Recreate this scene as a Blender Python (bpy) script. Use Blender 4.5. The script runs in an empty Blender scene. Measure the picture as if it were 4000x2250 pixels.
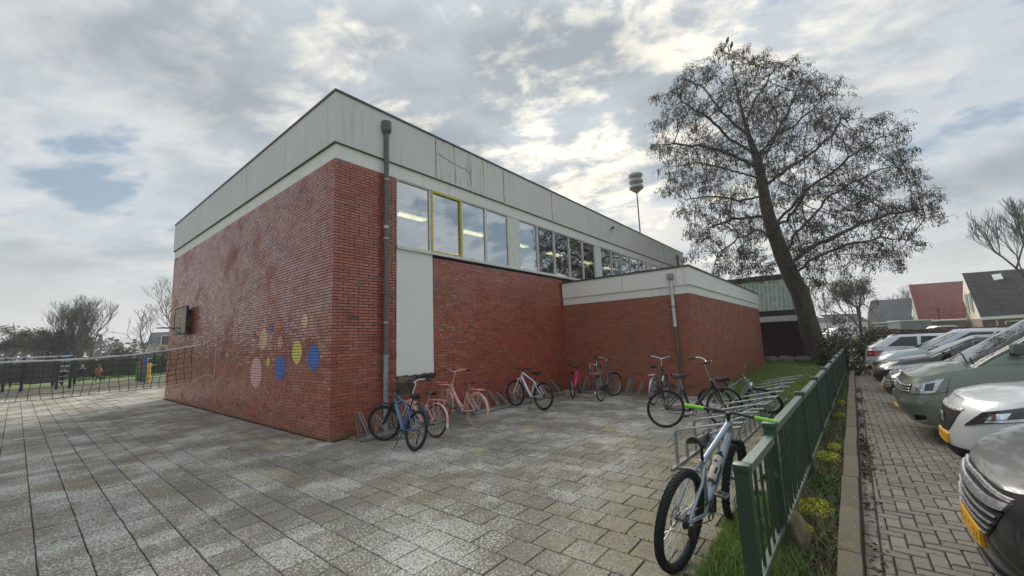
import bpy, bmesh, math, random
import numpy as np
from mathutils import Vector, Matrix, Quaternion
from math import sin, cos, pi, radians, sqrt
R_ = random.Random(11)
sc = bpy.context.scene
COL = sc.collection

# ------------------------------------------------------------------ camera
F_PX, PITCH, ROLL, YAW, CAM_H = 1567.93, .1318, .0383, .6821, 1.7372
fw = Vector((-sin(YAW)*cos(PITCH), cos(YAW)*cos(PITCH), sin(PITCH)))
rt = Vector((cos(YAW), sin(YAW), 0)); up = rt.cross(fw)
rt2 = rt*cos(ROLL) - up*sin(ROLL); up2 = up*cos(ROLL) + rt*sin(ROLL)
cd = bpy.data.cameras.new('camera'); cam = bpy.data.objects.new('camera', cd); COL.objects.link(cam)
cd.sensor_width = 36; cd.lens = F_PX/4000*36; cd.clip_end = 3000; cd.clip_start = .05
m = Matrix((rt2, up2, -fw)).transposed().to_4x4(); m.translation = (0, 0, CAM_H)
cam.matrix_world = m
sc.camera = cam
CAMP = Vector((0, 0, CAM_H))
def ray(u, v): return fw + rt2*((u-2000)/F_PX) + up2*((1125-v)/F_PX)
def at_depth(u, v, d): return CAMP + ray(u, v)*d

# ------------------------------------------------------------------ light
SUN_DIR = Vector((-.49, .72, .49)).normalized()
sl = bpy.data.lights.new('sun', 'SUN'); sl.energy = 1.5; sl.angle = radians(45); sl.color = (1, .95, .86)
sun = bpy.data.objects.new('sun', sl); COL.objects.link(sun)
sun.rotation_euler = (-SUN_DIR).to_track_quat('-Z', 'Y').to_euler()
sc.view_settings.view_transform = 'Standard'; sc.view_settings.look = 'None'
sc.view_settings.exposure = 1.62; sc.view_settings.gamma = 1
sc.view_settings.use_curve_mapping = False
sc.cycles.use_denoising = True
sc.cycles.max_bounces = 6; sc.cycles.diffuse_bounces = 3; sc.cycles.glossy_bounces = 3
sc.cycles.transmission_bounces = 4; sc.cycles.transparent_max_bounces = 12; sc.cycles.volume_bounces = 0
sc.cycles.caustics_reflective = False; sc.cycles.caustics_refractive = False

class N:
    """small node-tree writer"""
    def __init__(s, nt): s.nt = nt
    def n(s, t, **kw):
        nd = s.nt.nodes.new(t)
        for k, v in kw.items():
            if k.startswith('_'): setattr(nd, k[1:], v)
        return nd
    def set(s, nd, i, v):
        if isinstance(v, bpy.types.NodeSocket): s.nt.links.new(v, nd.inputs[i])
        elif v is not None:
            sk = nd.inputs[i]
            if sk.type == 'RGBA' and len(v) == 3: v = (*v, 1)
            sk.default_value = v
    def math(s, op, a, b=None, c=None, clamp=False):
        nd = s.n('ShaderNodeMath', _operation=op, _use_clamp=clamp)
        s.set(nd, 0, a); s.set(nd, 1, b) if b is not None else 0
        if c is not None: s.set(nd, 2, c)
        return nd.outputs[0]
    def vmath(s, op, a, b=None, out=0):
        nd = s.n('ShaderNodeVectorMath', _operation=op); s.set(nd, 0, a)
        if b is not None: s.set(nd, 1, b)
        return nd.outputs[out]
    def mix(s, f, a, b, blend='MIX'):
        nd = s.n('ShaderNodeMix', _data_type='RGBA', _blend_type=blend, _clamp_factor=True)
        s.set(nd, 0, f); s.set(nd, 6, a); s.set(nd, 7, b); return nd.outputs[2]
    def ramp(s, x, lo, hi, a=0., b=1.):
        nd = s.n('ShaderNodeMapRange', _interpolation_type='SMOOTHSTEP')
        s.set(nd, 0, x); s.set(nd, 1, lo); s.set(nd, 2, hi); s.set(nd, 3, a); s.set(nd, 4, b); return nd.outputs[0]
    def noise(s, vec, scale, detail=4, rough=.55, dist=0., out=0):
        nd = s.n('ShaderNodeTexNoise'); s.set(nd, 'Vector', vec); s.set(nd, 'Scale', scale)
        s.set(nd, 'Detail', detail); s.set(nd, 'Roughness', rough); s.set(nd, 'Distortion', dist); return nd.outputs[out]
    def voro(s, vec, scale, feat='F1', out=0, rnd=1.):
        nd = s.n('ShaderNodeTexVoronoi', _feature=feat); s.set(nd, 'Vector', vec); s.set(nd, 'Scale', scale); s.set(nd, 'Randomness', rnd); return nd.outputs[out]
    def scale(s, vec, v):
        nd = s.n('ShaderNodeMapping'); s.set(nd, 0, vec); nd.inputs[3].default_value = v; return nd.outputs[0]
    def pos(s): return s.n('ShaderNodeNewGeometry').outputs[0]
    def rnd(s):
        g = s.n('ShaderNodeNewGeometry').outputs['Random Per Island']; o = s.n('ShaderNodeObjectInfo').outputs['Random']
        return s.math('FRACT', s.math('ADD', g, o))
    def sep(s, v):
        nd = s.n('ShaderNodeSeparateXYZ'); s.set(nd, 0, v); return nd.outputs
    def comb(s, x, y, z):
        nd = s.n('ShaderNodeCombineXYZ'); s.set(nd, 0, x); s.set(nd, 1, y); s.set(nd, 2, z); return nd.outputs[0]
    def bump(s, h, strength=.3, dist=.01):
        nd = s.n('ShaderNodeBump'); s.set(nd, 'Height', h); nd.inputs['Strength'].default_value = strength
        nd.inputs['Distance'].default_value = dist; return nd.outputs[0]

MATS = {}
def new_mat(name):
    mt = bpy.data.materials.new(name); mt.use_nodes = True; nt = mt.node_tree
    b = nt.nodes['Principled BSDF']; MATS[name] = mt
    return mt, N(nt), b
def mat(name, col=(.5, .5, .5), rough=.6, metal=0., spec=.5, coat=0., var=.12, vscale=6., bump=0., bscale=60., dirt=None, dirt_amt=.5, emit=None, estr=1., trans=0.):
    """procedural paint/metal/plastic: base colour with grain, optional dirt and relief"""
    if name in MATS: return MATS[name]
    mt, g, b = new_mat(name)
    p = g.n('ShaderNodeTexCoord').outputs['Object']
    c = col
    if var:
        nz = g.noise(p, vscale, 5, .6)
        f = g.ramp(nz, .3, .7, 1-var, 1+var)
        c = g.vmath('MULTIPLY', g.comb(*[float(x) for x in col]), g.comb(f, f, f))
    if dirt is not None:
        d = g.ramp(g.noise(p, vscale*1.7, 6, .7, .4), .52, .72, 0, dirt_amt)
        c = g.mix(d, c, (*dirt, 1))
    g.set(b, 'Base Color', c if not isinstance(c, tuple) else c)
    rv = g.ramp(g.noise(p, vscale*3, 3), .3, .7, max(.02, rough-.06), min(1, rough+.06))
    g.set(b, 'Roughness', rv); b.inputs['Metallic'].default_value = metal
    b.inputs['Specular IOR Level'].default_value = spec; b.inputs['Coat Weight'].default_value = coat
    b.inputs['Coat Roughness'].default_value = .06
    if bump: g.set(b, 'Normal', g.bump(g.noise(p, bscale, 4, .6), bump, .004))
    if emit: g.set(b, 'Emission Color', emit); b.inputs['Emission Strength'].default_value = estr
    return mt

# ------------------------------------------------------------------ world: broken overcast over a pale blue sky
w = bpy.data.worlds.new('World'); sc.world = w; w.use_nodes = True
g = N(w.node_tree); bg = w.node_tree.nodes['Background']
sky = g.n('ShaderNodeTexSky', _sky_type='NISHITA', _sun_disc=False)
sky.sun_elevation = math.asin(SUN_DIR.z); sky.sun_rotation = math.atan2(SUN_DIR.x, SUN_DIR.y)
sky.air_density = 1.6; sky.dust_density = 3.0; sky.ozone_density = 1.5
d = g.vmath('NORMALIZE', g.n('ShaderNodeTexCoord').outputs['Generated'])
X, Y, Z = g.sep(d)
zc = g.math('ADD', g.math('MAXIMUM', Z, 0.), .16)
px, py = g.math('DIVIDE', X, zc), g.math('DIVIDE', Y, zc)
# wind streaks run along the cloud deck
ca, sa = cos(radians(28)), sin(radians(28))
qx = g.math('ADD', g.math('MULTIPLY', px, ca), g.math('MULTIPLY', py, sa))
qy = g.math('SUBTRACT', g.math('MULTIPLY', py, ca), g.math('MULTIPLY', px, sa))
P = g.comb(g.math('MULTIPLY', qx, .74), qy, 33.1)
n1 = g.noise(P, 1.75, 12, .60, .15)
n2 = g.noise(g.vmath('ADD', P, (4.3, 1.7, 2.2)), 4.4, 11, .62, .2)
n3 = g.noise(g.vmath('ADD', P, (9.1, -3.2, 6.)), .55, 3, .5, .2)
cover = g.math('ADD', g.math('MULTIPLY', n1, .62), g.math('MULTIPLY', n3, .5))
sund = g.vmath('DOT_PRODUCT', d, tuple(SUN_DIR), out=1)
near = g.ramp(sund, .72, 1.0, 0, 1)
mask = g.ramp(cover, .485, .545)
lit = g.ramp(n2, .46, .64)
thick = g.ramp(cover, .50, .70)
grey = g.mix(thick, (.335, .365, .392, 1), (.195, .222, .248, 1))
cream = g.mix(near, (.46, .45, .425, 1), (.76, .70, .57, 1))
hl = g.math('MULTIPLY', lit, g.math('SUBTRACT', 1., g.math('MULTIPLY', thick, .62)))
hl = g.math('MULTIPLY', hl, g.math('ADD', .5, g.math('MULTIPLY', near, .75)), clamp=True)
cloud = g.mix(hl, grey, cream)
blue = g.vmath('MULTIPLY', sky.outputs[0], (.05, .05, .05))
blue = g.mix(.65, blue, (.165, .225, .30, 1))
col = g.mix(mask, blue, cloud)
hz = g.ramp(Z, 0., .26, .95, 0.)
col = g.mix(hz, col, (.37, .38, .375, 1))
zen = g.ramp(Z, .6, 1., 1., 1.7)      # sky above the frame brightened to add light, as overcast is brightest overhead
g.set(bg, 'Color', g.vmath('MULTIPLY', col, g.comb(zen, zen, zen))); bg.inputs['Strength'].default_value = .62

# ------------------------------------------------------------------ mesh helpers
class MB:
    def __init__(s): s.v = []; s.f = []
    def add(s, vs, fs):
        b = len(s.v); s.v += [tuple(v) for v in vs]; s.f += [tuple(i+b for i in f) for f in fs]; return s
    def box(s, c, size, rot=None):
        x, y, z = size[0]/2, size[1]/2, size[2]/2
        vs = [Vector(p) for p in ((-x,-y,-z),(x,-y,-z),(x,y,-z),(-x,y,-z),(-x,-y,z),(x,-y,z),(x,y,z),(-x,y,z))]
        if rot is not None: vs = [rot @ v for v in vs]
        c = Vector(c)
        return s.add([v+c for v in vs], [(0,3,2,1),(4,5,6,7),(0,1,5,4),(1,2,6,5),(2,3,7,6),(3,0,4,7)])
    def bx(s, a, b):
        return s.box([(a[i]+b[i])/2 for i in range(3)], [abs(b[i]-a[i]) for i in range(3)])
    def bbox(s, c, size, r=.01, rot=None):
        """box with chamfered edges"""
        bm = bmesh.new(); bmesh.ops.create_cube(bm, size=1)
        for v in bm.verts: v.co = Vector((v.co.x*size[0], v.co.y*size[1], v.co.z*size[2]))
        bmesh.ops.bevel(bm, geom=bm.edges[:], offset=min(r, min(size)*.45), segments=2, affect='EDGES', profile=.6)
        c = Vector(c); bm.verts.index_update()
        vs = [((rot @ v.co) if rot is not None else v.co) + c for v in bm.verts]
        fs = [[v.index for v in f.verts] for f in bm.faces]; bm.free(); return s.add(vs, fs)
    def tube(s, pts, r, n=8, cap=True):
        pts = [Vector(p) for p in pts]; k = len(pts)
        rs = r if isinstance(r, (list, tuple)) else [r]*k
        t0 = (pts[1]-pts[0]).normalized()
        a = t0.orthogonal().normalized(); vs = []; prev = t0
        for i in range(k):
            t = (pts[min(i+1, k-1)]-pts[max(i-1, 0)])
            t = t.normalized() if t.length > 1e-9 else prev
            q = prev.rotation_difference(t); a = (q @ a).normalized(); prev = t
            b2 = t.cross(a)
            for j in range(n):
                th = 2*pi*j/n; vs.append(pts[i] + (a*cos(th)+b2*sin(th))*rs[i])
        fs = []
        for i in range(k-1):
            for j in range(n):
                j2 = (j+1) % n; fs.append((i*n+j, i*n+j2, (i+1)*n+j2, (i+1)*n+j))
        if cap: fs.append(tuple(range(n))[::-1]); fs.append(tuple((k-1)*n+j for j in range(n)))
        return s.add(vs, fs)
    def torus(s, c, ax, R, r, N_=28, n=8, sq=1.):
        c = Vector(c); ax = Vector(ax).normalized(); a = ax.orthogonal().normalized(); b2 = ax.cross(a)
        vs = []; fs = []
        for i in range(N_):
            th = 2*pi*i/N_; e = a*cos(th)+b2*sin(th)
            for j in range(n):
                ph = 2*pi*j/n; vs.append(c + e*(R+r*cos(ph)) + ax*(r*sq*sin(ph)))
        for i in range(N_):
            for j in range(n):
                fs.append((i*n+j, ((i+1)%N_)*n+j, ((i+1)%N_)*n+(j+1)%n, i*n+(j+1)%n))
        return s.add(vs, fs)
    def lathe(s, prof, c, ax=(0,0,1), n=16):
        c = Vector(c); ax = Vector(ax).normalized(); a = ax.orthogonal().normalized(); b2 = ax.cross(a)
        vs = []; fs = []; k = len(prof)
        for (r, z) in prof:
            for j in range(n):
                th = 2*pi*j/n; vs.append(c + (a*cos(th)+b2*sin(th))*max(r, 1e-4) + ax*z)
        for i in range(k-1):
            for j in range(n):
                fs.append((i*n+j, i*n+(j+1)%n, (i+1)*n+(j+1)%n, (i+1)*n+j))
        fs.append(tuple(range(n))[::-1]); fs.append(tuple((k-1)*n+j for j in range(n)))
        return s.add(vs, fs)
    def grid(s, P, flip=False):
        """P[i][j] points"""
        n, m_ = len(P), len(P[0]); vs = [p for row in P for p in row]; fs = []
        for i in range(n-1):
            for j in range(m_-1):
                q = (i*m_+j, i*m_+j+1, (i+1)*m_+j+1, (i+1)*m_+j); fs.append(q[::-1] if flip else q)
        return s.add(vs, fs)
    def poly(s, pts): return s.add(pts, [tuple(range(len(pts)))])
    def prism(s, pts, d):
        """extrude a planar polygon by vector d"""
        d = Vector(d); pts = [Vector(p) for p in pts]; n = len(pts)
        vs = pts + [p+d for p in pts]
        fs = [tuple(range(n))[::-1], tuple(range(n, 2*n))] + [(i, (i+1)%n, n+(i+1)%n, n+i) for i in range(n)]
        return s.add(vs, fs)
    def xf(s, M, i0=0):
        for i in range(i0, len(s.v)): s.v[i] = tuple(M @ Vector(s.v[i]))
        return s
    def build(s, name, mt=None, parent=None, smooth=True, loc=None, sharp=None):
        me = bpy.data.meshes.new(name); me.from_pydata(s.v, [], s.f); me.validate(clean_customdata=False)
        if smooth:
            me.polygons.foreach_set('use_smooth', [True]*len(me.polygons))
            try: me.set_sharp_from_angle(angle=radians(sharp or 38))
            except Exception: pass
        me.update()
        o = bpy.data.objects.new(name, me); COL.objects.link(o)
        if mt is not None: me.materials.append(MATS[mt] if isinstance(mt, str) else mt)
        if parent is not None: o.parent = parent
        if loc is not None: o.location = loc
        return o
def np_mesh(name, V, Fq, mt, parent=None, kind=None, nside=4):
    """fast mesh from arrays; V (n,3), Fq (m,nside)"""
    V = np.asarray(V, dtype=np.float32); Fq = np.asarray(Fq, dtype=np.int32)
    me = bpy.data.meshes.new(name)
    me.vertices.add(len(V)); me.vertices.foreach_set('co', V.ravel())
    me.loops.add(Fq.size); me.loops.foreach_set('vertex_index', Fq.ravel())
    me.polygons.add(len(Fq)); me.polygons.foreach_set('loop_start', np.arange(0, Fq.size, nside, dtype=np.int32))
    me.update(calc_edges=True)
    me.polygons.foreach_set('use_smooth', np.full(len(Fq), name in ('trunk', 'limbs'), dtype=bool))
    o = bpy.data.objects.new(name, me); COL.objects.link(o)
    me.materials.append(MATS[mt] if isinstance(mt, str) else mt)
    if parent is not None: o.parent = parent
    if kind: o['kind'] = kind
    return o
def tag(o, label=None, cat=None, group=None, kind=None):
    if label: o['label'] = label
    if cat: o['category'] = cat
    if group: o['group'] = group
    if kind: o['kind'] = kind
    return o
def thing(name, label, cat, loc=(0,0,0), rot=None, group=None):
    o = bpy.data.objects.new(name, None); COL.objects.link(o); o.location = loc; o.empty_display_size = .2
    if rot is not None:
        if isinstance(rot, (int, float)): o.rotation_euler = (0, 0, rot)
        else: o.rotation_mode = 'QUATERNION'; o.rotation_quaternion = rot
    return tag(o, label, cat, group)
def smooth_path(pts, k=6):
    """Catmull-Rom"""
    P = [Vector(p) for p in pts]; P = [P[0]*2-P[1]] + P + [P[-1]*2-P[-2]]; out = []
    for i in range(1, len(P)-2):
        for j in range(k):
            t = j/k; a, b, c, d_ = P[i-1], P[i], P[i+1], P[i+2]
            out.append(.5*((2*b)+(c-a)*t+(2*a-5*b+4*c-d_)*t*t+(3*b-a-3*c+d_)*t**3))
    out.append(P[-2]); return out
# ------------------------------------------------------------------ surface materials
def m_tile():
    mt, g, b = new_mat('concrete_tile'); p = g.pos(); r = g.rnd()
    r2 = g.math('FRACT', g.math('MULTIPLY', r, 7.31)); r3 = g.math('FRACT', g.math('MULTIPLY', r, 23.7))
    base = g.mix(r, (.160, .142, .114, 1), (.205, .184, .149, 1))
    base = g.mix(g.ramp(r2, .90, .95, 0, .6), base, (.26, .20, .17, 1))        # a few reddish tiles
    big = g.noise(p, .55, 3)
    mx_, my_, mz_ = g.sep(p)
    side = g.math('MULTIPLY', g.ramp(g.math('ADD', mx_, g.math('MULTIPLY', big, 1.2)), -2.2, -1.0), g.ramp(my_, 2.0, 3.4))
    moss = g.math('MULTIPLY', g.math('MAXIMUM', g.math('MULTIPLY', side, 1.6), g.ramp(big, .5, .66)), g.ramp(g.noise(p, 9, 6, .7), .34, .6))
    base = g.mix(g.math('MULTIPLY', moss, .55), base, (.235, .20, .085, 1))
    base = g.mix(g.ramp(r2, .05, .035, 0, .8), base, (.34, .29, .165, 1))
    stn = g.ramp(g.noise(p, .42, 6, .7, .6), .36, .64, .86, 1.08)
    base = g.vmath('MULTIPLY', base, g.comb(stn, stn, stn))
    # sandy speckle
    sp = g.noise(p, 160, 2, .6)
    base = g.mix(g.ramp(sp, .52, .66, 0, .55), base, (.46, .43, .37, 1))
    base = g.mix(g.ramp(sp, .46, .34, 0, .5), base, (.09, .085, .075, 1))
    # lichen blotches, each tile has its own share
    li = g.noise(p, 46, 6, .76, .4); li2 = g.voro(p, 55, 'F1')
    amt = g.math('ADD', g.math('MULTIPLY', g.ramp(r3, .1, .95), .045), g.math('MULTIPLY', g.ramp(g.noise(p, .8, 5, .65), .33, .67), .125))
    th = g.math('SUBTRACT', .622, amt)
    lm = g.ramp(g.math('SUBTRACT', li, th), -.012, .03)
    lm2 = g.ramp(g.math('SUBTRACT', li2, g.math('MULTIPLY', amt, 1.1)), 0., -.05)
    lm = g.math('MAXIMUM', lm, g.math('MULTIPLY', lm2, .8))
    lc = g.mix(g.noise(p, 12, 3), (.52, .51, .455, 1), (.72, .71, .645, 1))
    lm = g.math('MULTIPLY', lm, g.math('SUBTRACT', 1., g.math('MULTIPLY', side, .75, clamp=True)))
    base = g.mix(g.math('MULTIPLY', lm, .88), base, lc)
    g.set(b, 'Base Color', base); g.set(b, 'Roughness', .82); b.inputs['Specular IOR Level'].default_value = .3
    g.set(b, 'Normal', g.bump(g.math('ADD', sp, g.math('MULTIPLY', lm, .6)), .35, .003))
def m_sandbed():
    mt, g, b = new_mat('joint_sand'); p = g.pos()
    c = g.mix(g.noise(p, 14, 5), (.05, .043, .032, 1), (.10, .085, .055, 1))
    c = g.mix(g.ramp(g.noise(p, 3, 5), .5, .68, 0, .7), c, (.085, .095, .03, 1))
    g.set(b, 'Base Color', c); g.set(b, 'Roughness', .95)
def m_paver():
    mt, g, b = new_mat('paving_brick'); p = g.pos(); r = g.rnd()
    c = g.mix(r, (.17, .15, .118, 1), (.25, .225, .18, 1))
    c = g.mix(g.ramp(g.math('FRACT', g.math('MULTIPLY', r, 11.3)), .7, .8), c, (.215, .18, .14, 1))
    sp = g.noise(p, 130, 3, .6); c = g.mix(g.ramp(sp, .5, .68, 0, .45), c, (.40, .37, .33, 1))
    c = g.mix(g.ramp(g.noise(p, 2.2, 5, .65), .52, .72, 0, .6), c, (.085, .075, .06, 1))
    c = g.mix(g.ramp(g.noise(p, 34, 6, .7), .60, .66, 0, .55), c, (.47, .46, .42, 1))
    g.set(b, 'Base Color', c); g.set(b, 'Roughness', .75); g.set(b, 'Normal', g.bump(sp, .35, .003))
def m_kerb():
    mt, g, b = new_mat('mossy_kerb'); p = g.pos()
    c = g.mix(g.noise(p, 30, 4), (.12, .10, .07, 1), (.19, .168, .125, 1))
    c = g.mix(g.ramp(g.noise(p, 7, 6, .7), .46, .66, 0, .7), c, (.185, .165, .055, 1))
    c = g.mix(g.ramp(g.noise(p, 70, 3), .62, .70, 0, .7), c, (.5, .49, .44, 1))
    g.set(b, 'Base Color', c); g.set(b, 'Roughness', .9); g.set(b, 'Normal', g.bump(g.noise(p, 60, 5), .6, .006))
def m_grass_ground():
    mt, g, b = new_mat('lawn_soil'); p = g.pos()
    c = g.mix(g.noise(p, 5, 6, .65), (.095, .145, .03, 1), (.17, .22, .06, 1))
    c = g.mix(g.ramp(g.noise(p, .5, 4), .5, .7, 0, .6), c, (.12, .12, .045, 1))
    g.set(b, 'Base Color', c); g.set(b, 'Roughness', 1.); g.set(b, 'Normal', g.bump(g.noise(p, 40, 4), .8, .03))
def m_soil():
    mt, g, b = new_mat('bed_soil'); p = g.pos()
    c = g.mix(g.noise(p, 16, 6, .7), (.045, .034, .022, 1), (.115, .085, .058, 1))
    c = g.mix(g.ramp(g.noise(p, 4, 5), .5, .65, 0, .6), c, (.085, .09, .03, 1))
    g.set(b, 'Base Color', c); g.set(b, 'Roughness', 1.); g.set(b, 'Normal', g.bump(g.noise(p, 50, 5), 1., .02))
def m_leaf(name, c1, c2, rough=.6):
    mt, g, b = new_mat(name); r = g.rnd(); p = g.pos()
    c = g.mix(r, (*c1, 1), (*c2, 1)); c = g.mix(g.ramp(g.noise(p, 1.2, 3), .35, .65, 0, .5), c, tuple(x*.55 for x in c1)+(1,))
    g.set(b, 'Base Color', c); g.set(b, 'Roughness', rough); b.inputs['Specular IOR Level'].default_value = .25
m_tile(); m_sandbed(); m_paver(); m_kerb(); m_grass_ground(); m_soil()
m_leaf('grass_blade', (.13, .21, .035), (.27, .35, .085)); m_leaf('sedum', (.36, .38, .03), (.62, .60, .08))
m_leaf('weed_leaf', (.085, .14, .04), (.19, .25, .10)); m_leaf('litter_leaf', (.06, .035, .02), (.20, .13, .085))
m_leaf('dry_stalk', (.20, .145, .08), (.34, .26, .16))

# ------------------------------------------------------------------ ground sheets
def sheet(name, pts, z, mt, parent=None):
    return tag(MB().poly([(x, y, z) for x, y in pts]).build(name, mt, parent, smooth=False), kind='structure')
BX, BY = -7.637, 3.833           # main building corner
XA, YA, YB = -3.33, 12.22, 24.66 # annex
def fence_x(y): return -.55 + (y-4)*.0285
def kerb_x(y): return -.15 + (y-4)*.0145     # kerb centre line
sheet('ground', [(-320, -320), (320, -320), (320, 320), (-320, 320)], -.06, 'lawn_soil')
pav = sheet('school_yard', [(-40.6, -16), (1.0, -16), (1.0, 2.6), (-.62, 2.6), (-.95, 3.15), (-.95, 4.2), (-1.0, 12.3), (-3.3, 12.3), (-7.8, 12.3), (-7.8, 5.), (-20.8, 5.), (-20.8, 12), (-40.6, 12)], -.018, 'joint_sand')
lawn = sheet('lawn', [(-3.25, 12.2), (-.88, 9.2), (-.62, 5.), (-.62, 4.1), (-.2, 16), (.3, 28), (.2, 34), (-9, 34), (-9, 24.7), (-3.32, 24.7)], -.008, 'lawn_soil')
bed = sheet('planting_bed', [(-.98, 2.4), (-.1, 2.4), (.5, 36), (-.6, 36), (-.45, 10), (-.62, 4.)], -.002, 'bed_soil')
park = sheet('car_park', [(-.09, -4), (14, -4), (14, 46), (.45, 46)], -.02, 'joint_sand')

# concrete tiles 30 x 30, laid in rows along X with broken joints
def vis_size(p):
    v = Vector(p)-CAMP; dz = v.dot(fw)
    if dz < .3: return 0
    u, vv = v.dot(rt2)/dz*F_PX/2000, v.dot(up2)/dz*F_PX/1125
    if abs(u) > 1.06 or abs(vv) > 1.1: return 0
    return 1/dz
tiles = []
T = .3; rr = random.Random(5)
def in_yard(x, y):
    if x > -.95 and y > 2.55: return False
    if x > -.6 and y > 2.2: return False
    if y > 3.8 and -21.0 < x < -7.62: return False
    if y > 12.2 and x > -9: return False
    if y > 9.3 and x > -.95-(y-9.2)*.78: return False
    return True
for j in range(-24, 42):
    y = -.05 + j*T; off = (.5 if j % 2 else 0)*T + rr.uniform(-.012, .012)
    for i in range(-92, 4):
        x = -2.0 + i*T + off
        if y > 12 and x > -21: continue
        if not in_yard(x+.15, y+.15): continue
        sz = vis_size((x+.15, y+.15, 0))
        d2 = (x*x+y*y)
        if sz == 0 or d2 > 34**2: continue
        tiles.append((sz, x, y))
tiles.sort(reverse=True)
def tile_geo(x, y, dx=T, dy=T):
    gp = .005; zz = [rr.gauss(0, .0012) for _ in range(4)]; h0 = rr.gauss(0, .0016)
    jx, jy = rr.uniform(-.0022, .0022), rr.uniform(-.0022, .0022)
    x0, x1, y0, y1 = x+gp+jx, x+dx-gp+jx, y+gp+jy, y+dy-gp+jy; c = .004
    top = [(x0+c, y0+c, h0+zz[0]), (x1-c, y0+c, h0+zz[1]), (x1-c, y1-c, h0+zz[2]), (x0+c, y1-c, h0+zz[3])]
    mid = [(x0, y0, h0-.005), (x1, y0, h0-.005), (x1, y1, h0-.005), (x0, y1, h0-.005)]
    bot = [(a, b_, -.03) for a, b_, _ in mid]
    return top+mid+bot, [(0,1,2,3), (4,5,1,0), (5,6,2,1), (6,7,3,2), (7,4,0,3), (8,9,5,4), (9,10,6,5), (10,11,7,6), (11,8,4,7)]
V, Fs = [], []
for k, (sz, x, y) in enumerate(tiles):
    vs, fs = tile_geo(x, y)
    if k < 300:
        MB().add([(a-x, b_-y, c) for a, b_, c in vs], fs).build('tile', 'concrete_tile', pav, smooth=False, loc=(x, y, 0))
    else:
        b0 = len(V); V += vs; Fs += [tuple(i+b0 for i in f) for f in fs]
np_mesh('paving_tiles', V, Fs, 'concrete_tile', pav, 'stuff')
# white chalk-paint dashes and a worn pale court field
MATS_ = mat('line_paint', (.62, .62, .58), .7, var=.25, vscale=20)
for k, (u0, u1, v) in enumerate(((188, 262, 1698), (345, 415, 1679), (55, 100, 1717), (108, 165, 1713), (563, 610, 1651))):
    def gz(u, v):
        r_ = ray(u, v); return CAMP + r_*(-CAM_H/r_.z)
    a, b_ = gz(u0, v+3), gz(u1, v-6); y0 = min(a.y, b_.y)
    xm = (a.x+b_.x)/2
    MB().bx((xm-.05, a.y, .0035), (xm+.05, b_.y, .0085)).build('line_dash', 'line_paint', pav, smooth=False)
MB().bx((-20.8, 2.4, .003), (-18.6, 3.75, .0075)).build('pale_slab_field', mat('pale_slab', (.40, .385, .345), .85, var=.15, vscale=8), pav, smooth=False)

# clay pavers of the car park, herringbone at right angles
V, Fs = [], []; pieces = []
L_, W_ = .208, .104
def paver(x0, y0, x1, y1):
    gp = .0055; h = rr.gauss(0, .0025); c = .008
    x0 += gp; y0 += gp; x1 -= gp; y1 -= gp
    t = [rr.gauss(0, .0012) for _ in range(4)]
    top = [(x0+c, y0+c, h+t[0]), (x1-c, y0+c, h+t[1]), (x1-c, y1-c, h+t[2]), (x0+c, y1-c, h+t[3])]
    mid = [(x0, y0, h-.007), (x1, y0, h-.007), (x1, y1, h-.007), (x0, y1, h-.007)]
    return top+mid+[(a, b_, -.03) for a, b_, _ in mid], [(0,1,2,3), (4,5,1,0), (5,6,2,1), (6,7,3,2), (7,4,0,3), (8,9,5,4), (9,10,6,5), (10,11,7,6), (11,8,4,7)]
for i in range(-10, 60):
    for j in range(10, 330):
        k = (i+j) % 4
        # unit-cell herringbone on a W_ grid: horizontal bricks start where (i-j)%4==0, vertical where (i-j)%4==2
        q = (i-j) % 4
        x, y = .0+i*W_, .2+j*W_
        if q == 0: rct = (x, y, x+L_, y+W_)
        elif q == 3: rct = (x, y, x+W_, y+L_)
        else: continue
        cx_, cy_ = (rct[0]+rct[2])/2, (rct[1]+rct[3])/2
        kb = kerb_x(cy_)+.184
        if rct[2] < kb+.03 or cx_ > 6: continue
        if rct[0] < kb: rct = (kb, rct[1], rct[2], rct[3])
        sz = vis_size((cx_, cy_, 0))
        if sz == 0 or cy_ > 30: continue
        pieces.append((sz, rct))
for j in range(0, 150):      # the gutter course along the kerb
    y = 2.6+j*.21; xk = kerb_x(y)
    sz = vis_size((xk+.12, y, 0))
    if sz: pieces.append((sz, (xk+.078, y, xk+.182, y+.208)))
pieces.sort(reverse=True, key=lambda a: a[0])
for k, (sz, rc) in enumerate(pieces):
    vs, fs = paver(*rc)
    if k < 300: MB().add([(a-rc[0], b_-rc[1], c) for a, b_, c in vs], fs).build('paving_brick', 'paving_brick', park, smooth=False, loc=(rc[0], rc[1], 0))
    else:
        b0 = len(V); V += vs; Fs += [tuple(i+b0 for i in f) for f in fs]
np_mesh('paving_bricks', V, Fs, 'paving_brick', park, 'stuff')
# kerb of one-metre stones
kerb = bpy.data.objects.new('kerb', None); COL.objects.link(kerb); tag(kerb, kind='structure')
for k in range(34):
    y = 2.05+k*1.0; x = kerb_x(y+.5); tl = rr.gauss(0, .004)
    MB().bbox((0, 0, -.05), (.142, .992, .29), .018, Matrix.Rotation(rr.gauss(-.0145, .003), 3, 'Z')).build('kerb_stone', 'mossy_kerb', kerb, loc=(x+tl, y+.5, .0+rr.gauss(0, .003)))
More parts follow.
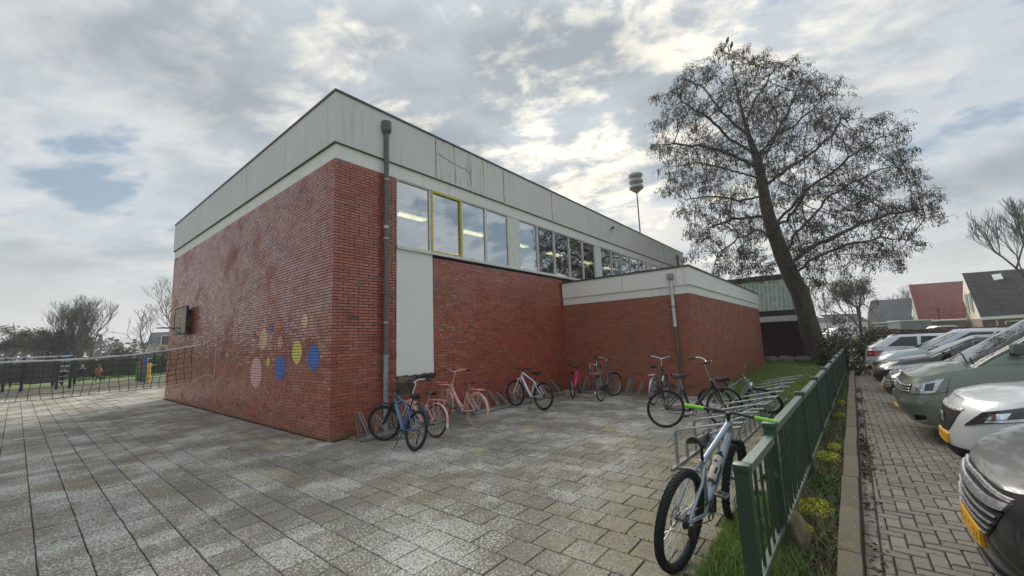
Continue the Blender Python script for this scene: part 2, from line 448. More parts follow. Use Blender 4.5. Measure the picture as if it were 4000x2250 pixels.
# ------------------------------------------------------------------ building materials
def m_brick(name, dark=.014, coat=.9, gloss=.5, tint=(.43, .105, .054), tint2=(.32, .074, .040)):
    return m_brick_(name, dark, gloss, tint, tint2, coat)
def m_brick_(name, dark=.03, gloss=.33, tint=(.47, .112, .066), tint2=(.33, .072, .046), coat=0.):
    mt, g, b = new_mat(name); p = g.pos(); r = g.rnd()
    r2 = g.math('FRACT', g.math('MULTIPLY', r, 13.7)); r3 = g.math('FRACT', g.math('MULTIPLY', r, 41.3))
    c = g.mix(r, (*tint, 1), (*tint2, 1))
    c = g.mix(g.ramp(r2, .86, .95, 0, .7), c, (.42, .15, .085, 1))
    c = g.mix(g.ramp(r3, 1-dark-.004, 1-dark+.004), c, (.13, .085, .07, 1))
    c = g.mix(g.ramp(g.noise(p, .8, 5, .6), .5, .75, 0, .4), c, (.16, .05, .04, 1))
    c = g.mix(g.ramp(g.noise(p, 45, 5, .7), .62, .72, 0, .5), c, (.13, .045, .035, 1))
    x, y, z = g.sep(p)
    low = g.ramp(z, 1.4, .0, 0, .75)           # lime bloom and splash dirt near the ground
    fl = g.math('MULTIPLY', g.ramp(g.noise(g.scale(p, (1, 1, 2.2)), 19, 6, .75), .60, .66), g.math('ADD', .10, low))
    c = g.mix(fl, c, (.60, .52, .46, 1))
    c = g.mix(g.math('MULTIPLY', g.ramp(z, .45, .0, 0, .6), g.ramp(g.noise(p, 6, 5), .38, .62)), c, (.15, .135, .06, 1))
    g.set(b, 'Base Color', c)
    g.set(b, 'Roughness', g.ramp(g.noise(p, 2.1, 5, .6), .35, .7, gloss-.12, gloss+.2))
    b.inputs['Specular IOR Level'].default_value = .5
    g.set(b, 'Normal', g.bump(g.noise(p, 90, 4, .6), .06, .003))
    ct = g.math('MULTIPLY', g.ramp(g.noise(p, .9, 5, .65), .50, .66, 1., .3), g.ramp(g.math('FRACT', g.math('MULTIPLY', r, 5.3)), .0, .7, .6, 1.))
    g.set(b, 'Coat Weight', g.math('MULTIPLY', ct, coat)); b.inputs['Coat Roughness'].default_value = .24; b.inputs['Coat IOR'].default_value = 1.65
def m_mortar2(name, c1, c2):
    mt, g, b = new_mat(name); p = g.pos(); g.set(b, 'Base Color', g.mix(g.noise(p, 12, 6, .7), (*c1, 1), (*c2, 1))); g.set(b, 'Roughness', .95)
m_mortar2('mortar_red', (.06, .022, .016), (.16, .06, .04)); m_mortar2('mortar_light', (.15, .075, .052), (.34, .20, .145))
def m_mortar():
    mt, g, b = new_mat('mortar'); p = g.pos(); x, y, z = g.sep(p)
    c = g.mix(g.noise(p, 20, 5, .7), (.012, .009, .008, 1), (.045, .034, .029, 1))
    lt = g.math('MULTIPLY', g.ramp(z, 2.7, .6), g.ramp(g.noise(p, 5, 6, .7), .38, .60, .25, 1.))
    c = g.mix(lt, c, (.33, .27, .225, 1))
    g.set(b, 'Base Color', c); g.set(b, 'Roughness', .95)
def m_fascia(name, col, streak=.5):
    mt, g, b = new_mat(name); p = g.pos()
    c = g.mix(g.noise(p, 1.1, 4), (*[v*.93 for v in col], 1), (*[min(1, v*1.05) for v in col], 1))
    st = g.noise(g.scale(p, (9, 9, .55)), 1, 6, .7); pt = g.ramp(g.noise(p, .45, 3), .42, .66)
    c = g.mix(g.math('MULTIPLY', g.ramp(st, .5, .74, 0, streak), pt), c, (.20, .20, .165, 1))
    c = g.mix(g.ramp(g.noise(p, 24, 5, .7), .66, .74, 0, .4), c, (.24, .24, .2, 1))
    st2 = g.noise(g.scale(p, (34, 34, .9)), 1, 3, .6); pt2 = g.ramp(g.noise(p, .8, 4), .45, .62)
    c = g.mix(g.math('MULTIPLY', g.ramp(st2, .6, .78, 0, streak*.8), pt2), c, (.13, .135, .115, 1))
    x, y, z = g.sep(p)
    g.set(b, 'Base Color', c); g.set(b, 'Roughness', .7); g.set(b, 'Normal', g.bump(g.noise(p, 50, 4), .12, .004))
m_brick('brick_main'); m_brick('brick_annex', .012, .1, .6, (.39, .122, .066), (.30, .088, .05)); m_mortar()
m_fascia('fascia_old', (.75, .74, .725), 1.); m_fascia('fascia_clean', (.73, .735, .735), .6); m_fascia('white_band', (.88, .875, .85), .35); m_fascia('annex_white', (.88, .875, .83), .4)
m_fascia('render_white', (.90, .905, .88), .18)
mat('frame_white', (.76, .77, .73), .45, var=.06); mat('frame_yellow', (.66, .52, .06), .45, var=.1)
mat('roof_trim', (.085, .09, .095), .45, metal=.6, var=.15); mat('pipe_grey', (.13, .125, .125), .42, var=.1)
mat('pipe_zinc', (.30, .36, .42), .5, metal=.3, var=.2, vscale=14, dirt=(.5, .52, .53), dirt_amt=.5); mat('pipe_white', (.60, .65, .70), .35, var=.12); mat('pipe_dark', (.14, .12, .10), .6, metal=.3, var=.2)
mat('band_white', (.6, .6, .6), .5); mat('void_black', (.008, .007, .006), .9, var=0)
mat('slate_ledge', (.10, .085, .075), .8, var=.3, vscale=25, bump=.6); mat('interior_wall', (.16, .16, .15), .9); mat('interior_ceiling', (.12, .12, .115), .9)
mat('tube_light', (.9, .85, .7), .4, var=0, emit=(1., .82, .42), estr=2.6)
def m_glass(name, refl=.62, tint=(.25, .28, .29)):
    mt, g, b = new_mat(name); nt = mt.node_tree; out = nt.nodes['Material Output']; nt.nodes.remove(b)
    tr = g.n('ShaderNodeBsdfTransparent'); tr.inputs[0].default_value = (*tint, 1)
    gl = g.n('ShaderNodeBsdfGlossy'); gl.inputs['Roughness'].default_value = .015; gl.inputs['Color'].default_value = (.93, .96, .97, 1)
    nz = g.bump(g.noise(g.pos(), 1.4, 2), .02, .05); g.set(gl, 'Normal', nz)
    fr = g.n('ShaderNodeLayerWeight'); fr.inputs[0].default_value = .3
    f = g.math('ADD', g.math('MULTIPLY', g.math('POWER', fr.outputs[1], 2.), .5), refl, clamp=True)
    mx = g.n('ShaderNodeMixShader'); g.set(mx, 0, f); nt.links.new(tr.outputs[0], mx.inputs[1]); nt.links.new(gl.outputs[0], mx.inputs[2])
    nt.links.new(mx.outputs[0], out.inputs[0])
m_glass('window_glass', .56, (.5, .53, .54))

HB, HFB, HR = 5.6, 5.936, 7.03
# ------------------------------------------------------------------ brickwork generator
CO = .0622
class Wall:
    """bricks on a vertical plane: origin o, horizontal unit a, outward normal n"""
    def __init__(s, o, a, n, mt, seed):
        s.o, s.a, s.n, s.mt, s.r = Vector(o), Vector(a), Vector(n), mt, random.Random(seed); s.list = []
    def P(s, t, z, d=0.): 
        q = s.o + s.a*t + s.n*d; return (q.x, q.y, z)
    def fill(s, t0, t1, z0, z1, holes=(), quoin=0):
        k0 = int(round(z0/CO)); k1 = int(round(z1/CO))
        for k in range(k0, k1):
            za, zb = k*CO+.0065, (k+1)*CO-.0065
            t = t0 + (.0 if quoin else -.11*((k*7) % 3)/2)
            first = True; hrun = 0
            while t < t1-.005:
                if first and quoin: ln = .21 if k % 2 == 0 else .10
                else: ln = .21 if (s.r.random() < .80 or hrun) else .10
                hrun = ln < .15
                first = False
                a_, b_ = max(t, t0), min(t+ln, t1)
                t += ln+.011
                if b_-a_ < .03: continue
                zc_ = (za+zb)/2
                hs = [h for h in holes if h[0] < b_ and h[1] > a_ and h[2] < zc_ < h[3]]
                segs = [(a_, b_)]
                for h in hs:
                    ns = []
                    for p_, q_ in segs:
                        if h[0] > p_+.02: ns.append((p_, min(q_, h[0])))
                        if h[1] < q_-.02: ns.append((max(p_, h[1]), q_))
                    segs = ns if (h[0] > a_ or h[1] < b_) else []
                for p_, q_ in segs:
                    if q_-p_ > .02: s.list.append((p_, q_, za, zb, s.r.gauss(.012, .001)))
    def soldier(s, t0, t1, z0, z1):
        t = t0
        while t < t1-.03:
            s.list.append((t, min(t+.051, t1), z0+.004, z1-.004, s.r.gauss(.012, .001))); t += .0622
    def geo(s, br):
        a_, b_, z0, z1, d_ = br; j = s.r.uniform(-.0008, .0008)
        tv, th_ = s.r.gauss(0, .0011), s.r.gauss(0, .0016)      # every brick sits a touch out of true
        q = [s.P(a_, z0+j, d_-tv-th_), s.P(b_, z0+j, d_-tv+th_), s.P(b_, z1+j, d_+tv+th_), s.P(a_, z1+j, d_+tv-th_)]
        p_ = [s.P(a_-.001, z0+j-.001, -.02), s.P(b_+.001, z0+j-.001, -.02), s.P(b_+.001, z1+j+.001, -.02), s.P(a_-.001, z1+j+.001, -.02)]
        return q+p_, [(0,1,2,3), (4,5,1,0), (5,6,2,1), (6,7,3,2), (7,4,0,3)]
def emit_bricks(walls, parent, nparts=300):
    allb = []
    for w_ in walls:
        for br in w_.list:
            c = w_.P((br[0]+br[1])/2, (br[2]+br[3])/2)
            v = Vector(c)-CAMP; s_ = vis_size(c)
            area = s_*s_*abs(v.normalized().dot(w_.n))*(br[1]-br[0]) if s_ else 0
            allb.append((area, w_, br))
    allb.sort(key=lambda a: -a[0])
    rest = {}
    for k, (ar, w_, br) in enumerate(allb):
        vs, fs = w_.geo(br)
        if vs and Vector(vs[1]).cross(Vector(vs[0])) is not None:
            n_ = (Vector(vs[1])-Vector(vs[0])).cross(Vector(vs[2])-Vector(vs[1]))
            if n_.dot(w_.n) < 0: fs = [f[::-1] for f in fs]
        if k < nparts:
            o_ = vs[0]
            MB().add([(a-o_[0], b_-o_[1], c-o_[2]) for a, b_, c in vs], fs).build('brick', w_.mt, parent, smooth=False, loc=o_)
        else:
            V, Fq = rest.setdefault(w_, ([], [])); b0 = len(V); V += vs; Fq += [tuple(i+b0 for i in f) for f in fs]
    Va, Fa = [], []
    for w_, (V, Fq) in rest.items():
        b0 = len(Va); Va += V; Fa += [tuple(i+b0 for i in f) for f in Fq]
    np_mesh('brickwork', Va, Fa, walls[0].mt, parent, 'stuff')

hall = thing('sports_hall', 'red brick sports hall with pale grey fascia panels and a row of high windows', 'building', (0, 0, 0))
LEN, END = 13.324, 27.34
# mortar faces
mo = MB()
mo.bx((BX-LEN, BY, -.05), (BX, BY+.25, HB-.002))                       # left gable wall
mo.bx((BX-.25, BY+.252, -.05), (BX, 5.29, HB-.002))
mo.bx((BX-.25, 5.2905, -.05), (BX, 6.349, .97))
MB().bx((BX-.25, 6.35, -.05), (BX, END, 3.86)).build('wall', 'mortar_red', hall, smooth=False)
mo.build('wall', 'mortar', hall, smooth=False)
# far walls, roof deck and floor so that the hall is a closed room
MB().bx((BX-LEN, END-.2, 0), (BX-.251, END, HB)).bx((BX-LEN, BY+.252, 0), (BX-LEN+.2, END-.201, HB)).build('rear_wall', 'interior_wall', hall, smooth=False)
MB().bx((BX-LEN+.1, BY+.1, 5.92), (BX-.1, END-.1, 6.6)).build('roof_deck', 'interior_ceiling', hall, smooth=False)
MB().bx((BX-LEN+.21, BY+.26, -.02), (BX-.26, END-.21, .01)).build('hall_floor', mat('hall_floor', (.12, .14, .13), .5), hall, smooth=False)

wl = Wall((BX, BY, 0), (-1, 0, 0), (0, -1, 0), 'brick_main', 1)
vents = [(-20.31, .29), (-18.27, .30), (-16.27, .31), (-14.42, .32), (-12.61, .32), (-10.62, .33), (-8.78, .34)]
vh = []
for x, z in vents:
    t = BX-x; k = int(z/CO); vh.append((t-.032, t+.032, k*CO, (k+1)*CO))
wl.fill(-.008, LEN, 0, 88*CO, vh, quoin=1); wl.soldier(-.008, LEN, 88*CO, HB-.003)
wr = Wall((BX, BY, 0), (0, 1, 0), (1, 0, 0), 'brick_main', 2)
wr.fill(-.008, 5.29-BY, 0, 88*CO, quoin=1); wr.soldier(-.008, 5.29-BY, 88*CO, HB-.003)
wr.fill(5.295-BY, 6.345-BY, 0, 15*CO)
k0_ = len(wr.list); wr.fill(6.35-BY, YA+.05-BY, 0, 62*CO)
wr.list[k0_:] = [(a_, b_, c_-.0015, d_+.0015, .0055+.0005*(i % 3)) for i, (a_, b_, c_, d_, _) in enumerate(wr.list[k0_:])]   # this stretch is pointed almost flush
emit_bricks([wl, wr], hall)
vb = MB()
for t0, t1, z0, z1 in vh: MB().bx((BX-t1, BY-.004, z0), (BX-t0, BY+.001, z1)).build('vent', 'void_black', hall, smooth=False)

# painted dots: paint lies on each brick face and in the joints behind
def clip_circle(poly, c, r, n=40):
    out = poly
    for i in range(n):
        a = 2*pi*(i+.5)/n; nx, nz = cos(a), sin(a); dlim = r*cos(pi/n); res = []
        for k in range(len(out)):
            p, q = out[k], out[(k+1) % len(out)]
            dp = (p[0]-c[0])*nx+(p[1]-c[1])*nz-dlim; dq = (q[0]-c[0])*nx+(q[1]-c[1])*nz-dlim
            if dp <= 0: res.append(p)
            if dp*dq < 0: s_ = dp/(dp-dq); res.append((p[0]+(q[0]-p[0])*s_, p[1]+(q[1]-p[1])*s_))
        out = res
        if len(out) < 3: return []
    return out
def m_paint(name, col):
    mt, g, b = new_mat(name); p = g.pos()
    c = g.mix(g.ramp(g.noise(p, 30, 6, .7), .55, .68, 0, .65), (*col, 1), (.33, .08, .06, 1))
    g.set(b, 'Base Color', c); g.set(b, 'Roughness', .6)
for nm, col in (('paint_pink', (.84, .50, .48)), ('paint_yellow', (.82, .74, .16)), ('paint_blue', (.06, .20, .60)), ('paint_peach', (.88, .58, .40)), ('paint_brown', (.66, .42, .34)), ('paint_cream', (.80, .62, .50))): m_paint(nm, col)
dots = [(-11.42, 1.21, .375, 'paint_pink', 'large faded pink'), (-10.67, 1.47, .102, 'paint_yellow', 'small yellow'), (-9.97, 1.34, .285, 'paint_blue', 'large blue'), (-9.12, 1.68, .245, 'paint_yellow', 'large yellow'),
        (-8.35, 1.56, .26, 'paint_blue', 'blue corner-side'), (-11.01, 2.03, .255, 'paint_peach', 'large peach'), (-10.56, 2.26, .095, 'paint_blue', 'small blue'), (-10.02, 1.92, .15, 'paint_brown', 'faded brown'),
        (-8.78, 2.33, .155, 'paint_peach', 'small peach'), (-10.71, 2.66, .062, 'paint_cream', 'tiny cream')]
for x, z, r, mt_, lb in dots:
    b_ = MB(); t = BX-x
    for br in wl.list:
        if br[1] < t-r or br[0] > t+r or br[3] < z-r or br[2] > z+r: continue
        pl = clip_circle([(br[0], br[2]), (br[1], br[2]), (br[1], br[3]), (br[0], br[3])], (t, z), r)
        if pl: b_.poly([wl.P(a, c, br[4]+.0045) for a, c in pl])
    o = b_.build('painted_dot', mt_, hall, smooth=False); o['label'] = lb+' painted dot on the brick wall'

# fascia panels, lower band, roof trim
O = .055
def fascia(parent, p0, p1, n, z0, z1, joints, mt_old, mt_new=None, th=.05, first_new=False):
    a = (Vector(p1)-Vector(p0)); Lg = a.length; a.normalize(); n = Vector(n)
    js = [0]+joints+[Lg]
    for i in range(len(js)-1):
        q0 = Vector(p0)+a*(js[i]+(.006 if i else 0)); q1 = Vector(p0)+a*(js[i+1]-(.006 if i < len(js)-2 else 0))
        b_ = MB().prism([(q0.x, q0.y, z0), (q1.x, q1.y, z0), (q1.x, q1.y, z1), (q0.x, q0.y, z1)], -n*th)
        b_.build('fascia_panel', mt_new if (first_new and i == 0) else mt_old, parent, smooth=False)
MB().bx((BX-LEN+.0, BY+.02, HFB-.02), (BX-.02, END-.02, HR-.02)).build('fascia_core', 'void_black', hall, smooth=False)
fascia(hall, (BX+O, BY-O, 0), (BX+O, END, 0), (1, 0, 0), HFB, HR, [2.66+2.673*i for i in range(8)], 'fascia_old', 'fascia_clean', first_new=True)
fascia(hall, (BX-LEN-O, BY-O, 0), (BX+O-.0505, BY-O, 0), (0, -1, 0), HFB, HR, [2.67*i+.3 for i in range(1, 5)], 'fascia_clean')
MB().bx((BX-LEN-O, BY-O+.051, HFB), (BX-LEN-O+.05, END, HR)).build('fascia_panel', 'fascia_clean', hall, smooth=False)
tr = MB(); tr.bx((BX+O-.06, BY-O-.02, HR), (BX+O+.02, END+.02, HR+.05)); tr.bx((BX-LEN-O-.02, BY-O-.02, HR), (BX+O-.061, BY-O+.06, HR+.05)); tr.bx((BX-LEN-O-.02, BY-O+.061, HR), (BX-LEN-O+.06, END, HR+.05))
tr.build('roof_trim', 'roof_trim', hall, smooth=False)
for k in range(10):      # lower band boards
    y0 = BY+.0+k*2.673+(2.46 if k else 0)-(0 if k else 0); 
ys = [BY-.012, 6.55]+[6.55+2.673*i for i in range(1, 8)]+[END]
for a_, b_ in zip(ys[:-1], ys[1:]): MB().bx((BX-.05, a_+.003, HB), (BX+.012, b_-.003, HFB-.021)).build('lower_band', 'white_band', hall, smooth=False)
xs = [BX-LEN-.012]+[BX-LEN+2.67*i+.3 for i in range(1, 5)]+[BX-.0505]
for a_, b_ in zip(xs[:-1], xs[1:]): MB().bx((a_+.003, BY-.012, HB), (b_-.003, BY+.05, HFB-.021)).build('lower_band', 'white_band', hall, smooth=False)
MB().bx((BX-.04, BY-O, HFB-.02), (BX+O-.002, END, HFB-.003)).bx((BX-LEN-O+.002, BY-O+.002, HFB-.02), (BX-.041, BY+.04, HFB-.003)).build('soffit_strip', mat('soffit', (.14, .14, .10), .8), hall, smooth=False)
# crack in the second panel on the window side
mat('crack_dark', (.05, .05, .045), .9, var=0); rk = random.Random(3)
def crack(pts):
    pts = smooth_path(pts, 5); q = [Vector((BX+O+.003, p.y+rk.gauss(0, .008), p.z+rk.gauss(0, .008))) for p in pts]
    MB().tube(q, .006, 4).build('crack', 'crack_dark', hall)
crack([(0, 6.52, 6.62), (0, 6.9, 6.55), (0, 7.3, 6.52), (0, 7.62, 6.48), (0, 7.68, 6.3), (0, 7.72, 6.12)])
for yj in (9.11, 11.78, 6.43): crack([(0, yj, 6.99), (0, yj+.01, 6.6), (0, yj, 6.3), (0, yj+.012, 5.97)])


# windows: groups of panes between white posts
ZT, ZB = 5.598, 3.995
def window_pane(y0, y1, yellow=False, parent=hall):
    """one sash: frame with its pane"""
    fwid = .05 if yellow else .03; x0 = BX-.07; x1 = BX+.012 if yellow else BX-.005
    b_ = MB(); b_.bx((x0, y0, ZB+.002), (x1, y0+fwid, ZT-.003)); b_.bx((x0, y1-fwid, ZB+.002), (x1, y1, ZT-.003))
    b_.bx((x0, y0+fwid, ZB+.002), (x1-.001, y1-fwid, ZB+fwid)); b_.bx((x0, y0+fwid, ZT-fwid), (x1-.001, y1-fwid, ZT-.003))
    f = b_.build('window', 'frame_yellow' if yellow else 'frame_white', parent, smooth=False)
    MB().bx((BX-.045, y0+fwid-.005, ZB+fwid-.005), (BX-.038, y1-fwid+.005, ZT-fwid+.005)).build('pane', 'window_glass', f, smooth=False)
    if yellow: f['label'] = 'yellow framed opening window'
for a_, b_, y in ((5.29, 6.28, 0), (6.31, 7.345, 1), (7.37, 8.31, 0), (8.335, 9.33, 0)): window_pane(a_, b_, y)
def group(y0, y1, n):
    for i in range(n):
        st = (y1-y0)/n; window_pane(y0+i*st+.01, y0+(i+1)*st-.01)
group(9.86, 14.98, 5); group(15.51, 20.77, 5); group(21.34, 26.6, 5)
pm = MB()
for a_, b_ in ((9.332, 9.858), (14.982, 15.508), (20.772, 21.338), (26.602, END)): MB().bx((BX-.12, a_, ZB-.02), (BX-.002, b_, ZT)).build('post', 'frame_white', hall, smooth=False)
for y in (6.295, 7.3575, 8.3225): MB().bx((BX-.1, y-.0125, ZB), (BX-.008, y+.0125, ZT)).build('mullion', 'frame_white', hall, smooth=False)
MB().bx((BX-.2, 5.29, 3.93), (BX+.045, END, ZB)).build('window_sill', 'frame_white', hall, smooth=False)
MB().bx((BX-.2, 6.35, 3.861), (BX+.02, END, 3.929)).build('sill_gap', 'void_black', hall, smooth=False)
MB().bx((BX-.12, 5.295, 1.06), (BX-.012, 6.345, 3.929)).build('white_panel', 'render_white', hall, smooth=False)
lg = MB()
lp = [(BX-.1, 5.3, .97), (BX+.05, 5.28, .985), (BX+.06, 5.6, .99), (BX+.055, 6.0, 1.0), (BX+.05, 6.37, 1.0), (BX-.1, 6.345, .97)]
lg.prism(lp, (0, 0, .05))
rk = random.Random(8)
for k in range(46):
    y = 5.3+1.05*k/46; lg.box((BX-.0+rk.uniform(-.03, .05), y, 1.04+rk.uniform(-.012, .02)), (.1, .05, rk.uniform(.015, .045)), Matrix.Rotation(rk.uniform(-.6, .6), 3, 'X') @ Matrix.Rotation(rk.uniform(-.4, .4), 3, 'Z'))
lg.build('weathered_ledge', 'slate_ledge', hall, smooth=False)
# fluorescent fittings inside
for x, y0, y1, z in ((-10, 6.95, 8.0, 5.67), (-10, 9.65, 10.75, 5.65), (-10, 12.3, 13.4, 5.65), (-10, 15., 16.1, 5.65), (-13.2, 7., 8., 5.68), (-13.2, 11.5, 12.6, 5.65), (-13.2, 16., 17.1, 5.65), (-10, 18, 19.1, 5.65), (-10, 20.7, 21.8, 5.65), (-13.2, 20.5, 21.6, 5.65)):
    f = MB().bx((x-.2, y0, z+.05), (x+.2, y1, z+.12)).build('ceiling_lamp', 'frame_white', hall, smooth=False)
    for dx in (-.11, 0, .11): MB().tube([(x+dx, y0+.02, z+.02), (x+dx, y1-.02, z+.02)], .024, 8).build('lamp_tube', 'tube_light', f)
# rainwater pipe of the hall
pipe = thing('downpipe', 'tall grey rainwater downpipe with square hopper head beside the white panel', 'downpipe', (BX+.11, 4.95, 0))
MB().tube([(0, 0, 1.55), (.005, 0, 6.6)], .052, 14).build('upper_pipe', 'pipe_grey', pipe)
MB().tube([(0, 0, 0), (0, 0, 1.5)], .055, 14).lathe([(.062, 0), (.062, .09)], (0, 0, 1.47), n=14).build('lower_pipe', 'pipe_zinc', pipe)
MB().lathe([(.06, 6.52), (.105, 6.58), (.11, 6.6), (.115, 6.8), (.10, 6.8)], (0, 0, 0), n=18).build('hopper_head', 'pipe_grey', pipe)
for z in (5.42, 4.3, 4.07, 2.22): MB().lathe([(.056, z), (.056, z+(.07 if z == 4.3 else .025))], (0, 0, 0), n=14).build('joint_band', 'band_white', pipe)
MB().torus((0, 0, 2.86), (0, 0, 1), .06, .014, 16, 6).box((-.09, 0, 2.86), (.06, .03, .02)).box((0, .1, 2.86), (.02, .08, .014)).box((0, -.1, 2.86), (.02, .08, .014)).build('bracket', 'pipe_grey', pipe)

# ------------------------------------------------------------------ annex
ann = thing('brick_annex', 'low flat-roofed red brick annex with white fascia behind the bicycles', 'building', (0, 0, 0))
H2, H2B, H2F = 3.70, 3.175, 2.93
MB().bx((BX+.015, YA, -.05), (XA, YB, H2F-.002)).build('wall', 'mortar_light', ann, smooth=False)
w1 = Wall((BX, YA, 0), (1, 0, 0), (0, -1, 0), 'brick_annex', 4); w1.fill(.01, XA-BX-.0, 0, 45*CO); w1.soldier(.01, XA-BX, 45*CO, H2F-.004)
w1.list = [(a_, b_, c_, d_, .005) for a_, b_, c_, d_, _ in w1.list]
w2 = Wall((XA, YA, 0), (0, 1, 0), (1, 0, 0), 'brick_annex', 5); w2.fill(-.008, YB-YA, 0, 47*CO, quoin=1)
emit_bricks([w1, w2], ann)
o2 = .065
MB().bx((BX+.06, YA-o2+.05, H2B), (XA+o2-.05, YB, H2-.02)).build('roof_core', 'interior_ceiling', ann, smooth=False)
fascia(ann, (BX+.062, YA-o2, 0), (XA+o2-.0505, YA-o2, 0), (0, -1, 0), H2B, H2, [2.25], 'annex_white')
fascia(ann, (XA+o2, YA-o2, 0), (XA+o2, YB+.02, 0), (1, 0, 0), H2B, H2, [2.9, 5.9, 8.9], 'annex_white')
MB().bx((BX+.05, YA-.02, H2F), (XA-.0205, YA+.1, H2B-.002)).bx((XA-.02, YA-.02, H2F), (XA+.018, YB, H2B-.002)).build('lower_band', 'annex_white', ann, smooth=False)
MB().bx((BX+.058, YA-o2-.025, H2), (XA+o2+.025, YB+.03, H2+.055)).build('roof_trim', 'roof_trim', ann, smooth=False)
ap = thing('downpipe', 'white annex downpipe changing to a dark lower pipe near the brick corner', 'downpipe', (-3.77, YA-.1, 0))
MB().tube([(.0, 0, 1.98), (-.0, -.0, 2.7), (-.0, -.03, 3.25), (0, -.03, 3.4)], .047, 12).build('upper_pipe', 'pipe_white', ap)
MB().tube([(.05, .03, 0), (.03, .02, 1.0), (.0, .0, 2.0)], .04, 12).build('lower_pipe', 'pipe_dark', ap)
MB().bbox((0, -.03, 3.47), (.17, .15, .17), .02).lathe([(.05, 3.33), (.07, 3.4)], (0, -.03, 0), n=12).build('hopper_head', mat('hopper_buff', (.33, .33, .28), .6), ap)
MB().torus((0, 0, 2.56), (0, 0, 1), .052, .013, 16, 6).box((0, .05, 2.56), (.3, .03, .02)).build('bracket', 'pipe_dark', ap)
# ------------------------------------------------------------------ bicycles
mat('rubber', (.018, .018, .018), .75, var=.3, vscale=30, bump=.3); mat('rubber_dusty', (.035, .033, .03), .85, var=.4, vscale=20); mat('tyre_cream', (.50, .38, .24), .7, var=.15)
mat('black_paint', (.014, .015, .017), .35, coat=.4); mat('black_plastic', (.02, .02, .021), .55); mat('alloy', (.52, .53, .54), .32, metal=1., var=.1); mat('steel_dark', (.12, .12, .12), .4, metal=.9); mat('chrome', (.75, .75, .75), .14, metal=1., var=.03)
mat('rust_chain', (.10, .06, .035), .6, metal=.5, var=.4, vscale=40); mat('spoke', (.72, .70, .66), .35, metal=.6); mat('rim_black', (.015, .015, .016), .35); mat('rim_alloy', (.55, .55, .55), .35, metal=.9); mat('rim_pink', (.50, .30, .27), .5)
mat('saddle_black', (.016, .016, .018), .5, bump=.2); mat('saddle_tan', (.20, .055, .028), .45, var=.2); mat('saddle_brown', (.085, .045, .032), .5)
mat('reflector_red', (.35, .015, .012), .25); mat('reflector_orange', (.62, .20, .015), .3); mat('reflector_white', (.8, .8, .8), .3)
mat('pink_paint', (.76, .42, .40), .38, coat=.3, dirt=(.45, .27, .24), dirt_amt=.3); mat('blue_paint', (.04, .13, .30), .3, coat=.5, var=.2); mat('white_paint', (.72, .74, .76), .3, coat=.4); mat('hot_pink', (.85, .055, .15), .35, coat=.3); mat('grey_frame', (.10, .105, .11), .35, coat=.4); mat('silver_frame', (.36, .40, .45), .35, metal=.4, coat=.3)
mat('bluegrey_frame', (.33, .39, .47), .34, metal=.25, coat=.5, var=.06); mat('lime_grip', (.22, .62, .03), .55, var=.08, vscale=80, bump=.2); mat('bottle_white', (.60, .54, .47), .45); mat('lime_print', (.16, .60, .05), .5); mat('ink', (.02, .02, .022), .6, var=0)
mat('wicker', (.14, .105, .085), .8, var=.4, vscale=60, bump=.8); mat('flower_teal', (.22, .55, .55), .6); mat('flower_white', (.75, .75, .72), .6); mat('flower_purple', (.25, .04, .16), .6); mat('bell_pink', (.62, .07, .17), .3, coat=.5); mat('cloth_straw', (.30, .22, .14), .9, var=.4)
mat('orange_grip', (.5, .2, .05), .5); mat('disc_steel', (.35, .35, .35), .35, metal=1.)

def wheel(root, ax, wr, tw, tyre, rim, spokes=24, M=None, knob=False, rim_w=.011, hub='steel_dark', spoke_mat='spoke', disc=False, cassette=False, sr=.0012):
    """wheel part (rim) with tyre, spokes and hub as sub-parts; M steers it"""
    ax = Vector(ax); I = M if M is not None else Matrix.Identity(4)
    def fin(b, n, mt, par, sm=True): return b.xf(I).build(n, mt, par, sm)
    Rr = wr-tw*1.75
    w_ = fin(MB().torus(ax, (0, 1, 0), Rr, rim_w, 40, 6, .95), 'wheel', rim, root)
    ty = MB(); ty.torus(ax, (0, 1, 0), wr-tw, tw, 44, 10, .95)
    if knob:
        kr = random.Random(2)
        for row, (off, rad) in enumerate(((-.62, -.18), (-.22, .02), (.22, .02), (.62, -.18), (.92, -.55), (-.92, -.55))):
            n_ = 52
            for k in range(n_):
                th = 2*pi*(k+.5*(row % 2))/n_; e = Vector((cos(th), 0, sin(th))); tn = Vector((-sin(th), 0, cos(th)))
                ph = off*1.15
                dirn = e*cos(ph)+Vector((0, 1, 0))*sin(ph); side = Vector((0, 1, 0))*cos(ph)-e*sin(ph)
                c = ax+e*(wr-tw)+dirn*(tw*1.03)
                rot = Matrix((tn, side, dirn)).transposed()
                ty.box(c, (.021, .0125, .010), rot)
    fin(ty, 'tyre', tyre, w_)
    sp = MB(); hw = .032
    for k in range(spokes):
        th = 2*pi*k/spokes; sgn = 1 if k % 2 else -1; th2 = th + (.45 if (k//2) % 2 else -.45)
        sp.tube([ax+Vector((cos(th2)*.02, sgn*hw, sin(th2)*.02)), ax+Vector((cos(th)*Rr, 0, sin(th)*Rr))], sr, 4, False)
    fin(sp, 'spokes', spoke_mat, w_)
    hb = MB().lathe([(.012, -.055), (.022, -.034), (.014, -.03), (.014, .03), (.022, .034), (.012, .055)], ax, (0, 1, 0), 10)
    if cassette: hb.lathe([(.055, -.036), (.055, -.038), (.03, -.060), (.02, -.06)], ax, (0, 1, 0), 20)
    fin(hb, 'hub', hub, w_)
    if disc: fin(MB().torus(ax+Vector((0, .045, 0)), (0, 1, 0), .068, .012, 24, 4, .12), 'brake_disc', 'disc_steel', w_)
    return w_

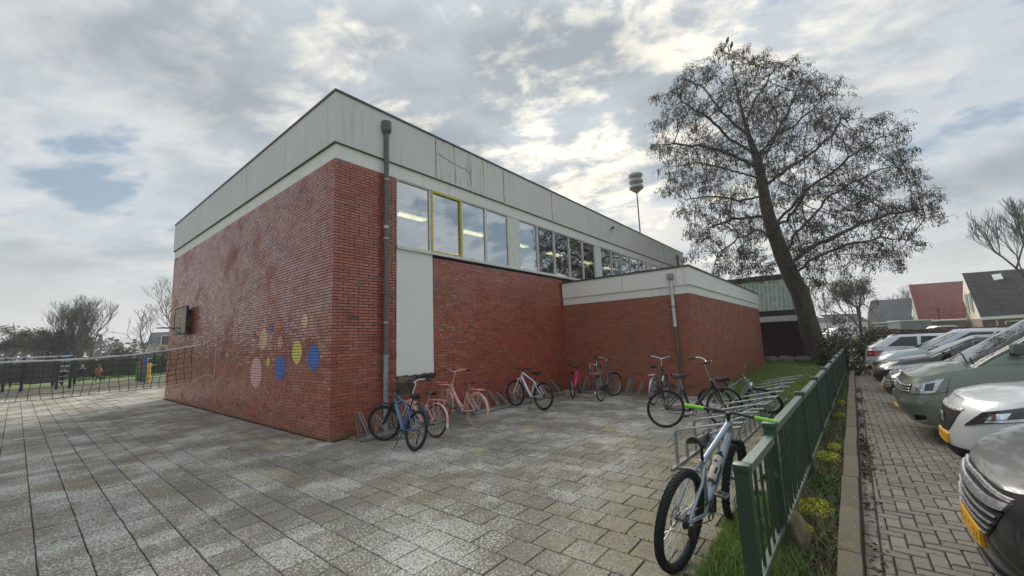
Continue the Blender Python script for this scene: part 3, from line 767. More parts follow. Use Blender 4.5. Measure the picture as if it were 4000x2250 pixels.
def saddle_geo(c, L=.26, W=.15, pitch=0.):
    rows = []
    for i in range(9):
        t = i/8; x = -L*.42+L*t; hw = (W/2)*(1-.78*min(1, max(0, (t-.18)/.62))**.8)*(.72+.28*min(1, t/.12)); row = []
        for j in range(9):
            a = -1+j/4; z = .025*(1-a*a)-.022*abs(a)**3 + (.012 if t < .2 else 0) - .01*sin(pi*t)
            row.append(Vector((x, a*hw, z)))
        rows.append(row)
    b = MB(); b.grid(rows, True); low = [[p+Vector((0, 0, -.022-.02*(1-abs(-1+j/4)))) for j, p in enumerate(r)] for r in rows]; b.grid(low)
    ring = lambda q: [q[0][j] for j in range(9)]+[q[i][8] for i in range(1, 9)]+[q[8][j] for j in range(7, -1, -1)]+[q[i][0] for i in range(7, 0, -1)]
    A, B = ring(rows), ring(low); n = len(A)
    b.add(A+B, [(i, (i+1) % n, n+(i+1) % n, n+i) for i in range(n)])
    return b.xf(Matrix.Translation(Vector(c)) @ Matrix.Rotation(pitch, 4, 'Y'))

def bicycle(label, R, Fp, lean=0., steer=0., wr=.33, tw=.022, kind='city', frame='black_paint', tyre='rubber', rim='rim_alloy', rimf=None, saddle='saddle_black', seat_h=.92, bar_h=1.02, bar_w=.6, grip='black_plastic', bar='alloy',
            fender=None, carrier=None, chainguard=False, basket=False, front_tray=None, stand=0, susp=False, tail=None, extras=(), wb=None, roll_z=0., name='bicycle', ft=.019, group='bicycles parked at the racks', spokes=24, sr=.0014):
    R = Vector((*R, roll_z)) if len(R) == 2 else Vector(R); Fp = Vector((*Fp, R.z)) if len(Fp) == 2 else Vector(Fp)
    hd = Fp-R; ang = math.atan2(hd.y, hd.x); el = math.atan2(hd.z, Vector((hd.x, hd.y)).length); WB = wb or hd.length
    q = Quaternion((0, 0, 1), ang) @ Quaternion((0, 1, 0), -el) @ Quaternion((1, 0, 0), lean)
    root = thing(name, label, 'bicycle', R, q, group)
    k = wr/.33
    RA, FA = Vector((0, 0, wr)), Vector((WB, 0, wr))
    BBc = Vector((.43*k, 0, wr-.05*k)); ha = radians(69.5); u = Vector((-cos(ha), 0, sin(ha))); fn = Vector((sin(ha), 0, cos(ha)))
    lf = wr + (.14 if susp else .06)
    HBm = FA - fn*.045 + u*lf; HT = HBm + u*(.13 if kind != 'city' else .2)*k
    sa = radians(71 if kind == 'city' else 73); su = Vector((-cos(sa), 0, sin(sa)))
    SC = BBc + su*(.44 if kind == 'city' else .38)*k       # seat cluster
    ST = BBc + su*((seat_h-BBc.z)/sin(sa))
    M = Matrix.Translation(HBm) @ Matrix.Rotation(steer, 4, u) @ Matrix.Translation(-HBm)
    # frame
    b = MB(); t = ft
    if kind == 'mtb':
        b.tube([HT-u*.02, SC+u*0+Vector((.0, 0, .0))], [t*1.05, t*.9], 10); b.tube([HBm+u*.02, (HBm+BBc)/2+Vector((-.02, 0, -.02)), BBc], [t*1.25, t*1.45, t*1.15], 10)
    elif kind == 'step':
        b.tube(smooth_path([HT-u*.05, HT-u*.05+(BBc-HT)*.35+Vector((-.03, 0, -.03)), BBc+(SC-BBc)*.22+Vector((.09, 0, .02)), BBc+(SC-BBc)*.28]), t*.95, 10)
        b.tube([HBm+u*.02, (HBm+BBc)/2+Vector((-.015, 0, -.02)), BBc], t*1.05, 10)
    elif kind == 'mono':
        b.tube(smooth_path([HBm+u*.06, HBm+(BBc-HBm)*.45+Vector((-.015, 0, .0)), BBc+Vector((.02, 0, .02)), BBc]), [t*1.0]*6+[t*1.5]*7+[t*1.5]*6, 12)
    else:
        b.tube([HT-u*.03, SC], t*.9, 10); b.tube([HBm+u*.03, BBc], t, 10)
    b.tube([BBc, SC+su*.02], t*.95, 10); b.tube([HBm-u*.01, HT+u*.005], t*1.15, 10); b.lathe([(t*1.3, -.036), (t*1.3, .036)], BBc, (0, 1, 0), 12)
    for s_ in (1, -1):
        y = .058*s_
        b.tube([SC+Vector((0, .018*s_, -.02)), SC+(RA-SC)*.35+Vector((0, y*.9, 0)), RA+Vector((0, y, 0))], t*.5, 7)
        b.tube([BBc+Vector((-.02, .025*s_, 0)), BBc+(RA-BBc)*.4+Vector((0, y, 0)), RA+Vector((0, y, 0))], t*.55, 7)
    b.build('frame', frame, root)
    # fork
    b = MB(); cr = FA+u*(wr+.035)-fn*.02
    fm = 'black_plastic' if susp == 2 else frame
    if susp:
        cr = FA+u*(wr+.05)-fn*.02
        b.bbox(cr+u*.02, (.05, .15, .035), .01, Matrix.Rotation(pi/2-ha, 3, 'Y').inverted())
        for s_ in (1, -1):
            b.tube([cr+Vector((0, .06*s_, 0))+u*.045, cr+Vector((0, .06*s_, 0))-u*.12], .016, 8); b.tube([cr+Vector((0, .06*s_, 0))-u*.1, FA+Vector((0, .06*s_, 0))], .021, 8)
        b.tube([cr+Vector((.02, .06, 0))-u*.1, cr+Vector((.045, 0, 0))-u*.07, cr+Vector((.02, -.06, 0))-u*.1], .011, 6)
        b.tube([cr, HBm], .016, 8)
    else:
        for s_ in (1, -1): b.tube(smooth_path([HBm-u*.01+Vector((0, .012*s_, 0)), cr+Vector((0, .045*s_, 0)), FA+u*wr*.4-fn*.03+Vector((0, .05*s_, 0)), FA+Vector((0, .05*s_, 0))], 4), [t*.75]*5+[t*.65]*8, 7)
    b.xf(M).build('fork', fm, root)
    wheel(root, RA, wr, tw, tyre, rim, spokes, knob=('knob' in extras), rim_w=.013, disc=('disc' in extras), cassette=(kind == 'mtb'), sr=sr)
    wheel(root, FA, wr, tw, tyre, rimf or rim, spokes, M, knob=('knob' in extras), disc=('disc' in extras), sr=sr)
    # seat post and saddle
    MB().tube([SC, ST-su*.03], .0135, 8).build('seat_post', 'alloy' if kind != 'mtb' else 'black_plastic', root)
    s_ = saddle_geo(ST+Vector((-.02, 0, .015)), .27*k**.5, (.2 if kind != 'mtb' else .145)*k**.3, pitch=0).build('saddle', saddle, root)
    # handlebar
    bz = bar_h
    stem_top = HT+u*max(.02, (bz-.03-HT.z)/u.z if kind != 'mtb' else .06)
    if kind == 'mtb':
        C0 = stem_top+fn*.05; MB().tube([HT, stem_top+u*.01], .017, 8).bbox(stem_top+fn*.025, (.08, .036, .034), .008).xf(M).build('stem', 'black_plastic', root)
        hw = bar_w/2; lift = max(0, bz-C0.z)
        pts = [C0+Vector((-.05, -hw, lift)), C0+Vector((-.035, -hw*.55, lift)), C0+Vector((-.008, -hw*.2, lift*.2)), C0, C0+Vector((-.008, hw*.2, lift*.2)), C0+Vector((-.035, hw*.55, lift)), C0+Vector((-.05, hw, lift))]
    else:
        MB().tube([HT-u*.02, stem_top], .013, 8).tube([stem_top-u*.01, stem_top+fn*.05], .013, 8).xf(M).build('stem', bar, root)
        C0 = stem_top+fn*.06; hw = bar_w/2
        pts = [C0+Vector((-.24, -hw, .03)), C0+Vector((-.12, -hw*.96, .05)), C0+Vector((-.01, -hw*.66, .055)), C0+Vector((.02, -hw*.3, .02)), C0, C0+Vector((.02, hw*.3, .02)), C0+Vector((-.01, hw*.66, .055)), C0+Vector((-.12, hw*.96, .05)), C0+Vector((-.24, hw, .03))]
    sp = smooth_path(pts, 5)
    h = MB().tube(sp, .0125, 8).xf(M).build('handlebar', bar, root)
    n = len(sp)
    for side in (0, 1):
        seg = sp[:7] if side == 0 else sp[-7:]
        if kind == 'mtb': seg = sp[:6] if side == 0 else sp[-6:]
        MB().tube(seg, .0175, 10).xf(M).build('grip', grip, h)
        e = seg[-1] if side == 0 else seg[0]; dv = (seg[0]-seg[-1]) if side == 0 else (seg[-1]-seg[0])
        MB().bbox(e-dv*.08, (.035, .03, .03), .008).tube([e+Vector((.02, 0, -.005)), e+Vector((.035, 0, -.02))+dv*.75], .006, 5).xf(M).build('brake_lever', 'black_plastic', h)
    # drivetrain
    c = MB(); c.lathe([(.018, -.07), (.018, .07)], BBc, (0, 1, 0), 10)
    ca_ = radians(20 if 'crank' not in extras else -80)
    for s_ in (1, -1):
        e = BBc+Vector((cos(ca_)*.165*s_, .075*s_, sin(ca_)*.165*s_)); c.tube([BBc+Vector((0, .07*s_, 0)), e], [.014, .010], 6)
    cr_ = c.build('crank', 'alloy' if kind != 'mtb' else 'steel_dark', root)
    for s_ in (1, -1):
        e = BBc+Vector((cos(ca_)*.165*s_, .13*s_, sin(ca_)*.165*s_)); pb = MB()
        pb.tube([e-Vector((0, .05*s_, 0)), e+Vector((0, .045*s_, 0))], .007, 6)
        for dx in (-.042, .042): pb.bbox(e+Vector((dx, 0, 0)), (.016, .09, .02), .005)
        for dy in (-.04, 0, .04): pb.bbox(e+Vector((0, dy, 0)), (.085, .014, .016), .004)
        pb.build('pedal', 'grey_frame' if kind == 'mtb' else 'black_plastic', cr_)
    ch = MB(); ch.torus(BBc+Vector((0, -.05, 0)), (0, 1, 0), .082, .007, 28, 5, .3)
    for a in range(5): ch.tube([BBc+Vector((0, -.05, 0)), BBc+Vector((cos(a*1.257)*.08, -.05, sin(a*1.257)*.08))], .007, 5)
    ch.build('chainring', 'steel_dark', cr_)
    if chainguard:
        g_ = MB(); pr = [(BBc.x+.10, BBc.z+.02), (BBc.x+.07, BBc.z+.095), (BBc.x-.02, BBc.z+.10), (.02, wr+.055), (-.05, wr+.03), (-.05, wr-.03), (.02, wr-.05), (BBc.x, BBc.z-.095), (BBc.x+.08, BBc.z-.07)]
        g_.prism([(x, -.04, z) for x, z in pr], (0, -.035, 0)).build('chain_guard', 'black_plastic', root)
    else:
        g_ = MB()
        for dz, r2_ in ((.082, .05), (-.082, -.05)): g_.tube([BBc+Vector((0, -.05, dz)), RA+Vector((0, -.045, r2_))], .004, 5)
        g_.build('chain', 'rust_chain', root)
    if kind == 'mtb' and 'derail' in extras:
        d_ = MB(); d_.bbox(RA+Vector((.01, -.075, -.06)), (.05, .03, .07), .01); d_.bbox(RA+Vector((.03, -.075, -.15)), (.04, .02, .11), .01); d_.lathe([(.025, -.006), (.025, .006)], RA+Vector((.035, -.07, -.2)), (0, 1, 0), 12)
        d_.build('derailleur', 'black_plastic', root)
    def fender_geo(ax, a0, a1, w=.026, r=None):
        r = r or wr+.016; rows = []
        for i in range(19):
            th = a0+(a1-a0)*i/18; e = Vector((cos(th), 0, sin(th)))
            rows.append([ax+e*(r+dz)+Vector((0, y, 0)) for y, dz in ((-w, -.016), (-w*.7, .0), (0, .008), (w*.7, 0), (w, -.016))])
        f = MB().grid(rows); f.grid([[p-(p-ax).normalized()*.003 for p in rw] for rw in rows], True); return f
    if fender:
        fender_geo(RA, radians(-5) if 'longfender' not in extras else radians(10), radians(205)) if 0 else None
        f_ = fender_geo(RA, radians(60), radians(195)); 
        f_.build('mudguard', fender, root)
        fender_geo(FA, radians(15), radians(150)).xf(M).build('mudguard', fender, root)
        if 'whitetip' in extras:
            th = radians(192); MB().bbox(RA+Vector((cos(th), 0, sin(th)))*(wr+.02), (.012, .05, .09), .005).build('mudguard_tip', 'reflector_white', root)
    if 'shortfender' in extras:
        fender_geo(RA+Vector((0, 0, .02)), radians(80), radians(165), .03, wr+.03).build('mudguard', 'black_plastic', root)
        fender_geo(FA+Vector((0, 0, .02)), radians(60), radians(130), .028, wr+.03).xf(M).build('mudguard', 'black_plastic', root)
    if carrier:
        c_ = MB(); z = 2*wr+.075
        for y in (-.06, -.02, .02, .06): c_.tube([(-.2, y, z+.0), (.18, y, z)], .006, 6)
        for x in (-.2, -.1, 0, .1, .18): c_.tube([(x, -.062, z), (x, .062, z)], .006, 6)
        for s_ in (1, -1):
            for x in (-.13, .06): c_.tube([(x, .06*s_, z), RA+Vector((0, .065*s_, 0))], .005, 6)
        c_.tube([(.18, 0, z), SC-su*.02], .006, 6)
        c_.build('luggage_rack', carrier, root)
        if tail: MB().bbox((-.215, 0, z-.03), (.03, .08, .05), .01).build('tail_light', tail, root)
    if front_tray:
        c_ = MB(); p0 = FA+Vector((.0, 0, wr+.12))
        for y in (-.12, -.06, 0, .06, .12): c_.tube([p0+Vector((-.06, y, 0)), p0+Vector((.2, y, 0))], .007, 6)
        for x in (-.06, .07, .2): c_.tube([p0+Vector((x, -.12, 0)), p0+Vector((x, .12, 0))], .007, 6)
        c_.tube([p0+Vector((.2, -.12, 0)), p0+Vector((.2, -.12, .05)), p0+Vector((.2, .12, .05)), p0+Vector((.2, .12, 0))], .007, 6)
        for s_ in (1, -1): c_.tube([p0+Vector((.1, .1*s_, 0)), FA+Vector((0, .06*s_, 0))], .006, 6)
        c_.tube([p0+Vector((-.06, 0, 0)), HBm+u*.06], .009, 6)
        c_.xf(M).build('front_carrier', front_tray, root)
    if basket:
        p0 = FA+Vector((-.02, 0, wr+.14)); c_ = MB(); rows = []; rings = 9
        for i in range(rings+1):
            t_ = i/rings; hw, hl = .14+.05*t_, .10+.04*t_; ring = []
            for j in range(24):
                th = 2*pi*j/24; sx = math.copysign(abs(cos(th))**.6, cos(th)); sy = math.copysign(abs(sin(th))**.6, sin(th))
                ring.append(p0+Vector((sx*hl, sy*hw, t_*.24)))
            rows.append(ring)
        for i, ring in enumerate(rows): c_.tube(ring+[ring[0]], .009 if i < rings else .014, 5, False)
        for j in range(24): c_.tube([rows[i][j]+Vector((0, 0, 0)) for i in range(0, rings+1)], .006, 4)
        c_.grid([[rows[0][j] for j in range(24)], [p0]*24])
        bk = c_.xf(M).build('basket', 'wicker', root)
        f_ = MB(); rk_ = random.Random(6)
        for k_ in range(60):
            a_ = p0+Vector((rk_.uniform(-.1, .1), rk_.uniform(-.14, .14), .23)); f_.tube([a_, a_+Vector((rk_.uniform(-.1, .1), rk_.uniform(-.12, .12), rk_.uniform(.0, .09))), a_+Vector((rk_.uniform(-.2, .2), rk_.uniform(-.2, .2), rk_.uniform(.0, .12)))], .004, 4)
        f_.xf(M).build('twigs', 'cloth_straw', bk)
    if stand:
        MB().tube([BBc+Vector((-.06, .03*stand, -.03)), (BBc.x-.12, .18*stand, -.0+.02*0)], .008, 6).build('kickstand', 'black_plastic' if kind == 'mtb' else 'steel_dark', root)
    if 'orange' in extras:
        for ax, MM in ((RA, None), (FA, M)):
            o = MB().bbox(ax+Vector((wr*.45, 0, -wr*.32)), (.03, .02, .07), .006); (o.xf(MM) if MM is not None else o).build('reflector', 'reflector_orange', root)
    if 'bottle' in extras:
        dv = (BBc-HBm).normalized(); nv = Vector((dv.z, 0, -dv.x)); nv = nv if nv.z > 0 else -nv
        p0 = HBm+dv*.30+nv*.078; ax = -dv
        bt = MB().lathe([(.02, -.2), (.037, -.19), (.038, -.08), (.033, -.065), (.038, -.05), (.038, .01), (.03, .03)], p0, ax, 18).build('bottle', 'bottle_white', root)
        MB().lathe([(.03, .03), (.031, .05), (.016, .056), (.014, .08)], p0, ax, 14).build('bottle_cap', 'black_plastic', bt)
        cg = MB()
        for s_ in (1, -1): cg.tube(smooth_path([p0+dv*.19-nv*.04+Vector((0, .03*s_, 0)), p0+dv*.14+Vector((0, .041*s_, 0))+nv*.0, p0+dv*.05+Vector((0, .04*s_, 0)), p0+dv*.03+nv*.045], 4), .006, 6)
        cg.tube(smooth_path([p0+dv*.2-nv*.04+Vector((0, .03, 0)), p0+dv*.205+nv*.03, p0+dv*.2-nv*.04+Vector((0, -.03, 0))], 5), .006, 6)
        cg.build('bottle_cage', 'black_plastic', root)
        MB().grid([[p0+dv*(.08+.06*i)+nv*(.0385*cos(a))+Vector((0, .0385*sin(a), 0)) for a in (-.85, -.6, -.4)] for i in (0, 1)]).build('bottle_print', 'ink', bt)
        # maker's lettering as dark bars along the down tube
        for s_ in (1, -1):
            lt = MB(); rk_ = random.Random(4)
            for i in range(6):
                c = HBm+dv*(.12+i*.042)+Vector((0, .0345*s_, 0)); lt.box(c, (.03, .003, .009), Matrix.Rotation(-.8, 3, 'Y')); lt.box(c+Vector((.006, 0, .008)), (.008, .003, .02), Matrix.Rotation(-.8, 3, 'Y'))
            lt.build('frame_lettering', 'ink', root)
        cb = MB()
        for s_ in (1, -1):
            cb.tube(smooth_path([C0+Vector((-.03, .2*s_, .0)), C0+Vector((.10, .1*s_, -.03)), HBm+Vector((.1, .05*s_, .03)), HBm+Vector((.02, .03*s_, -.06)), BBc+(HBm-BBc)*.6+Vector((0, .02*s_, .05))], 6), .0032, 5)
        cb.build('brake_cable', 'black_plastic', root)
    if 'lettering' in extras:
        lt = MB(); dv = (BBc-HBm).normalized()
        for i in range(7):
            c = HBm+dv*(.14+i*.038)
            for s_ in (1, -1): lt.box(c+Vector((0, .029*s_, .004*(i % 2))), (.02, .004, .018), Matrix.Rotation(.5+.5*(i % 2), 3, 'Y'))
        lt.build('frame_lettering', 'lime_print', root)
    if 'bell' in extras:
        MB().lathe([(.006, -.02), (.032, -.012), (.034, .0), (.026, .018), (.008, .026)], sp[n//2+5]+Vector((0, 0, .045)), (0, 0, 1), 14).xf(M).build('bell', 'bell_pink', h)
    if 'flowers' in extras:
        for i in range(11):
            c = HT-u*.05+(BBc-HT)*(i*.055)+Vector((rr.uniform(-.02, .03), rr.uniform(-.03, .03), .035)); fl = MB()
            for a in range(6): fl.lathe([(.004, 0), (.016, .006), (.004, .011)], c+Vector((cos(a*1.05)*.017, sin(a*1.05)*.017, .004)), (cos(a*1.05), sin(a*1.05), 2), 6)
            fl.build('flower', ('flower_teal', 'flower_white', 'flower_teal', 'flower_purple')[i % 4], root)
    if 'childseat' in extras:     # wire hoop rack above the rear wheel
        c_ = MB(); z = 2*wr+.08
        c_.tube([(-.22, -.13, z), (.16, -.13, z), (.16, .13, z), (-.22, .13, z), (-.22, -.13, z)], .008, 6)
        for y in (-.1, 0.1): c_.tube(smooth_path([(-.2, y, z), (-.21, y, z+.2), (-.14, y, z+.3), (-.06, y, z+.2), (-.05, y, z)]), .007, 6)
        c_.tube(smooth_path([(-.2, -.1, z+.2), (-.2, 0, z+.26), (-.2, .1, z+.2)]), .007, 6)
        c_.build('wire_carrier', 'alloy', root)
    return root

# along the window wall
bicycle("blue and black child's mountain bike leaning at the brick corner end of the rack", (-5.72, 4.28), (-6.80, 4.40), lean=.20, steer=.75, wr=.325, tw=.028, kind='mtb', frame='blue_paint', rim='rim_black', seat_h=.86, bar_h=.97, bar_w=.6, susp=2, stand=1, extras=('shortfender', 'orange', 'lettering', 'crank', 'derail'), bar='black_plastic', ft=.021)
bicycle("dusty pink girl's bike with wicker basket, next to the blue bike", (-6.15, 5.10), (-7.12, 5.06), lean=.13, steer=.15, wr=.305, kind='step', frame='pink_paint', tyre='rubber_dusty', rim='rim_pink', saddle='saddle_brown', seat_h=.80, bar_h=1.0, bar_w=.54, fender='pink_paint', carrier='pink_paint', basket=True, extras=('flowers', 'whitetip'), bar='white_paint', ft=.02)
bicycle("pink step-through bike with cream tyres, tan saddle and pink bell", (-6.06, 6.13), (-7.14, 6.22), lean=.06, steer=-.12, wr=.345, kind='step', frame='pink_paint', tyre='tyre_cream', rim='rim_pink', saddle='saddle_tan', seat_h=.90, bar_h=1.12, bar_w=.60, fender='pink_paint', carrier='pink_paint', tail='reflector_red', front_tray='pink_paint', extras=('bell',), bar='pink_paint', ft=.022)
bicycle('white mountain bike with black wheels parked by the middle of the window-wall rack', (-6.02, 8.46), (-7.07, 8.64), lean=.10, steer=.1, wr=.345, tw=.028, kind='mtb', frame='white_paint', rim='rim_black', seat_h=.90, bar_h=1.0, bar_w=.6, susp=1, stand=1, extras=('orange',), bar='black_plastic', ft=.021)
# in front of the annex
bicycle('hot pink kids bike in the inner corner of the annex', (-6.36, 10.5), (-6.70, 11.48), lean=-.03, steer=.05, wr=.31, kind='mtb', frame='hot_pink', rim='rim_black', seat_h=.72, bar_h=.94, bar_w=.62, extras=('shortfender',), bar='black_plastic', ft=.026)
bicycle('dark grey city bike with wire carrier, second from the annex inner corner', (-5.38, 10.36), (-5.50, 11.46), lean=-.10, steer=-.45, wr=.345, kind='city', frame='grey_frame', rim='rim_alloy', seat_h=.93, bar_h=1.1, bar_w=.58, fender='black_plastic', carrier='alloy', extras=('childseat', 'whitetip'), chainguard=True)
bicycle('black city bike with white handlebar and red tail light beside the annex downpipe', (-3.9, 10.28), (-3.97, 11.36), lean=.06, steer=.05, wr=.345, kind='city', frame='black_paint', rim='rim_alloy', seat_h=.94, bar_h=1.13, bar_w=.60, fender='alloy', carrier='alloy', tail='reflector_red', chainguard=True, bar='white_paint')
# at the free-standing rack
bicycle('tall matt black step-through bike standing left of the free-standing rack', (-2.79, 7.93), (-1.92, 8.62), lean=.12, steer=.05, wr=.36, kind='mono', frame='black_paint', rim='rim_black', seat_h=.97, bar_h=1.22, bar_w=.58, carrier='black_plastic', ft=.022)
bicycle('grey mountain bike fallen over the far end of the free-standing rack', (-2.32, 9.9, .0), (-1.40, 9.95, .05), lean=.55, steer=-.3, wr=.345, tw=.028, kind='mtb', frame='silver_frame', rim='rim_black', seat_h=.9, bar_h=1.0, bar_w=.64, susp=1, extras=('orange',), bar='black_plastic', ft=.022)
# foreground mountain bike leaning on the green fence
bicycle('blue-grey mountain bike with lime grips and white bottle leaning on the green fence', (-1.155, 3.27), (-1.0, 4.43), lean=.15, steer=.10, wr=.365, tw=.031, kind='mtb', frame='bluegrey_frame', rim='rim_black', seat_h=.90, bar_h=.95, bar_w=.76, grip='lime_grip', bar='black_plastic', susp=2, extras=('knob', 'disc', 'bottle', 'derail', 'crank'), ft=.025, spokes=28, sr=.0022, group='bicycles parked at the racks')
# ------------------------------------------------------------------ bicycle racks
mat('galvanised', (.26, .285, .30), .55, metal=.2, var=.2, vscale=18); mat('galv_dull', (.24, .25, .25), .6, metal=.5, var=.25, vscale=14)
def wall_rack(label, org, along, out, n, pitch=.37):
    """low rack: two flat rails and a pair of bent tubes for each wheel"""
    a, o_ = Vector(along), Vector(out)
    root = thing('bicycle_rack', label, 'bicycle rack', org, None, 'bicycle racks')
    Lg = n*pitch
    for d_ in (.06, .50):
        c = a*(Lg/2)+o_*d_+Vector((0, 0, .022)); rot = Matrix((a, o_, Vector((0, 0, 1)))).transposed()
        MB().box(c, (Lg, .04, .035), rot).build('base_rail', 'galv_dull', root, smooth=False)
    for k in range(2):
        MB().box(a*(Lg*k)+o_*.28+Vector((0, 0, .022)), (.036, .40, .034), Matrix((a, o_, Vector((0, 0, 1)))).transposed()).build('cross_rail', 'galv_dull', root, smooth=False)
    src = None
    for i in range(n):
        h = .46 if i % 2 == 0 else .36
        b = MB()
        for s_ in (-.028, .028):
            P = [o_*.10+a*s_, o_*.09+a*s_+Vector((0, 0, .14)), o_*.02+a*s_+Vector((0, 0, .26)), o_*.03+a*s_+Vector((0, 0, h-.02)), o_*.09+a*s_+Vector((0, 0, h)), o_*.16+a*s_+Vector((0, 0, h-.06)), o_*.42+a*s_+Vector((0, 0, .11)), o_*.48+a*s_+Vector((0, 0, .03))]
            b.tube(smooth_path(P, 3), .0085, 6)
        b.tube([o_*.09-a*.028+Vector((0, 0, h)), o_*.09+a*.028+Vector((0, 0, h))], .0085, 6)
        b.build('wheel_hoop', 'galvanised', root, loc=a*(pitch*(i+.5)))
wall_rack('long low galvanised rack running along the window wall', (BX+.08, 4.15, 0), (0, 1, 0), (1, 0, 0), 19)
wall_rack('low galvanised rack along the annex front wall', (-6.9, YA-.08, 0), (1, 0, 0), (0, -1, 0), 9)
wall_rack('short galvanised rack end past the annex corner at the lawn', (-3.2, YA+.55, 0), (1, .05, 0), (0, -1, 0), 3, .42)
def hairpin_rack(label, org, ang, n, pitch=.40):
    root = thing('bicycle_rack', label, 'bicycle rack', org, ang, 'bicycle racks')
    for x in (.0, .42): MB().box((x, n*pitch/2, .02), (.04, n*pitch+.3, .03)).build('base_rail', 'galv_dull', root, smooth=False)
    for k in (0, n*pitch): MB().box((.2, k, .017), (.5, .04, .026)).build('cross_rail', 'galv_dull', root, smooth=False)
    for i in range(n):
        hi = i % 2 == 0; b = MB(); h = .47 if hi else .25; e = .80 if hi else .66; top = .64 if hi else .50
        r = .033; P = [(0, -r, .03), (0, -r, h-.05), (.015, -r, h-.012), (.06, -r, h+.012), (e-.1, -r, top-.01), (e, -r, top)]
        U = [(e+r*sin(t)*1.7, -r*cos(t), top+.012*sin(t)) for t in [pi*k/8 for k in range(1, 8)]]
        Q = [(x, r, z) for x, _, z in P[::-1]]
        b.tube([Vector(p) for p in P+U+Q], .0105, 8)
        # lower return of the hairpin
        b.tube([Vector((.42, -r, .03)), Vector((.42, -r, h+(top-h)*.5-.01))], .009, 6); b.tube([Vector((.42, r, .03)), Vector((.42, r, h+(top-h)*.5-.01))], .009, 6)
        b.build('wheel_hoop', 'galvanised', root, loc=(0, pitch*(i+.2), 0))
hairpin_rack('free-standing galvanised rack with long hairpin hoops between yard and fence', (-1.90, 5.62, 0), radians(-1.5), 17)

# ------------------------------------------------------------------ green fence
def m_green(name, c, wear=.5):
    mt, g, b = new_mat(name); p = g.pos()
    col = g.mix(g.noise(p, 3, 4), (*[v*.8 for v in c], 1), (*[v*1.15 for v in c], 1))
    col = g.mix(g.ramp(g.noise(p, 9, 6, .7), .55, .75, 0, wear), col, (.20, .27, .20, 1))
    col = g.mix(g.ramp(g.noise(p, 26, 6, .75), .60, .68, 0, wear*1.2), col, (.06, .055, .035, 1))
    col = g.mix(g.ramp(g.noise(p, 14, 5, .7), .63, .68, 0, wear), col, (.13, .06, .03, 1))
    xx, yy, zz_ = g.sep(p); col = g.mix(g.math('MULTIPLY', g.ramp(zz_, .5, .05, 0, .7), g.ramp(g.noise(p, 8, 5), .4, .6)), col, (.07, .075, .03, 1))
    g.set(b, 'Base Color', col); g.set(b, 'Roughness', .42)
m_green('fence_green', (.028, .064, .038), .6); m_green('fence_rail', (.135, .19, .15), .8); m_green('fence_bar', (.036, .07, .044), .6)
fence = thing('green_fence', 'low green metal fence with square posts and thin bars beside the car park', 'fence', (0, 0, 0))
fy = [2.92, 3.95, 6.05, 8.0, 10.05, 12.08, 14.0, 15.95, 17.95, 20.0]
for i, y in enumerate(fy):
    x = fence_x(y); h = .93 if i == 0 else 1.0
    p_ = MB().bx((-.042, -.042, -.1), (.042, .042, h-.05)).build('post', 'fence_green', fence, smooth=False, loc=(x, y, 0))
    MB().bbox((0, 0, h-.025), (.096, .096, .05), .01).build('post_cap', 'fence_green', p_)
for i in range(len(fy)-1):
    y0, y1 = fy[i]+.043, fy[i+1]-.043; x0, x1 = fence_x(y0), fence_x(y1); zt = .90 if i == 0 else .955; zb = .20 if i == 0 else .16
    a = Vector((x1-x0, y1-y0, 0)); ln = a.length; a.normalize(); n_ = Vector((-a.y, a.x, 0)) * -1; rot = Matrix((n_, a, Vector((0, 0, 1)))).transposed()
    c = Vector(((x0+x1)/2, (y0+y1)/2, 0))
    MB().box((0, 0, 0), (.064, ln, .008), rot).box(n_*.029+Vector((0, 0, -.028)), (.006, ln, .05), rot).build('top_rail', 'fence_rail', fence, smooth=False, loc=c+Vector((0, 0, zt)))
    MB().box((0, 0, 0), (.06, ln, .008), rot).box(n_*.032+Vector((0, 0, .02)), (.006, ln, .04), rot).build('bottom_rail', 'fence_rail', fence, smooth=False, loc=c+Vector((0, 0, zb)))
    nb = max(5, int(ln/(.16 if i == 0 else .135)))
    if i == 0: me = None
    for k in range(nb):
        p = Vector((x0, y0, 0))+a*(ln*(k+.5)/nb)
        b = MB().box((0, 0, (zt+zb)/2), (.019, .014, zt-zb-.012), Matrix((n_, a, Vector((rr.gauss(0, .004), rr.gauss(0, .007), 1)))).transposed())
        b.build('bar', 'fence_bar', fence, smooth=False, loc=p)
# boulder at the second post
def rock(b, c, s_, seed):
    r_ = random.Random(seed); bm = bmesh.new(); bmesh.ops.create_icosphere(bm, subdivisions=2, radius=1)
    ph = [r_.uniform(0, 6) for _ in range(6)]
    for v in bm.verts:
        d_ = 1+.12*sin(v.co.x*2.3+ph[0])+.1*sin(v.co.y*3.1+ph[1])+.08*sin(v.co.z*3.7+ph[2])+r_.uniform(-.04, .04)
        v.co = Vector((v.co.x*s_[0], v.co.y*s_[1], v.co.z*s_[2]))*d_+Vector(c)
    bm.verts.index_update(); b.add([v.co[:] for v in bm.verts], [[v.index for v in f.verts] for f in bm.faces]); bm.free(); return b
mat('rock_moss', (.21, .185, .11), .9, var=.35, vscale=12, bump=.8, bscale=30, dirt=(.15, .15, .05), dirt_amt=.6); mat('rock_grey', (.17, .16, .14), .9, var=.3, vscale=5, bump=.6)
tag(rock(MB(), (0, 0, .09), (.075, .10, .17), 4).build('boulder', 'rock_moss', None, loc=(-.46, 4.12, 0)), 'mossy upright stone at the foot of the second green fence post', 'stone')
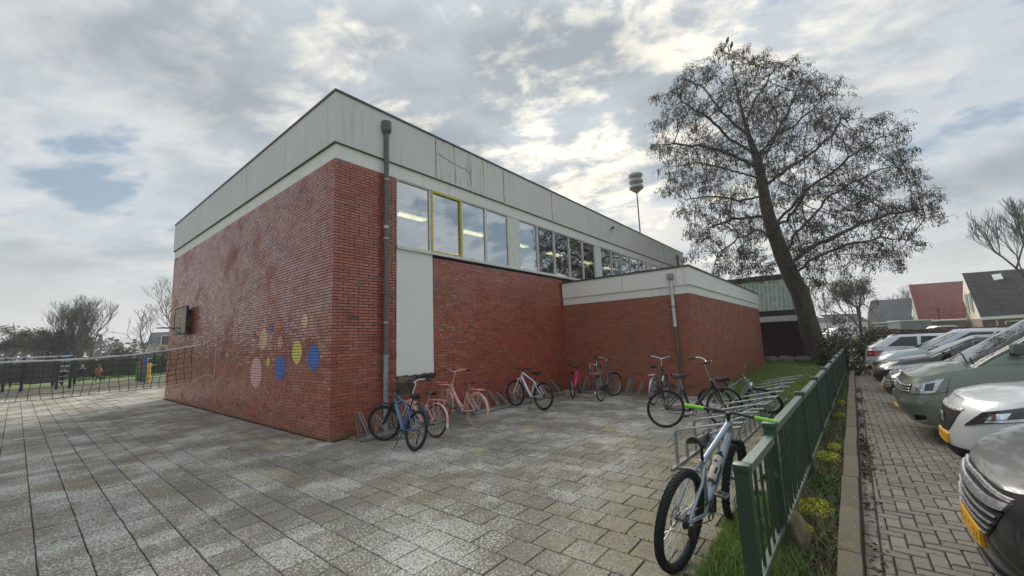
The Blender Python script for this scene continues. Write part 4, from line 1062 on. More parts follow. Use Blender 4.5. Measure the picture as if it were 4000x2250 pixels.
for k, (x, y, s_) in enumerate(((-3.35, 27.3, .42), (-2.65, 27.25, .5), (-1.95, 27.2, .42))):
    tag(rock(MB(), (0, 0, .12), (s_, .3, .24), 20+k).build('boulder', 'rock_grey', None, loc=(x, y, 0)), ('left', 'middle', 'right')[k]+' one of three grey boulders at the dark wall behind the lawn', 'stone', 'boulders at the dark wall')

# ------------------------------------------------------------------ basketball board, net, cable
mat('board_wood', (.36, .33, .24), .8, var=.3, vscale=8, dirt=(.10, .10, .07), dirt_amt=.6); mat('board_edge', (.06, .055, .045), .8, var=.3); mat('hoop_blue', (.015, .035, .16), .4); mat('marks_white', (.5, .5, .45), .8)
bb = thing('basketball_board', 'weathered wooden basketball board with blue hoop fixed to the brick wall', 'basketball hoop', (-18.35, BY, 2.46))
MB().bx((-.77, -.20, 0), (.77, -.16, .92)).build('board', 'board_wood', bb, smooth=False)
fr = MB()
for a_, b_ in (((-.82, -.21, -.03), (-.771, -.15, .95)), ((.771, -.21, -.03), (.82, -.15, .95)), ((-.77, -.21, .921), (.77, -.15, .95)), ((-.77, -.21, -.03), (.77, -.15, -.001)), ((-.5, -.149, .1), (-.42, -.01, .2)), ((.42, -.149, .1), (.5, -.01, .2)), ((-.5, -.149, .7), (-.42, -.01, .8)), ((.42, -.149, .7), (.5, -.01, .8))): fr.bx(a_, b_)
fr.build('board_frame', 'board_edge', bb, smooth=False)
sq = MB()
for a_, b_ in (((-.3, -.205, .2), (-.26, -.2005, .64)), ((.26, -.205, .2), (.3, -.2005, .64)), ((-.259, -.205, .6), (.259, -.2005, .64)), ((-.259, -.205, .2), (.259, -.2005, .24))): sq.bx(a_, b_)
sq.build('aiming_square', 'marks_white', bb, smooth=False)
MB().torus((0, -.62, .20), (0, 0, 1), .23, .012, 28, 8).build('hoop_ring', 'hoop_blue', bb)
MB().tube([(-.1, -.2, .2), (-.12, -.42, .2)], .012, 6).tube([(.1, -.2, .2), (.12, -.42, .2)], .012, 6).tube([(0, -.2, -.01), (0, -.42, .18)], .012, 6).bx((-.14, -.212, -.02), (.14, -.2, .24)).build('hoop_bracket', 'hoop_blue', bb)
mat('net_cord', (.035, .04, .04), .8, var=0); mat('net_tape', (.78, .77, .85), .8, var=.1); mat('net_rope', (.75, .66, .60), .8, var=.1)
NX = -14.7
def net_top(y): return 1.70+.036*(y-.6)**2 if y > .6 else 1.70+.008*(y-.6)**2
def net_bot(y):
    if y > 1.5: return .80+.02*(y-.3)+.08*max(0, (y-2.6))
    return .80+.008*(y-.3)**2
net = thing('sports_net', 'black mesh play net with white top tape slung from the brick wall', 'net', (NX, BY, 0))
ns = [(-3.2+.165*i) for i in range(int(6.75/.165))]
b = MB(); rn = random.Random(9)
for i, y in enumerate(ns):
    zt, zb = net_top(y), net_bot(y)
    b.tube([(.02*sin(i*1.7+k)+.03*sin(k*.7), y-BY+.035*sin(i*.9+k*.8)*(k/7), zt+(zb-zt)*k/7) for k in range(8)], .0078, 4, False)
for k in range(1, 8):
    b.tube([(.03*sin(i*.8+k), y-BY+.035*sin(i*.9+k*.8)*(k/7), net_top(y)+(net_bot(y)-net_top(y))*k/7+.012*sin(i*2.1+k)) for i, y in enumerate(ns)], .0078, 4, False)
b.build('mesh', 'net_cord', net)
b = MB(); yy = [(-3.3+.2*i) for i in range(35)]
b.grid([[(.0, y-BY, net_top(y)+.022+.006*sin(y*9)), (.012, y-BY, net_top(y)+.0), (.0, y-BY, net_top(y)-.022)] for y in yy]); b.grid([[(-.01, y-BY, net_top(y)+.022+.006*sin(y*9)), (-.014, y-BY, net_top(y)+.0), (-.01, y-BY, net_top(y)-.022)] for y in yy], True)
b.build('top_tape', 'net_tape', net)
b = MB(); b.tube([(0, y-BY+.0, net_bot(y)) for y in ns[::1]]+[(0, 3.62-BY, 1.12), (0, -.04, .99)], .011, 5)
b.tube([(0, 3.5-BY, net_top(3.5)), (0, -.03, 2.25), (0, -.025, 1.6), (0, -.03, .99)], .007, 5); b.tube([(0, 3.4-BY, 1.02), (.02, 3.3-BY, .93), (-.02, 3.34-BY, .88)], .008, 4)
b.build('rope', 'net_rope', net)
MB().torus((0, -.02, 2.25), (1, 0, 0), .03, .006, 12, 5).torus((0, -.02, .99), (1, 0, 0), .03, .006, 12, 5).build('wall_hook', 'galvanised', net)
# post at the unseen end so the net hangs from something
MB().tube([(0, -3.4-BY, 0), (0, -3.4-BY, 1.9)], .03, 10).lathe([(.25, 0), (.25, .05), (.05, .08)], (0, -3.4-BY, 0), n=16).build('net_post', 'galv_dull', net)
# camera under the fascia and the second hopper at the far end
mat('cam_dark', (.03, .03, .035), .4)
cmo = thing('security_camera', 'small dark security camera on the fascia of the hall', 'camera', (BX+O, 16.6, 6.62))
MB().bx((0, -.02, -.02), (.08, .02, .02)).build('arm', 'cam_dark', cmo, smooth=False); MB().lathe([(.05, -.12), (.055, -.1), (.055, .1), (.03, .12)], (.12, 0, .02), (.3, -1, -.3), 12).build('housing', 'cam_dark', cmo)
dp = thing('downpipe', 'distant grey downpipe at the far end of the long fascia', 'downpipe', (BX+O+.06, 25.9, 0))
MB().tube([(0, 0, 3.8), (0, 0, 6.5)], .05, 10).build('pipe', 'pipe_grey', dp); MB().bbox((0, 0, 6.6), (.18, .2, .25), .02).build('hopper_head', 'pipe_grey', dp)
# siren mast on the roof
mat('siren_grey', (.52, .52, .50), .55, var=.12); mat('mast', (.22, .22, .22), .5, metal=.5)
sm_ = at_depth(2500, 905, 27.0); sm0 = Vector((sm_.x, sm_.y, 6.6)); top_ = at_depth(2484, 668, 27.0)
si = thing('siren_mast', 'siren mast with three stacked round discs standing on the hall roof', 'siren', sm0)
hT = top_.z-6.6
MB().tube([(0, 0, 0), (0, 0, 1.2)], .07, 10).tube([(0, 0, 1.2), (.0, 0, hT-.2)], .045, 10).build('mast', 'mast', si)
for k in range(3):
    z = hT-.12-.42*k
    MB().lathe([(.10, -.16), (.34, -.13), (.46, -.08), (.475, -.02), (.455, .02), (.475, .05), (.44, .11), (.30, .15), (.06, .17)], (0, 0, z), n=28).build('siren_disc', 'siren_grey', si)
MB().lathe([(.06, -.3), (.2, -.16), (.3, -.1)], (0, 0, hT-1.08), n=18).build('siren_throat', 'siren_grey', si)
an = MB().tube([(0, 0, hT-2.3), (-.62, -.3, hT-2.25)], .012, 5)
for k in range(5):
    c = Vector((-.14-.11*k, -.07-.055*k, hT-2.28)); an.tube([c+Vector((.06, -.12, -.18)), c+Vector((-.06, .12, .18))], .008, 4)
an.build('aerial', 'mast', si)
# ------------------------------------------------------------------ cars
def m_car(name, col, metal=.3, rough=.35):
    mt, g, b = new_mat(name); p = g.n('ShaderNodeTexCoord').outputs['Object']
    fl = g.noise(p, 900, 1); c = g.mix(g.ramp(fl, .4, .65, 0, .35), (*col, 1), (*[min(1, v*1.35+.01) for v in col], 1))
    x, y, z = g.sep(p)
    dirt = g.math('MULTIPLY', g.ramp(g.noise(p, 5, 6, .7), .4, .7), g.ramp(z, .75, .2, .03, .28))
    c = g.mix(dirt, c, (.16, .14, .115, 1))
    g.set(b, 'Base Color', c); b.inputs['Metallic'].default_value = metal
    g.set(b, 'Roughness', g.math('ADD', rough, g.math('MULTIPLY', dirt, .5))); b.inputs['Coat Weight'].default_value = .9; b.inputs['Coat Roughness'].default_value = .05
m_car('paint_charcoal', (.016, .018, .021), .0); m_car('paint_pearl', (.62, .63, .63), .05); m_car('paint_sage', (.18, .222, .182), .4); m_car('paint_ink', (.018, .020, .027)); m_car('paint_black', (.010, .011, .015)); m_car('paint_iceblue', (.42, .47, .53), .3); m_car('paint_white', (.60, .63, .68), .1); m_car('paint_redcar', (.25, .02, .02), .1)
def m_carglass():
    mt, g, b = new_mat('car_glass'); b.inputs['Base Color'].default_value = (.012, .018, .018, 1); b.inputs['Roughness'].default_value = .03
    b.inputs['Specular IOR Level'].default_value = .5
    g.set(b, 'Base Color', g.mix(g.noise(g.pos(), 2, 3), (.010, .016, .016, 1), (.05, .06, .058, 1)))
m_carglass()
mat('trim_black', (.012, .012, .013), .7, spec=.2); mat('trim_grey', (.10, .105, .11), .5); mat('lamp_clear', (.55, .58, .60), .08, coat=1., var=.25, vscale=9, metal=.6); mat('lamp_dark', (.03, .032, .035), .12, coat=1.); mat('lamp_red', (.30, .012, .016), .12, coat=1., var=.25, vscale=14); mat('lamp_lens', (.85, .87, .88), .05, metal=1., var=.1)
mat('plate_yellow', (.78, .40, .01), .45, var=.04); mat('tyre_car', (.02, .02, .02), .85, var=.2); mat('rim_car', (.38, .38, .39), .35, metal=.9); mat('seam', (.012, .012, .012), .8, var=0)
def lerp_list(L, x):
    if x <= L[0][0]: return L[0][1]
    for (a, b), (c, d_) in zip(L[:-1], L[1:]):
        if x <= c:
            t = (x-a)/(c-a); t = t*t*(3-2*t)*.5+t*.5; return b+(d_-b)*t
    return L[-1][1]
class Car:
    def __init__(s, label, loc, sp, paint, rot=0., name='parked_car', cat='car', group='cars parked along the fence'):
        s.sp = sp; s.root = thing(name, label, cat, loc, rot, group); s.paint = paint
        s.w = sp['W']/2; s.L = sp['L']
        s.shell()
    def plan(s, sv, t):
        sp = s.sp; w_ = s.w*lerp_list(sp['wt'], t); D, p = sp.get('D', .6), sp.get('p', 2.7); xf = lerp_list(sp['xf'], t); Dr = sp.get('Dr', .45); xr = s.L-lerp_list(sp['xr'], t)
        if sv <= 1:
            th = sv*pi/2; return xf+D*(1-cos(th)**(2/p) if sv < 1 else 1), w_*(sin(th)**(2/p) if sv > 0 else 0)
        if sv <= 2:
            f = sv-1; return xf+D+(xr-Dr-xf-D)*f, w_*(1+.012*sin(pi*f))
        th = (3-sv)*pi/2; return xr-Dr*(1-cos(th)**(2/3.) if sv < 3 else 0)-0*(1), w_*(max(0, sin(th))**(2/3.))
    def S(s, sv, t, side=-1):
        x, y = s.plan(sv, t)
        if sv > 2: 
            th = (3-sv)*pi/2; Dr = s.sp.get('Dr', .45); xr = s.L-lerp_list(s.sp['xr'], t); x = xr-Dr+Dr*max(0., cos(th))**(2/3.) if sv < 3 else xr
        z0 = s.sp['zb'] + (.06 if sv < .9 else 0)*(1-t)
        return Vector((x, y*side, z0+t*(lerp_list(s.sp['ztop'], x)-z0)))
    def nrm(s, fn, a, b, side):
        e = .004; a0 = max(.002, a-e); p = fn(a, b, side); da = fn(a0+2*e, b, side)-fn(a0, b, side); db = fn(a, min(1, b+e), side)-fn(a, max(0, b-e), side)
        n = da.cross(db)
        if n.length < 1e-9: return Vector((-1, 0, 0))
        n.normalize(); c = Vector((s.L*.5, 0, .7)); 
        return n if n.dot(p-c) > 0 else -n
    def shell(s):
        sp = s.sp; b = MB(); ts = [0, .06, .16, .28, .4, .52, .64, .76, .88, .95, 1.]
        ss = [i/16 for i in range(17)]+[1+i/18 for i in range(1, 19)]+[2+i/10 for i in range(1, 11)]
        for side in (-1, 1):
            b.grid([[s.S(a, t, side) for t in ts] for a in ss], side < 0)
            rows = []
            for a in ss:
                e = s.S(a, 1., side); cr = sp.get('crown', .05)*min(1, e.x/.5+.15)
                rows.append([Vector((e.x, e.y*q, e.z+cr*(1-q**2.2))) for q in (1, .96, .88, .75, .5, .25, 0)])
            b.grid(rows, side < 0)
        bot = [s.S(a, 0, 1) for a in ss]; b.grid([[p, Vector((p.x, 0, p.z)), Vector((p.x, -p.y, p.z))] for p in bot])
        bm_ = b.build('body', s.paint, s.root, sharp=50)
        md = None
        g_ = MB(); ks = [0, .1, .3, .5, .7, .85, .94, 1.]
        for side in (-1, 1):
            g_.grid([[s.G(a, k, side) for k in ks] for a in ss], side < 0)
            rows = []
            for a in ss:
                e = s.G(a, 1., side); rows.append([Vector((e.x+(sp['roofmid']-e.x)*(1-q)*.25, e.y*q, e.z+.055*(1-q**2)*min(1, .35+.65))) for q in (1, .9, .75, .5, .25, 0)])
            g_.grid(rows, side < 0)
        g_.build('cabin', s.paint, s.root, sharp=50)
        # wheels and arches
        for wx in sp['wheels']:
            for side in (-1, 1):
                wr = sp.get('wr', .32); ar = MB(); ctr = None; rows = []
                for rad in (wr*.3, wr+.055):
                    row = []
                    for i in range(33):
                        th = 2*pi*i/32; x = wx+rad*cos(th); z = max(sp['zb']+.003, wr+rad*sin(th))
                        yw = s.side_y(x, z)+.004; row.append(Vector((x, side*yw, z)))
                    rows.append(row)
                ar.grid(rows, side > 0); ar.build('wheel_arch', 'trim_black', s.root)
                yc = side*(s.w-.085)
                wh = MB().lathe([(wr*.62, -.1), (wr*.93, -.1), (wr, -.07), (wr, .07), (wr*.93, .1), (wr*.62, .1)], (wx, yc, wr), (0, side, 0), 30).build('wheel', 'tyre_car', s.root)
                rm = MB().lathe([(wr*.64, .06), (wr*.66, .102), (wr*.6, .095), (wr*.58, .07)], (wx, yc, wr), (0, side, 0), 30)
                for k in range(5):
                    th = k*2*pi/5; rm.box(Vector((wx+cos(th)*wr*.32, yc+side*.092, wr+sin(th)*wr*.32)), (wr*.64, .02, .05), Matrix.Rotation(-th, 3, 'Y'))
                rm.lathe([(.05, .08), (.05, .105), (.02, .11)], (wx, yc, wr), (0, side, 0), 12); rm.build('rim', 'rim_car', wh)
    def side_y(s, x, z):
        t = max(0, min(1, (z-s.sp['zb'])/(lerp_list(s.sp['ztop'], x)-s.sp['zb']))); xf = lerp_list(s.sp['xf'], t); D = s.sp.get('D', .6); p = s.sp.get('p', 2.7); w_ = s.w*lerp_list(s.sp['wt'], t)
        if x < xf+D: 
            c = max(0, min(1, 1-(x-xf)/D)); return w_*max(0, 1-c**p)**(1/p)
        return w_*1.006
    def G(s, sv, k, side=-1):
        c = s.sp['cab']; kk = k
        x0 = c['x0b']+(c['x0t']-c['x0b'])*kk; x1 = c['x1b']+(c['x1t']-c['x1b'])*(kk if 'rbulge' not in c else kk**c['rbulge']); w_ = (s.w*c['wb'])+(s.w*c['wt']-s.w*c['wb'])*(kk**1.15)
        D, p = .32*(1-.25*kk), 4.2; Dr = .28
        if sv <= 1:
            th = sv*pi/2; x = x0+D*(1-max(0, cos(th))**(2/p)); y = w_*sin(th)**(2/p) if sv > 0 else 0
        elif sv <= 2: x = x0+D+(x1-Dr-x0-D)*(sv-1); y = w_*(1+.02*sin(pi*(sv-1)))
        else:
            th = (3-sv)*pi/2; x = x1-Dr+Dr*max(0, cos(th))**(2/3.6); y = w_*max(0, sin(th))**(2/3.6)
        zb_ = lerp_list(s.sp['ztop'], x)+s.sp.get('crown', .05)*.25-.01; roof = s.sp['H']-.055-c.get('drop', .05)*max(0, (x-s.sp['roofmid'])/2.)**2-c.get('fdrop', .06)*max(0, (s.sp['roofmid']-x)/1.5)**2
        z = zb_+(roof-zb_)*(k if k < .9 else .9+(k-.9)*1.0)
        if k > .93: y *= 1-.03*(k-.93)/.07
        return Vector((x, y*side, z))
    def patch(s, name, corners, mt, fn=None, sides=(-1, 1), off=.005, nu=10, nv=5, parent=None, label=None):
        """corners (s,t) counter-clockwise: lower-inner, lower-outer, upper-outer, upper-inner"""
        fn = fn or s.S; (a0, b0), (a1, b1), (a2, b2), (a3, b3) = corners; out = []
        for side in sides:
            rows = []
            for i in range(nu+1):
                u = i/nu; row = []
                for j in range(nv+1):
                    v = j/nv; a = (a0*(1-u)+a1*u)*(1-v)+(a3*(1-u)+a2*u)*v; b = (b0*(1-u)+b1*u)*(1-v)+(b3*(1-u)+b2*u)*v
                    row.append(fn(a, b, side)+s.nrm(fn, a, b, side)*off)
                rows.append(row)
            o = MB().grid(rows, side < 0); n0 = len(rows); 
            ring = [rows[0][j] for j in range(nv+1)]+[rows[i][nv] for i in range(1, nu+1)]+[rows[nu][j] for j in range(nv-1, -1, -1)]+[rows[i][0] for i in range(nu-1, 0, -1)]
            ctr = Vector((s.L/2, 0, .75)); inn = [p+(Vector((ctr.x, p.y*.5, p.z))-p).normalized()*(off+.006) for p in ring]; n = len(ring)
            o.add(ring+inn, [(i, (i+1) % n, n+(i+1) % n, n+i) for i in range(n)])
            ob = o.build(name, mt, parent or s.root)
            if label: ob['label'] = label
            out.append(ob)
        return out
    def seam(s, pts, fn=None, sides=(-1, 1), w=.004, name='panel_seam', mt='seam'):
        fn = fn or s.S
        for side in sides:
            P = []
            for (a, b), (c, d_) in zip(pts[:-1], pts[1:]):
                for i in range(8): u = i/8; q = (a+(c-a)*u, b+(d_-b)*u); P.append(fn(q[0], q[1], side)+s.nrm(fn, q[0], q[1], side)*.0005)
            P.append(fn(*pts[-1], side)); MB().tube(P, w, 4).build(name, mt, s.root)
    def hoodseam(s, s0=.55, q=.93, x1=None):
        for side in (-1, 1):
            P = []
            for i in range(14):
                a = s0*.5+(1+.25-s0*.5)*i/13; e = s.S(a, 1., side); cr = s.sp.get('crown', .05)*min(1, e.x/.5+.15); P.append(Vector((e.x+.03, e.y*q, e.z+cr*(1-q**2.2)+.001)))
            MB().tube(P, .004, 4).build('bonnet_seam', 'seam', s.root)
    def plate(s, x, z, text, tilt=0., w=.52):
        """plate bent to the bumper, with raised dark characters"""
        t = (z-s.sp['zb'])/(s.sp['ztop'][0][1]-s.sp['zb']); dt = .055/(s.sp['ztop'][0][1]-s.sp['zb']); p = s.sp.get('p', 2.7)
        sv = lambda y: math.asin(min(1, (abs(y)/(s.w*lerp_list(s.sp['wt'], t)))**(p/2)))/(pi/2)
        def pt(y, zz, off):
            q = s.S(max(.004, sv(y)), t+dt*zz, 1 if y > 0 else -1); return Vector((q.x-off, q.y, q.z))
        ys = [-w/2+w*i/16 for i in range(17)]
        o = MB().grid([[pt(y, zz, .016) for zz in (-1, 0, 1)] for y in ys], True)
        ring = [pt(y, -1, .016) for y in ys]+[pt(y, 1, .016) for y in ys[::-1]]; inn = [p_+Vector((.03, 0, 0)) for p_ in ring]; n = len(ring)
        o.add(ring+inn, [(i, (i+1) % n, n+(i+1) % n, n+i) for i in range(n)])
        o = o.build('licence_plate', 'plate_yellow', s.root)
        # the characters cannot be read in the photo: dark worn strokes stand in their places
        rp = random.Random(text); mk = MB()
        for k in range(8):
            if k in (2, 5): strokes = [(0, 0, .3, .12)]
            else: strokes = [(rp.choice((-.3, .3)), rp.uniform(-.1, .1), .16, rp.uniform(.9, 1.2)), (0, rp.choice((-.45, 0, .45)), .62, .2), (rp.choice((-.25, .25)), rp.choice((-.3, .3)), .2, .5)]
            for dx, dz, sw, sh in strokes:
                y0 = (k-3.5)*w*.112+dx*.045; zc_ = dz; hw, hh = sw*.0235, sh*.5
                q = [pt(y0-hw, zc_-hh, .0178), pt(y0+hw, zc_-hh, .0178), pt(y0+hw, zc_+hh, .0178), pt(y0-hw, zc_+hh, .0178)]; mk.poly(q)
        mk.build('plate_marks', 'ink', o, smooth=False)
    def mirror(s, x, z, mt, y=None):
        for side in (-1, 1):
            y_ = (y or s.w)*side
            m_ = MB().bbox((0, .13*side, .06), (.13, .20, .15), .045).build('wing_mirror', mt, s.root, loc=(x, y_-.05*side, z)); MB().bbox((-.01, 0, 0), (.09, .12, .05), .02).build('mirror_foot', 'trim_black', m_)
            MB().bbox((.067, .13*side, .06), (.006, .17, .12), .003).build('mirror_glass', 'car_glass', m_)
HATCH = dict(L=4.3, W=1.80, H=1.47, zb=.19, crown=.055, roofmid=2.4, wheels=(.86, 3.42), wr=.32, D=.62, p=2.6,
    wt=[(0, .93), (.12, .975), (.4, 1), (.7, .99), (.9, .965), (1, .92)], xf=[(0, .14), (.12, .04), (.3, 0), (.5, .0), (.7, .05), (.88, .14), (1, .27)], xr=[(0, .12), (.3, .02), (.6, .0), (1, .14)],
    ztop=[(.0, .74), (.25, .80), (.6, .86), (1.15, .94), (1.6, .96), (3.2, 1.0), (4.3, 1.02)], cab=dict(x0b=1.02, x0t=1.95, x1b=4.1, x1t=3.65, wb=.93, wt=.70))
def spec(base=HATCH, **kw):
    d_ = dict(base); d_.update(kw); return d_
def glazing(c, side=((.04, .40), (.43, .74), (.77, .95)), k0=.10, k1=.90, rear=True):
    c.patch('windscreen', [(0, .03), (.80, .03), (.78, .93), (0, .93)], 'car_glass', c.G, nu=14)
    for a, b in side: c.patch('side_window', [(1+a, k0), (1+b, k0), (1+b, k1), (1+a+.02, k1)], 'car_glass', c.G)
    if rear: c.patch('rear_window', [(2.45, .2), (3, .2), (3, .9), (2.5, .9)], 'car_glass', c.G)

mat('chrome_soft', (.82, .83, .84), .26, metal=.8, var=0)
# 1 charcoal car at the right edge
c = Car('charcoal grey car with chrome-barred grille at the right edge, nearest the camera', (.50, 3.98, 0), spec(W=1.84, H=1.60, D=.56, p=2.8, crown=.035, xf=[(0, .10), (.12, .03), (.3, 0), (.5, .0), (.7, .01), (.88, .03), (1, .075)], ztop=[(0, .735)]+[(.04*k, .735+.345*(1-(1-min(1, .04*k/1.2))**2.6)) for k in range(1, 31)]+[(1.6, 1.09), (3.2, 1.11), (4.3, 1.12)]), 'paint_charcoal')
glazing(c)
c.patch('grille', [(0, .53), (.16, .56), (.31, .93), (0, .95)], 'trim_black', off=.004)
for k in range(4): c.patch('grille_bar', [(0, .545+.075*k), (.15+.028*k, .575+.072*k), (.155+.028*k, .590+.072*k), (0, .562+.075*k)], 'chrome_soft', off=.012, nv=2)
c.patch('grille_bar', [(0, .85), (.29, .875), (.315, .925), (0, .915)], 'chrome_soft', off=.014, nv=3); c.patch('grille_surround', [(0, .96), (.31, .935), (.32, .955), (0, .985)], 'chrome_soft', off=.01, nv=2)
c.patch('headlight', [(.42, .74), (.90, .80), (.98, .95), (.47, .88)], 'lamp_dark', off=.006); c.patch('headlight_lens', [(.48, .765), (.62, .785), (.64, .87), (.51, .855)], 'lamp_lens', off=.010)
c.patch('lower_intake', [(0, .12), (.40, .15), (.50, .30), (0, .28)], 'trim_black', off=.004); c.patch('front_lip', [(0, .0), (1.0, .0), (1.0, .08), (0, .09)], 'trim_grey', off=.025, nu=16)
c.patch('fog_lamp', [(.50, .22), (.72, .26), (.72, .38), (.54, .36)], 'trim_black'); c.hoodseam(.4, .86); c.plate(-.005, .45, 'K-512-JB'); c.mirror(1.35, 1.05, 'paint_charcoal'); c.seam([(1.06, .05), (1.06, .98)])
# 2 white crossover
c = Car('pearl white car with black hexagonal grille between the charcoal car and green van', (.76, 6.86, 0), spec(W=1.83, H=1.58, D=.60, p=2.5, zb=.22, wr=.33, xf=[(0, .10), (.12, .03), (.3, 0), (.5, .01), (.7, .03), (.88, .07), (1, .16)], ztop=[(0, .86), (.25, .95), (.6, 1.0), (1.15, 1.07), (1.6, 1.08), (3.2, 1.1), (4.3, 1.11)]), 'paint_pearl')
glazing(c)
c.patch('grille', [(0, .50), (.13, .54), (.28, .88), (0, .88)], 'trim_black', off=.005); c.patch('grille_surround', [(.0, .88), (.285, .88), (.295, .905), (0, .905)], 'chrome_soft', off=.008, nv=2)
MB().bbox((0, 0, 0), (.012, .10, .11), .02).build('front_emblem', 'chrome_soft', c.root, loc=(.02, 0, .70))
c.patch('headlight', [(.36, .69), (.88, .78), (1.0, .99), (.52, .87)], 'lamp_dark', off=.006); c.patch('headlight_lens', [(.58, .775), (.72, .80), (.75, .88), (.61, .855)], 'lamp_lens', off=.01); c.patch('headlight_strip', [(.56, .735), (.90, .785), (.95, .83), (.58, .765)], 'lamp_clear', off=.01)
c.patch('lower_intake', [(0, .08), (.40, .10), (.64, .33), (0, .28)], 'trim_black', off=.006); c.patch('bumper_skirt', [(0, .0), (1.05, .0), (1.05, .13), (0, .10)], 'trim_grey', off=.01, nu=16); c.patch('fog_lamp', [(.42, .20), (.62, .25), (.62, .29), (.42, .245)], 'chrome_soft', off=.012)
c.hoodseam(.5, .88); c.plate(.0, .47, 'RH-451-G'); c.mirror(1.4, 1.05, 'trim_black'); c.seam([(1.08, .05), (1.08, .98)])
# 3 green van
VAN = dict(L=4.9, W=1.92, H=1.97, zb=.22, crown=.05, roofmid=3.2, wheels=(.92, 3.92), wr=.33, D=.38, p=3.4,
    wt=[(0, .95), (.12, .985), (.4, 1), (.7, .995), (.9, .975), (1, .945)], xf=[(0, .12), (.12, .04), (.3, 0), (.5, .0), (.6, .03), (.8, .07), (1, .15)], xr=[(0, .05), (1, .03)],
    ztop=[(0, .91), (.2, .965), (.6, 1.07), (1.0, 1.16), (1.5, 1.19), (4.9, 1.22)], cab=dict(x0b=.72, x0t=1.72, x1b=4.86, x1t=4.72, wb=.955, wt=.80, drop=.0, fdrop=.10))
c = Car('sage green van with tall sloping windscreen and black wing mirrors', (.55, 9.45, 0), VAN, 'paint_sage', name='parked_van', cat='van')
c.patch('windscreen', [(0, .02), (.86, .02), (.84, .93), (0, .93)], 'car_glass', c.G, nu=14)
c.patch('side_window', [(1.03, .12), (1.26, .10), (1.26, .88), (1.12, .88)], 'car_glass', c.G); c.patch('side_window', [(1.30, .10), (1.60, .10), (1.60, .88), (1.30, .88)], 'car_glass', c.G); c.patch('side_window', [(1.65, .10), (1.95, .10), (1.95, .88), (1.65, .88)], 'car_glass', c.G); c.patch('rear_window', [(2.5, .1), (3, .1), (3, .9), (2.5, .9)], 'car_glass', c.G)
c.patch('headlight', [(.60, .69), (.985, .69), (1.005, .90), (.55, .88)], 'lamp_clear', off=.006); c.patch('headlight_lens', [(.70, .73), (.80, .73), (.80, .85), (.69, .85)], 'lamp_lens', off=.009); c.patch('headlight_lens', [(.85, .73), (.95, .73), (.96, .86), (.85, .855)], 'lamp_dark', off=.009)
c.patch('grille', [(0, .70), (.50, .70), (.52, .87), (0, .87)], 'trim_black', off=.004)
for k in range(3): c.patch('grille_bar', [(0, .715+.055*k), (.5, .715+.055*k), (.5, .742+.055*k), (0, .742+.055*k)], 'chrome_soft', off=.02, nv=2)
MB().lathe([(.075, 0), (.08, .012), (.06, .02)], (0, 0, 0), (-1, 0, 0), 20).build('front_emblem', 'chrome', c.root, loc=(.0, 0, .86))
c.patch('fog_lamp', [(.62, .10), (.84, .14), (.86, .24), (.60, .22)], 'trim_black', off=.005); c.patch('fog_trim', [(.62, .075), (.84, .105), (.86, .135), (.60, .10)], 'lamp_clear', off=.008); c.patch('bumper_strip', [(.30, .44), (.9, .44), (.9, .54), (.30, .54)], 'paint_sage', off=.018)
c.seam([(0, .665), (.5, .665), (1.02, .67)]); c.seam([(1.02, .9), (1.02, .45), (1.05, .3)]); c.seam([(1.02, .68), (1.95, .70)]); c.seam([(1.22, .02), (1.20, .98)]); c.seam([(1.52, .05), (1.52, .98)]); c.patch('indicator', [(1.135, .60), (1.16, .60), (1.16, .625), (1.135, .625)], 'lamp_clear', off=.008)
c.hoodseam(.5, .90); c.plate(-.01, .36, '62-TKF-8'); c.mirror(1.22, 1.32, 'trim_grey', y=.95)
for k in (0, 1): MB().tube([(.78, -.1-.5*k, 1.27), (.80, .35-.5*k, 1.32), (.86, .75-.5*k, 1.34)], .012, 5).build('wiper', 'trim_black', c.root)
# 4 dark car with chrome slats
c = Car('dark blue-black car with chrome slatted grille behind the green van', (.54, 12.25, 0), spec(W=1.82, H=1.5), 'paint_ink'); glazing(c)
c.patch('grille', [(0, .42), (.42, .46), (.48, .78), (0, .76)], 'trim_black')
for k in range(5): c.patch('grille_bar', [(0, .45+.06*k), (.42+.01*k, .47+.06*k), (.42+.01*k, .495+.06*k), (0, .475+.06*k)], 'chrome_soft', off=.012, nv=2)
c.patch('headlight', [(.55, .62), (.97, .70), (1.06, .88), (.56, .80)], 'lamp_clear'); c.patch('fog_lamp', [(.6, .2), (.9, .22), (.9, .36), (.62, .34)], 'trim_black'); c.hoodseam(); c.plate(0, .42, 'X-230-LN'); c.mirror(1.35, .96, 'paint_ink')
# 5 black car
c = Car('glossy black hatchback beside the chrome-grilled dark car', (.50, 15.2, 0), spec(W=1.82, H=1.46), 'paint_black'); glazing(c)
c.patch('grille', [(0, .30), (.5, .34), (.55, .66), (0, .64)], 'trim_black'); c.patch('grille_trim', [(0, .635), (.56, .65), (.58, .675), (0, .66)], 'chrome', off=.01, nv=2); c.patch('headlight', [(.52, .70), (.98, .74), (1.08, .88), (.56, .82)], 'lamp_clear'); c.patch('lower_intake', [(0, .05), (.7, .08), (.75, .22), (0, .2)], 'trim_grey'); c.hoodseam(); c.plate(0, .43, 'T-907-HS'); c.mirror(1.35, .96, 'paint_black')
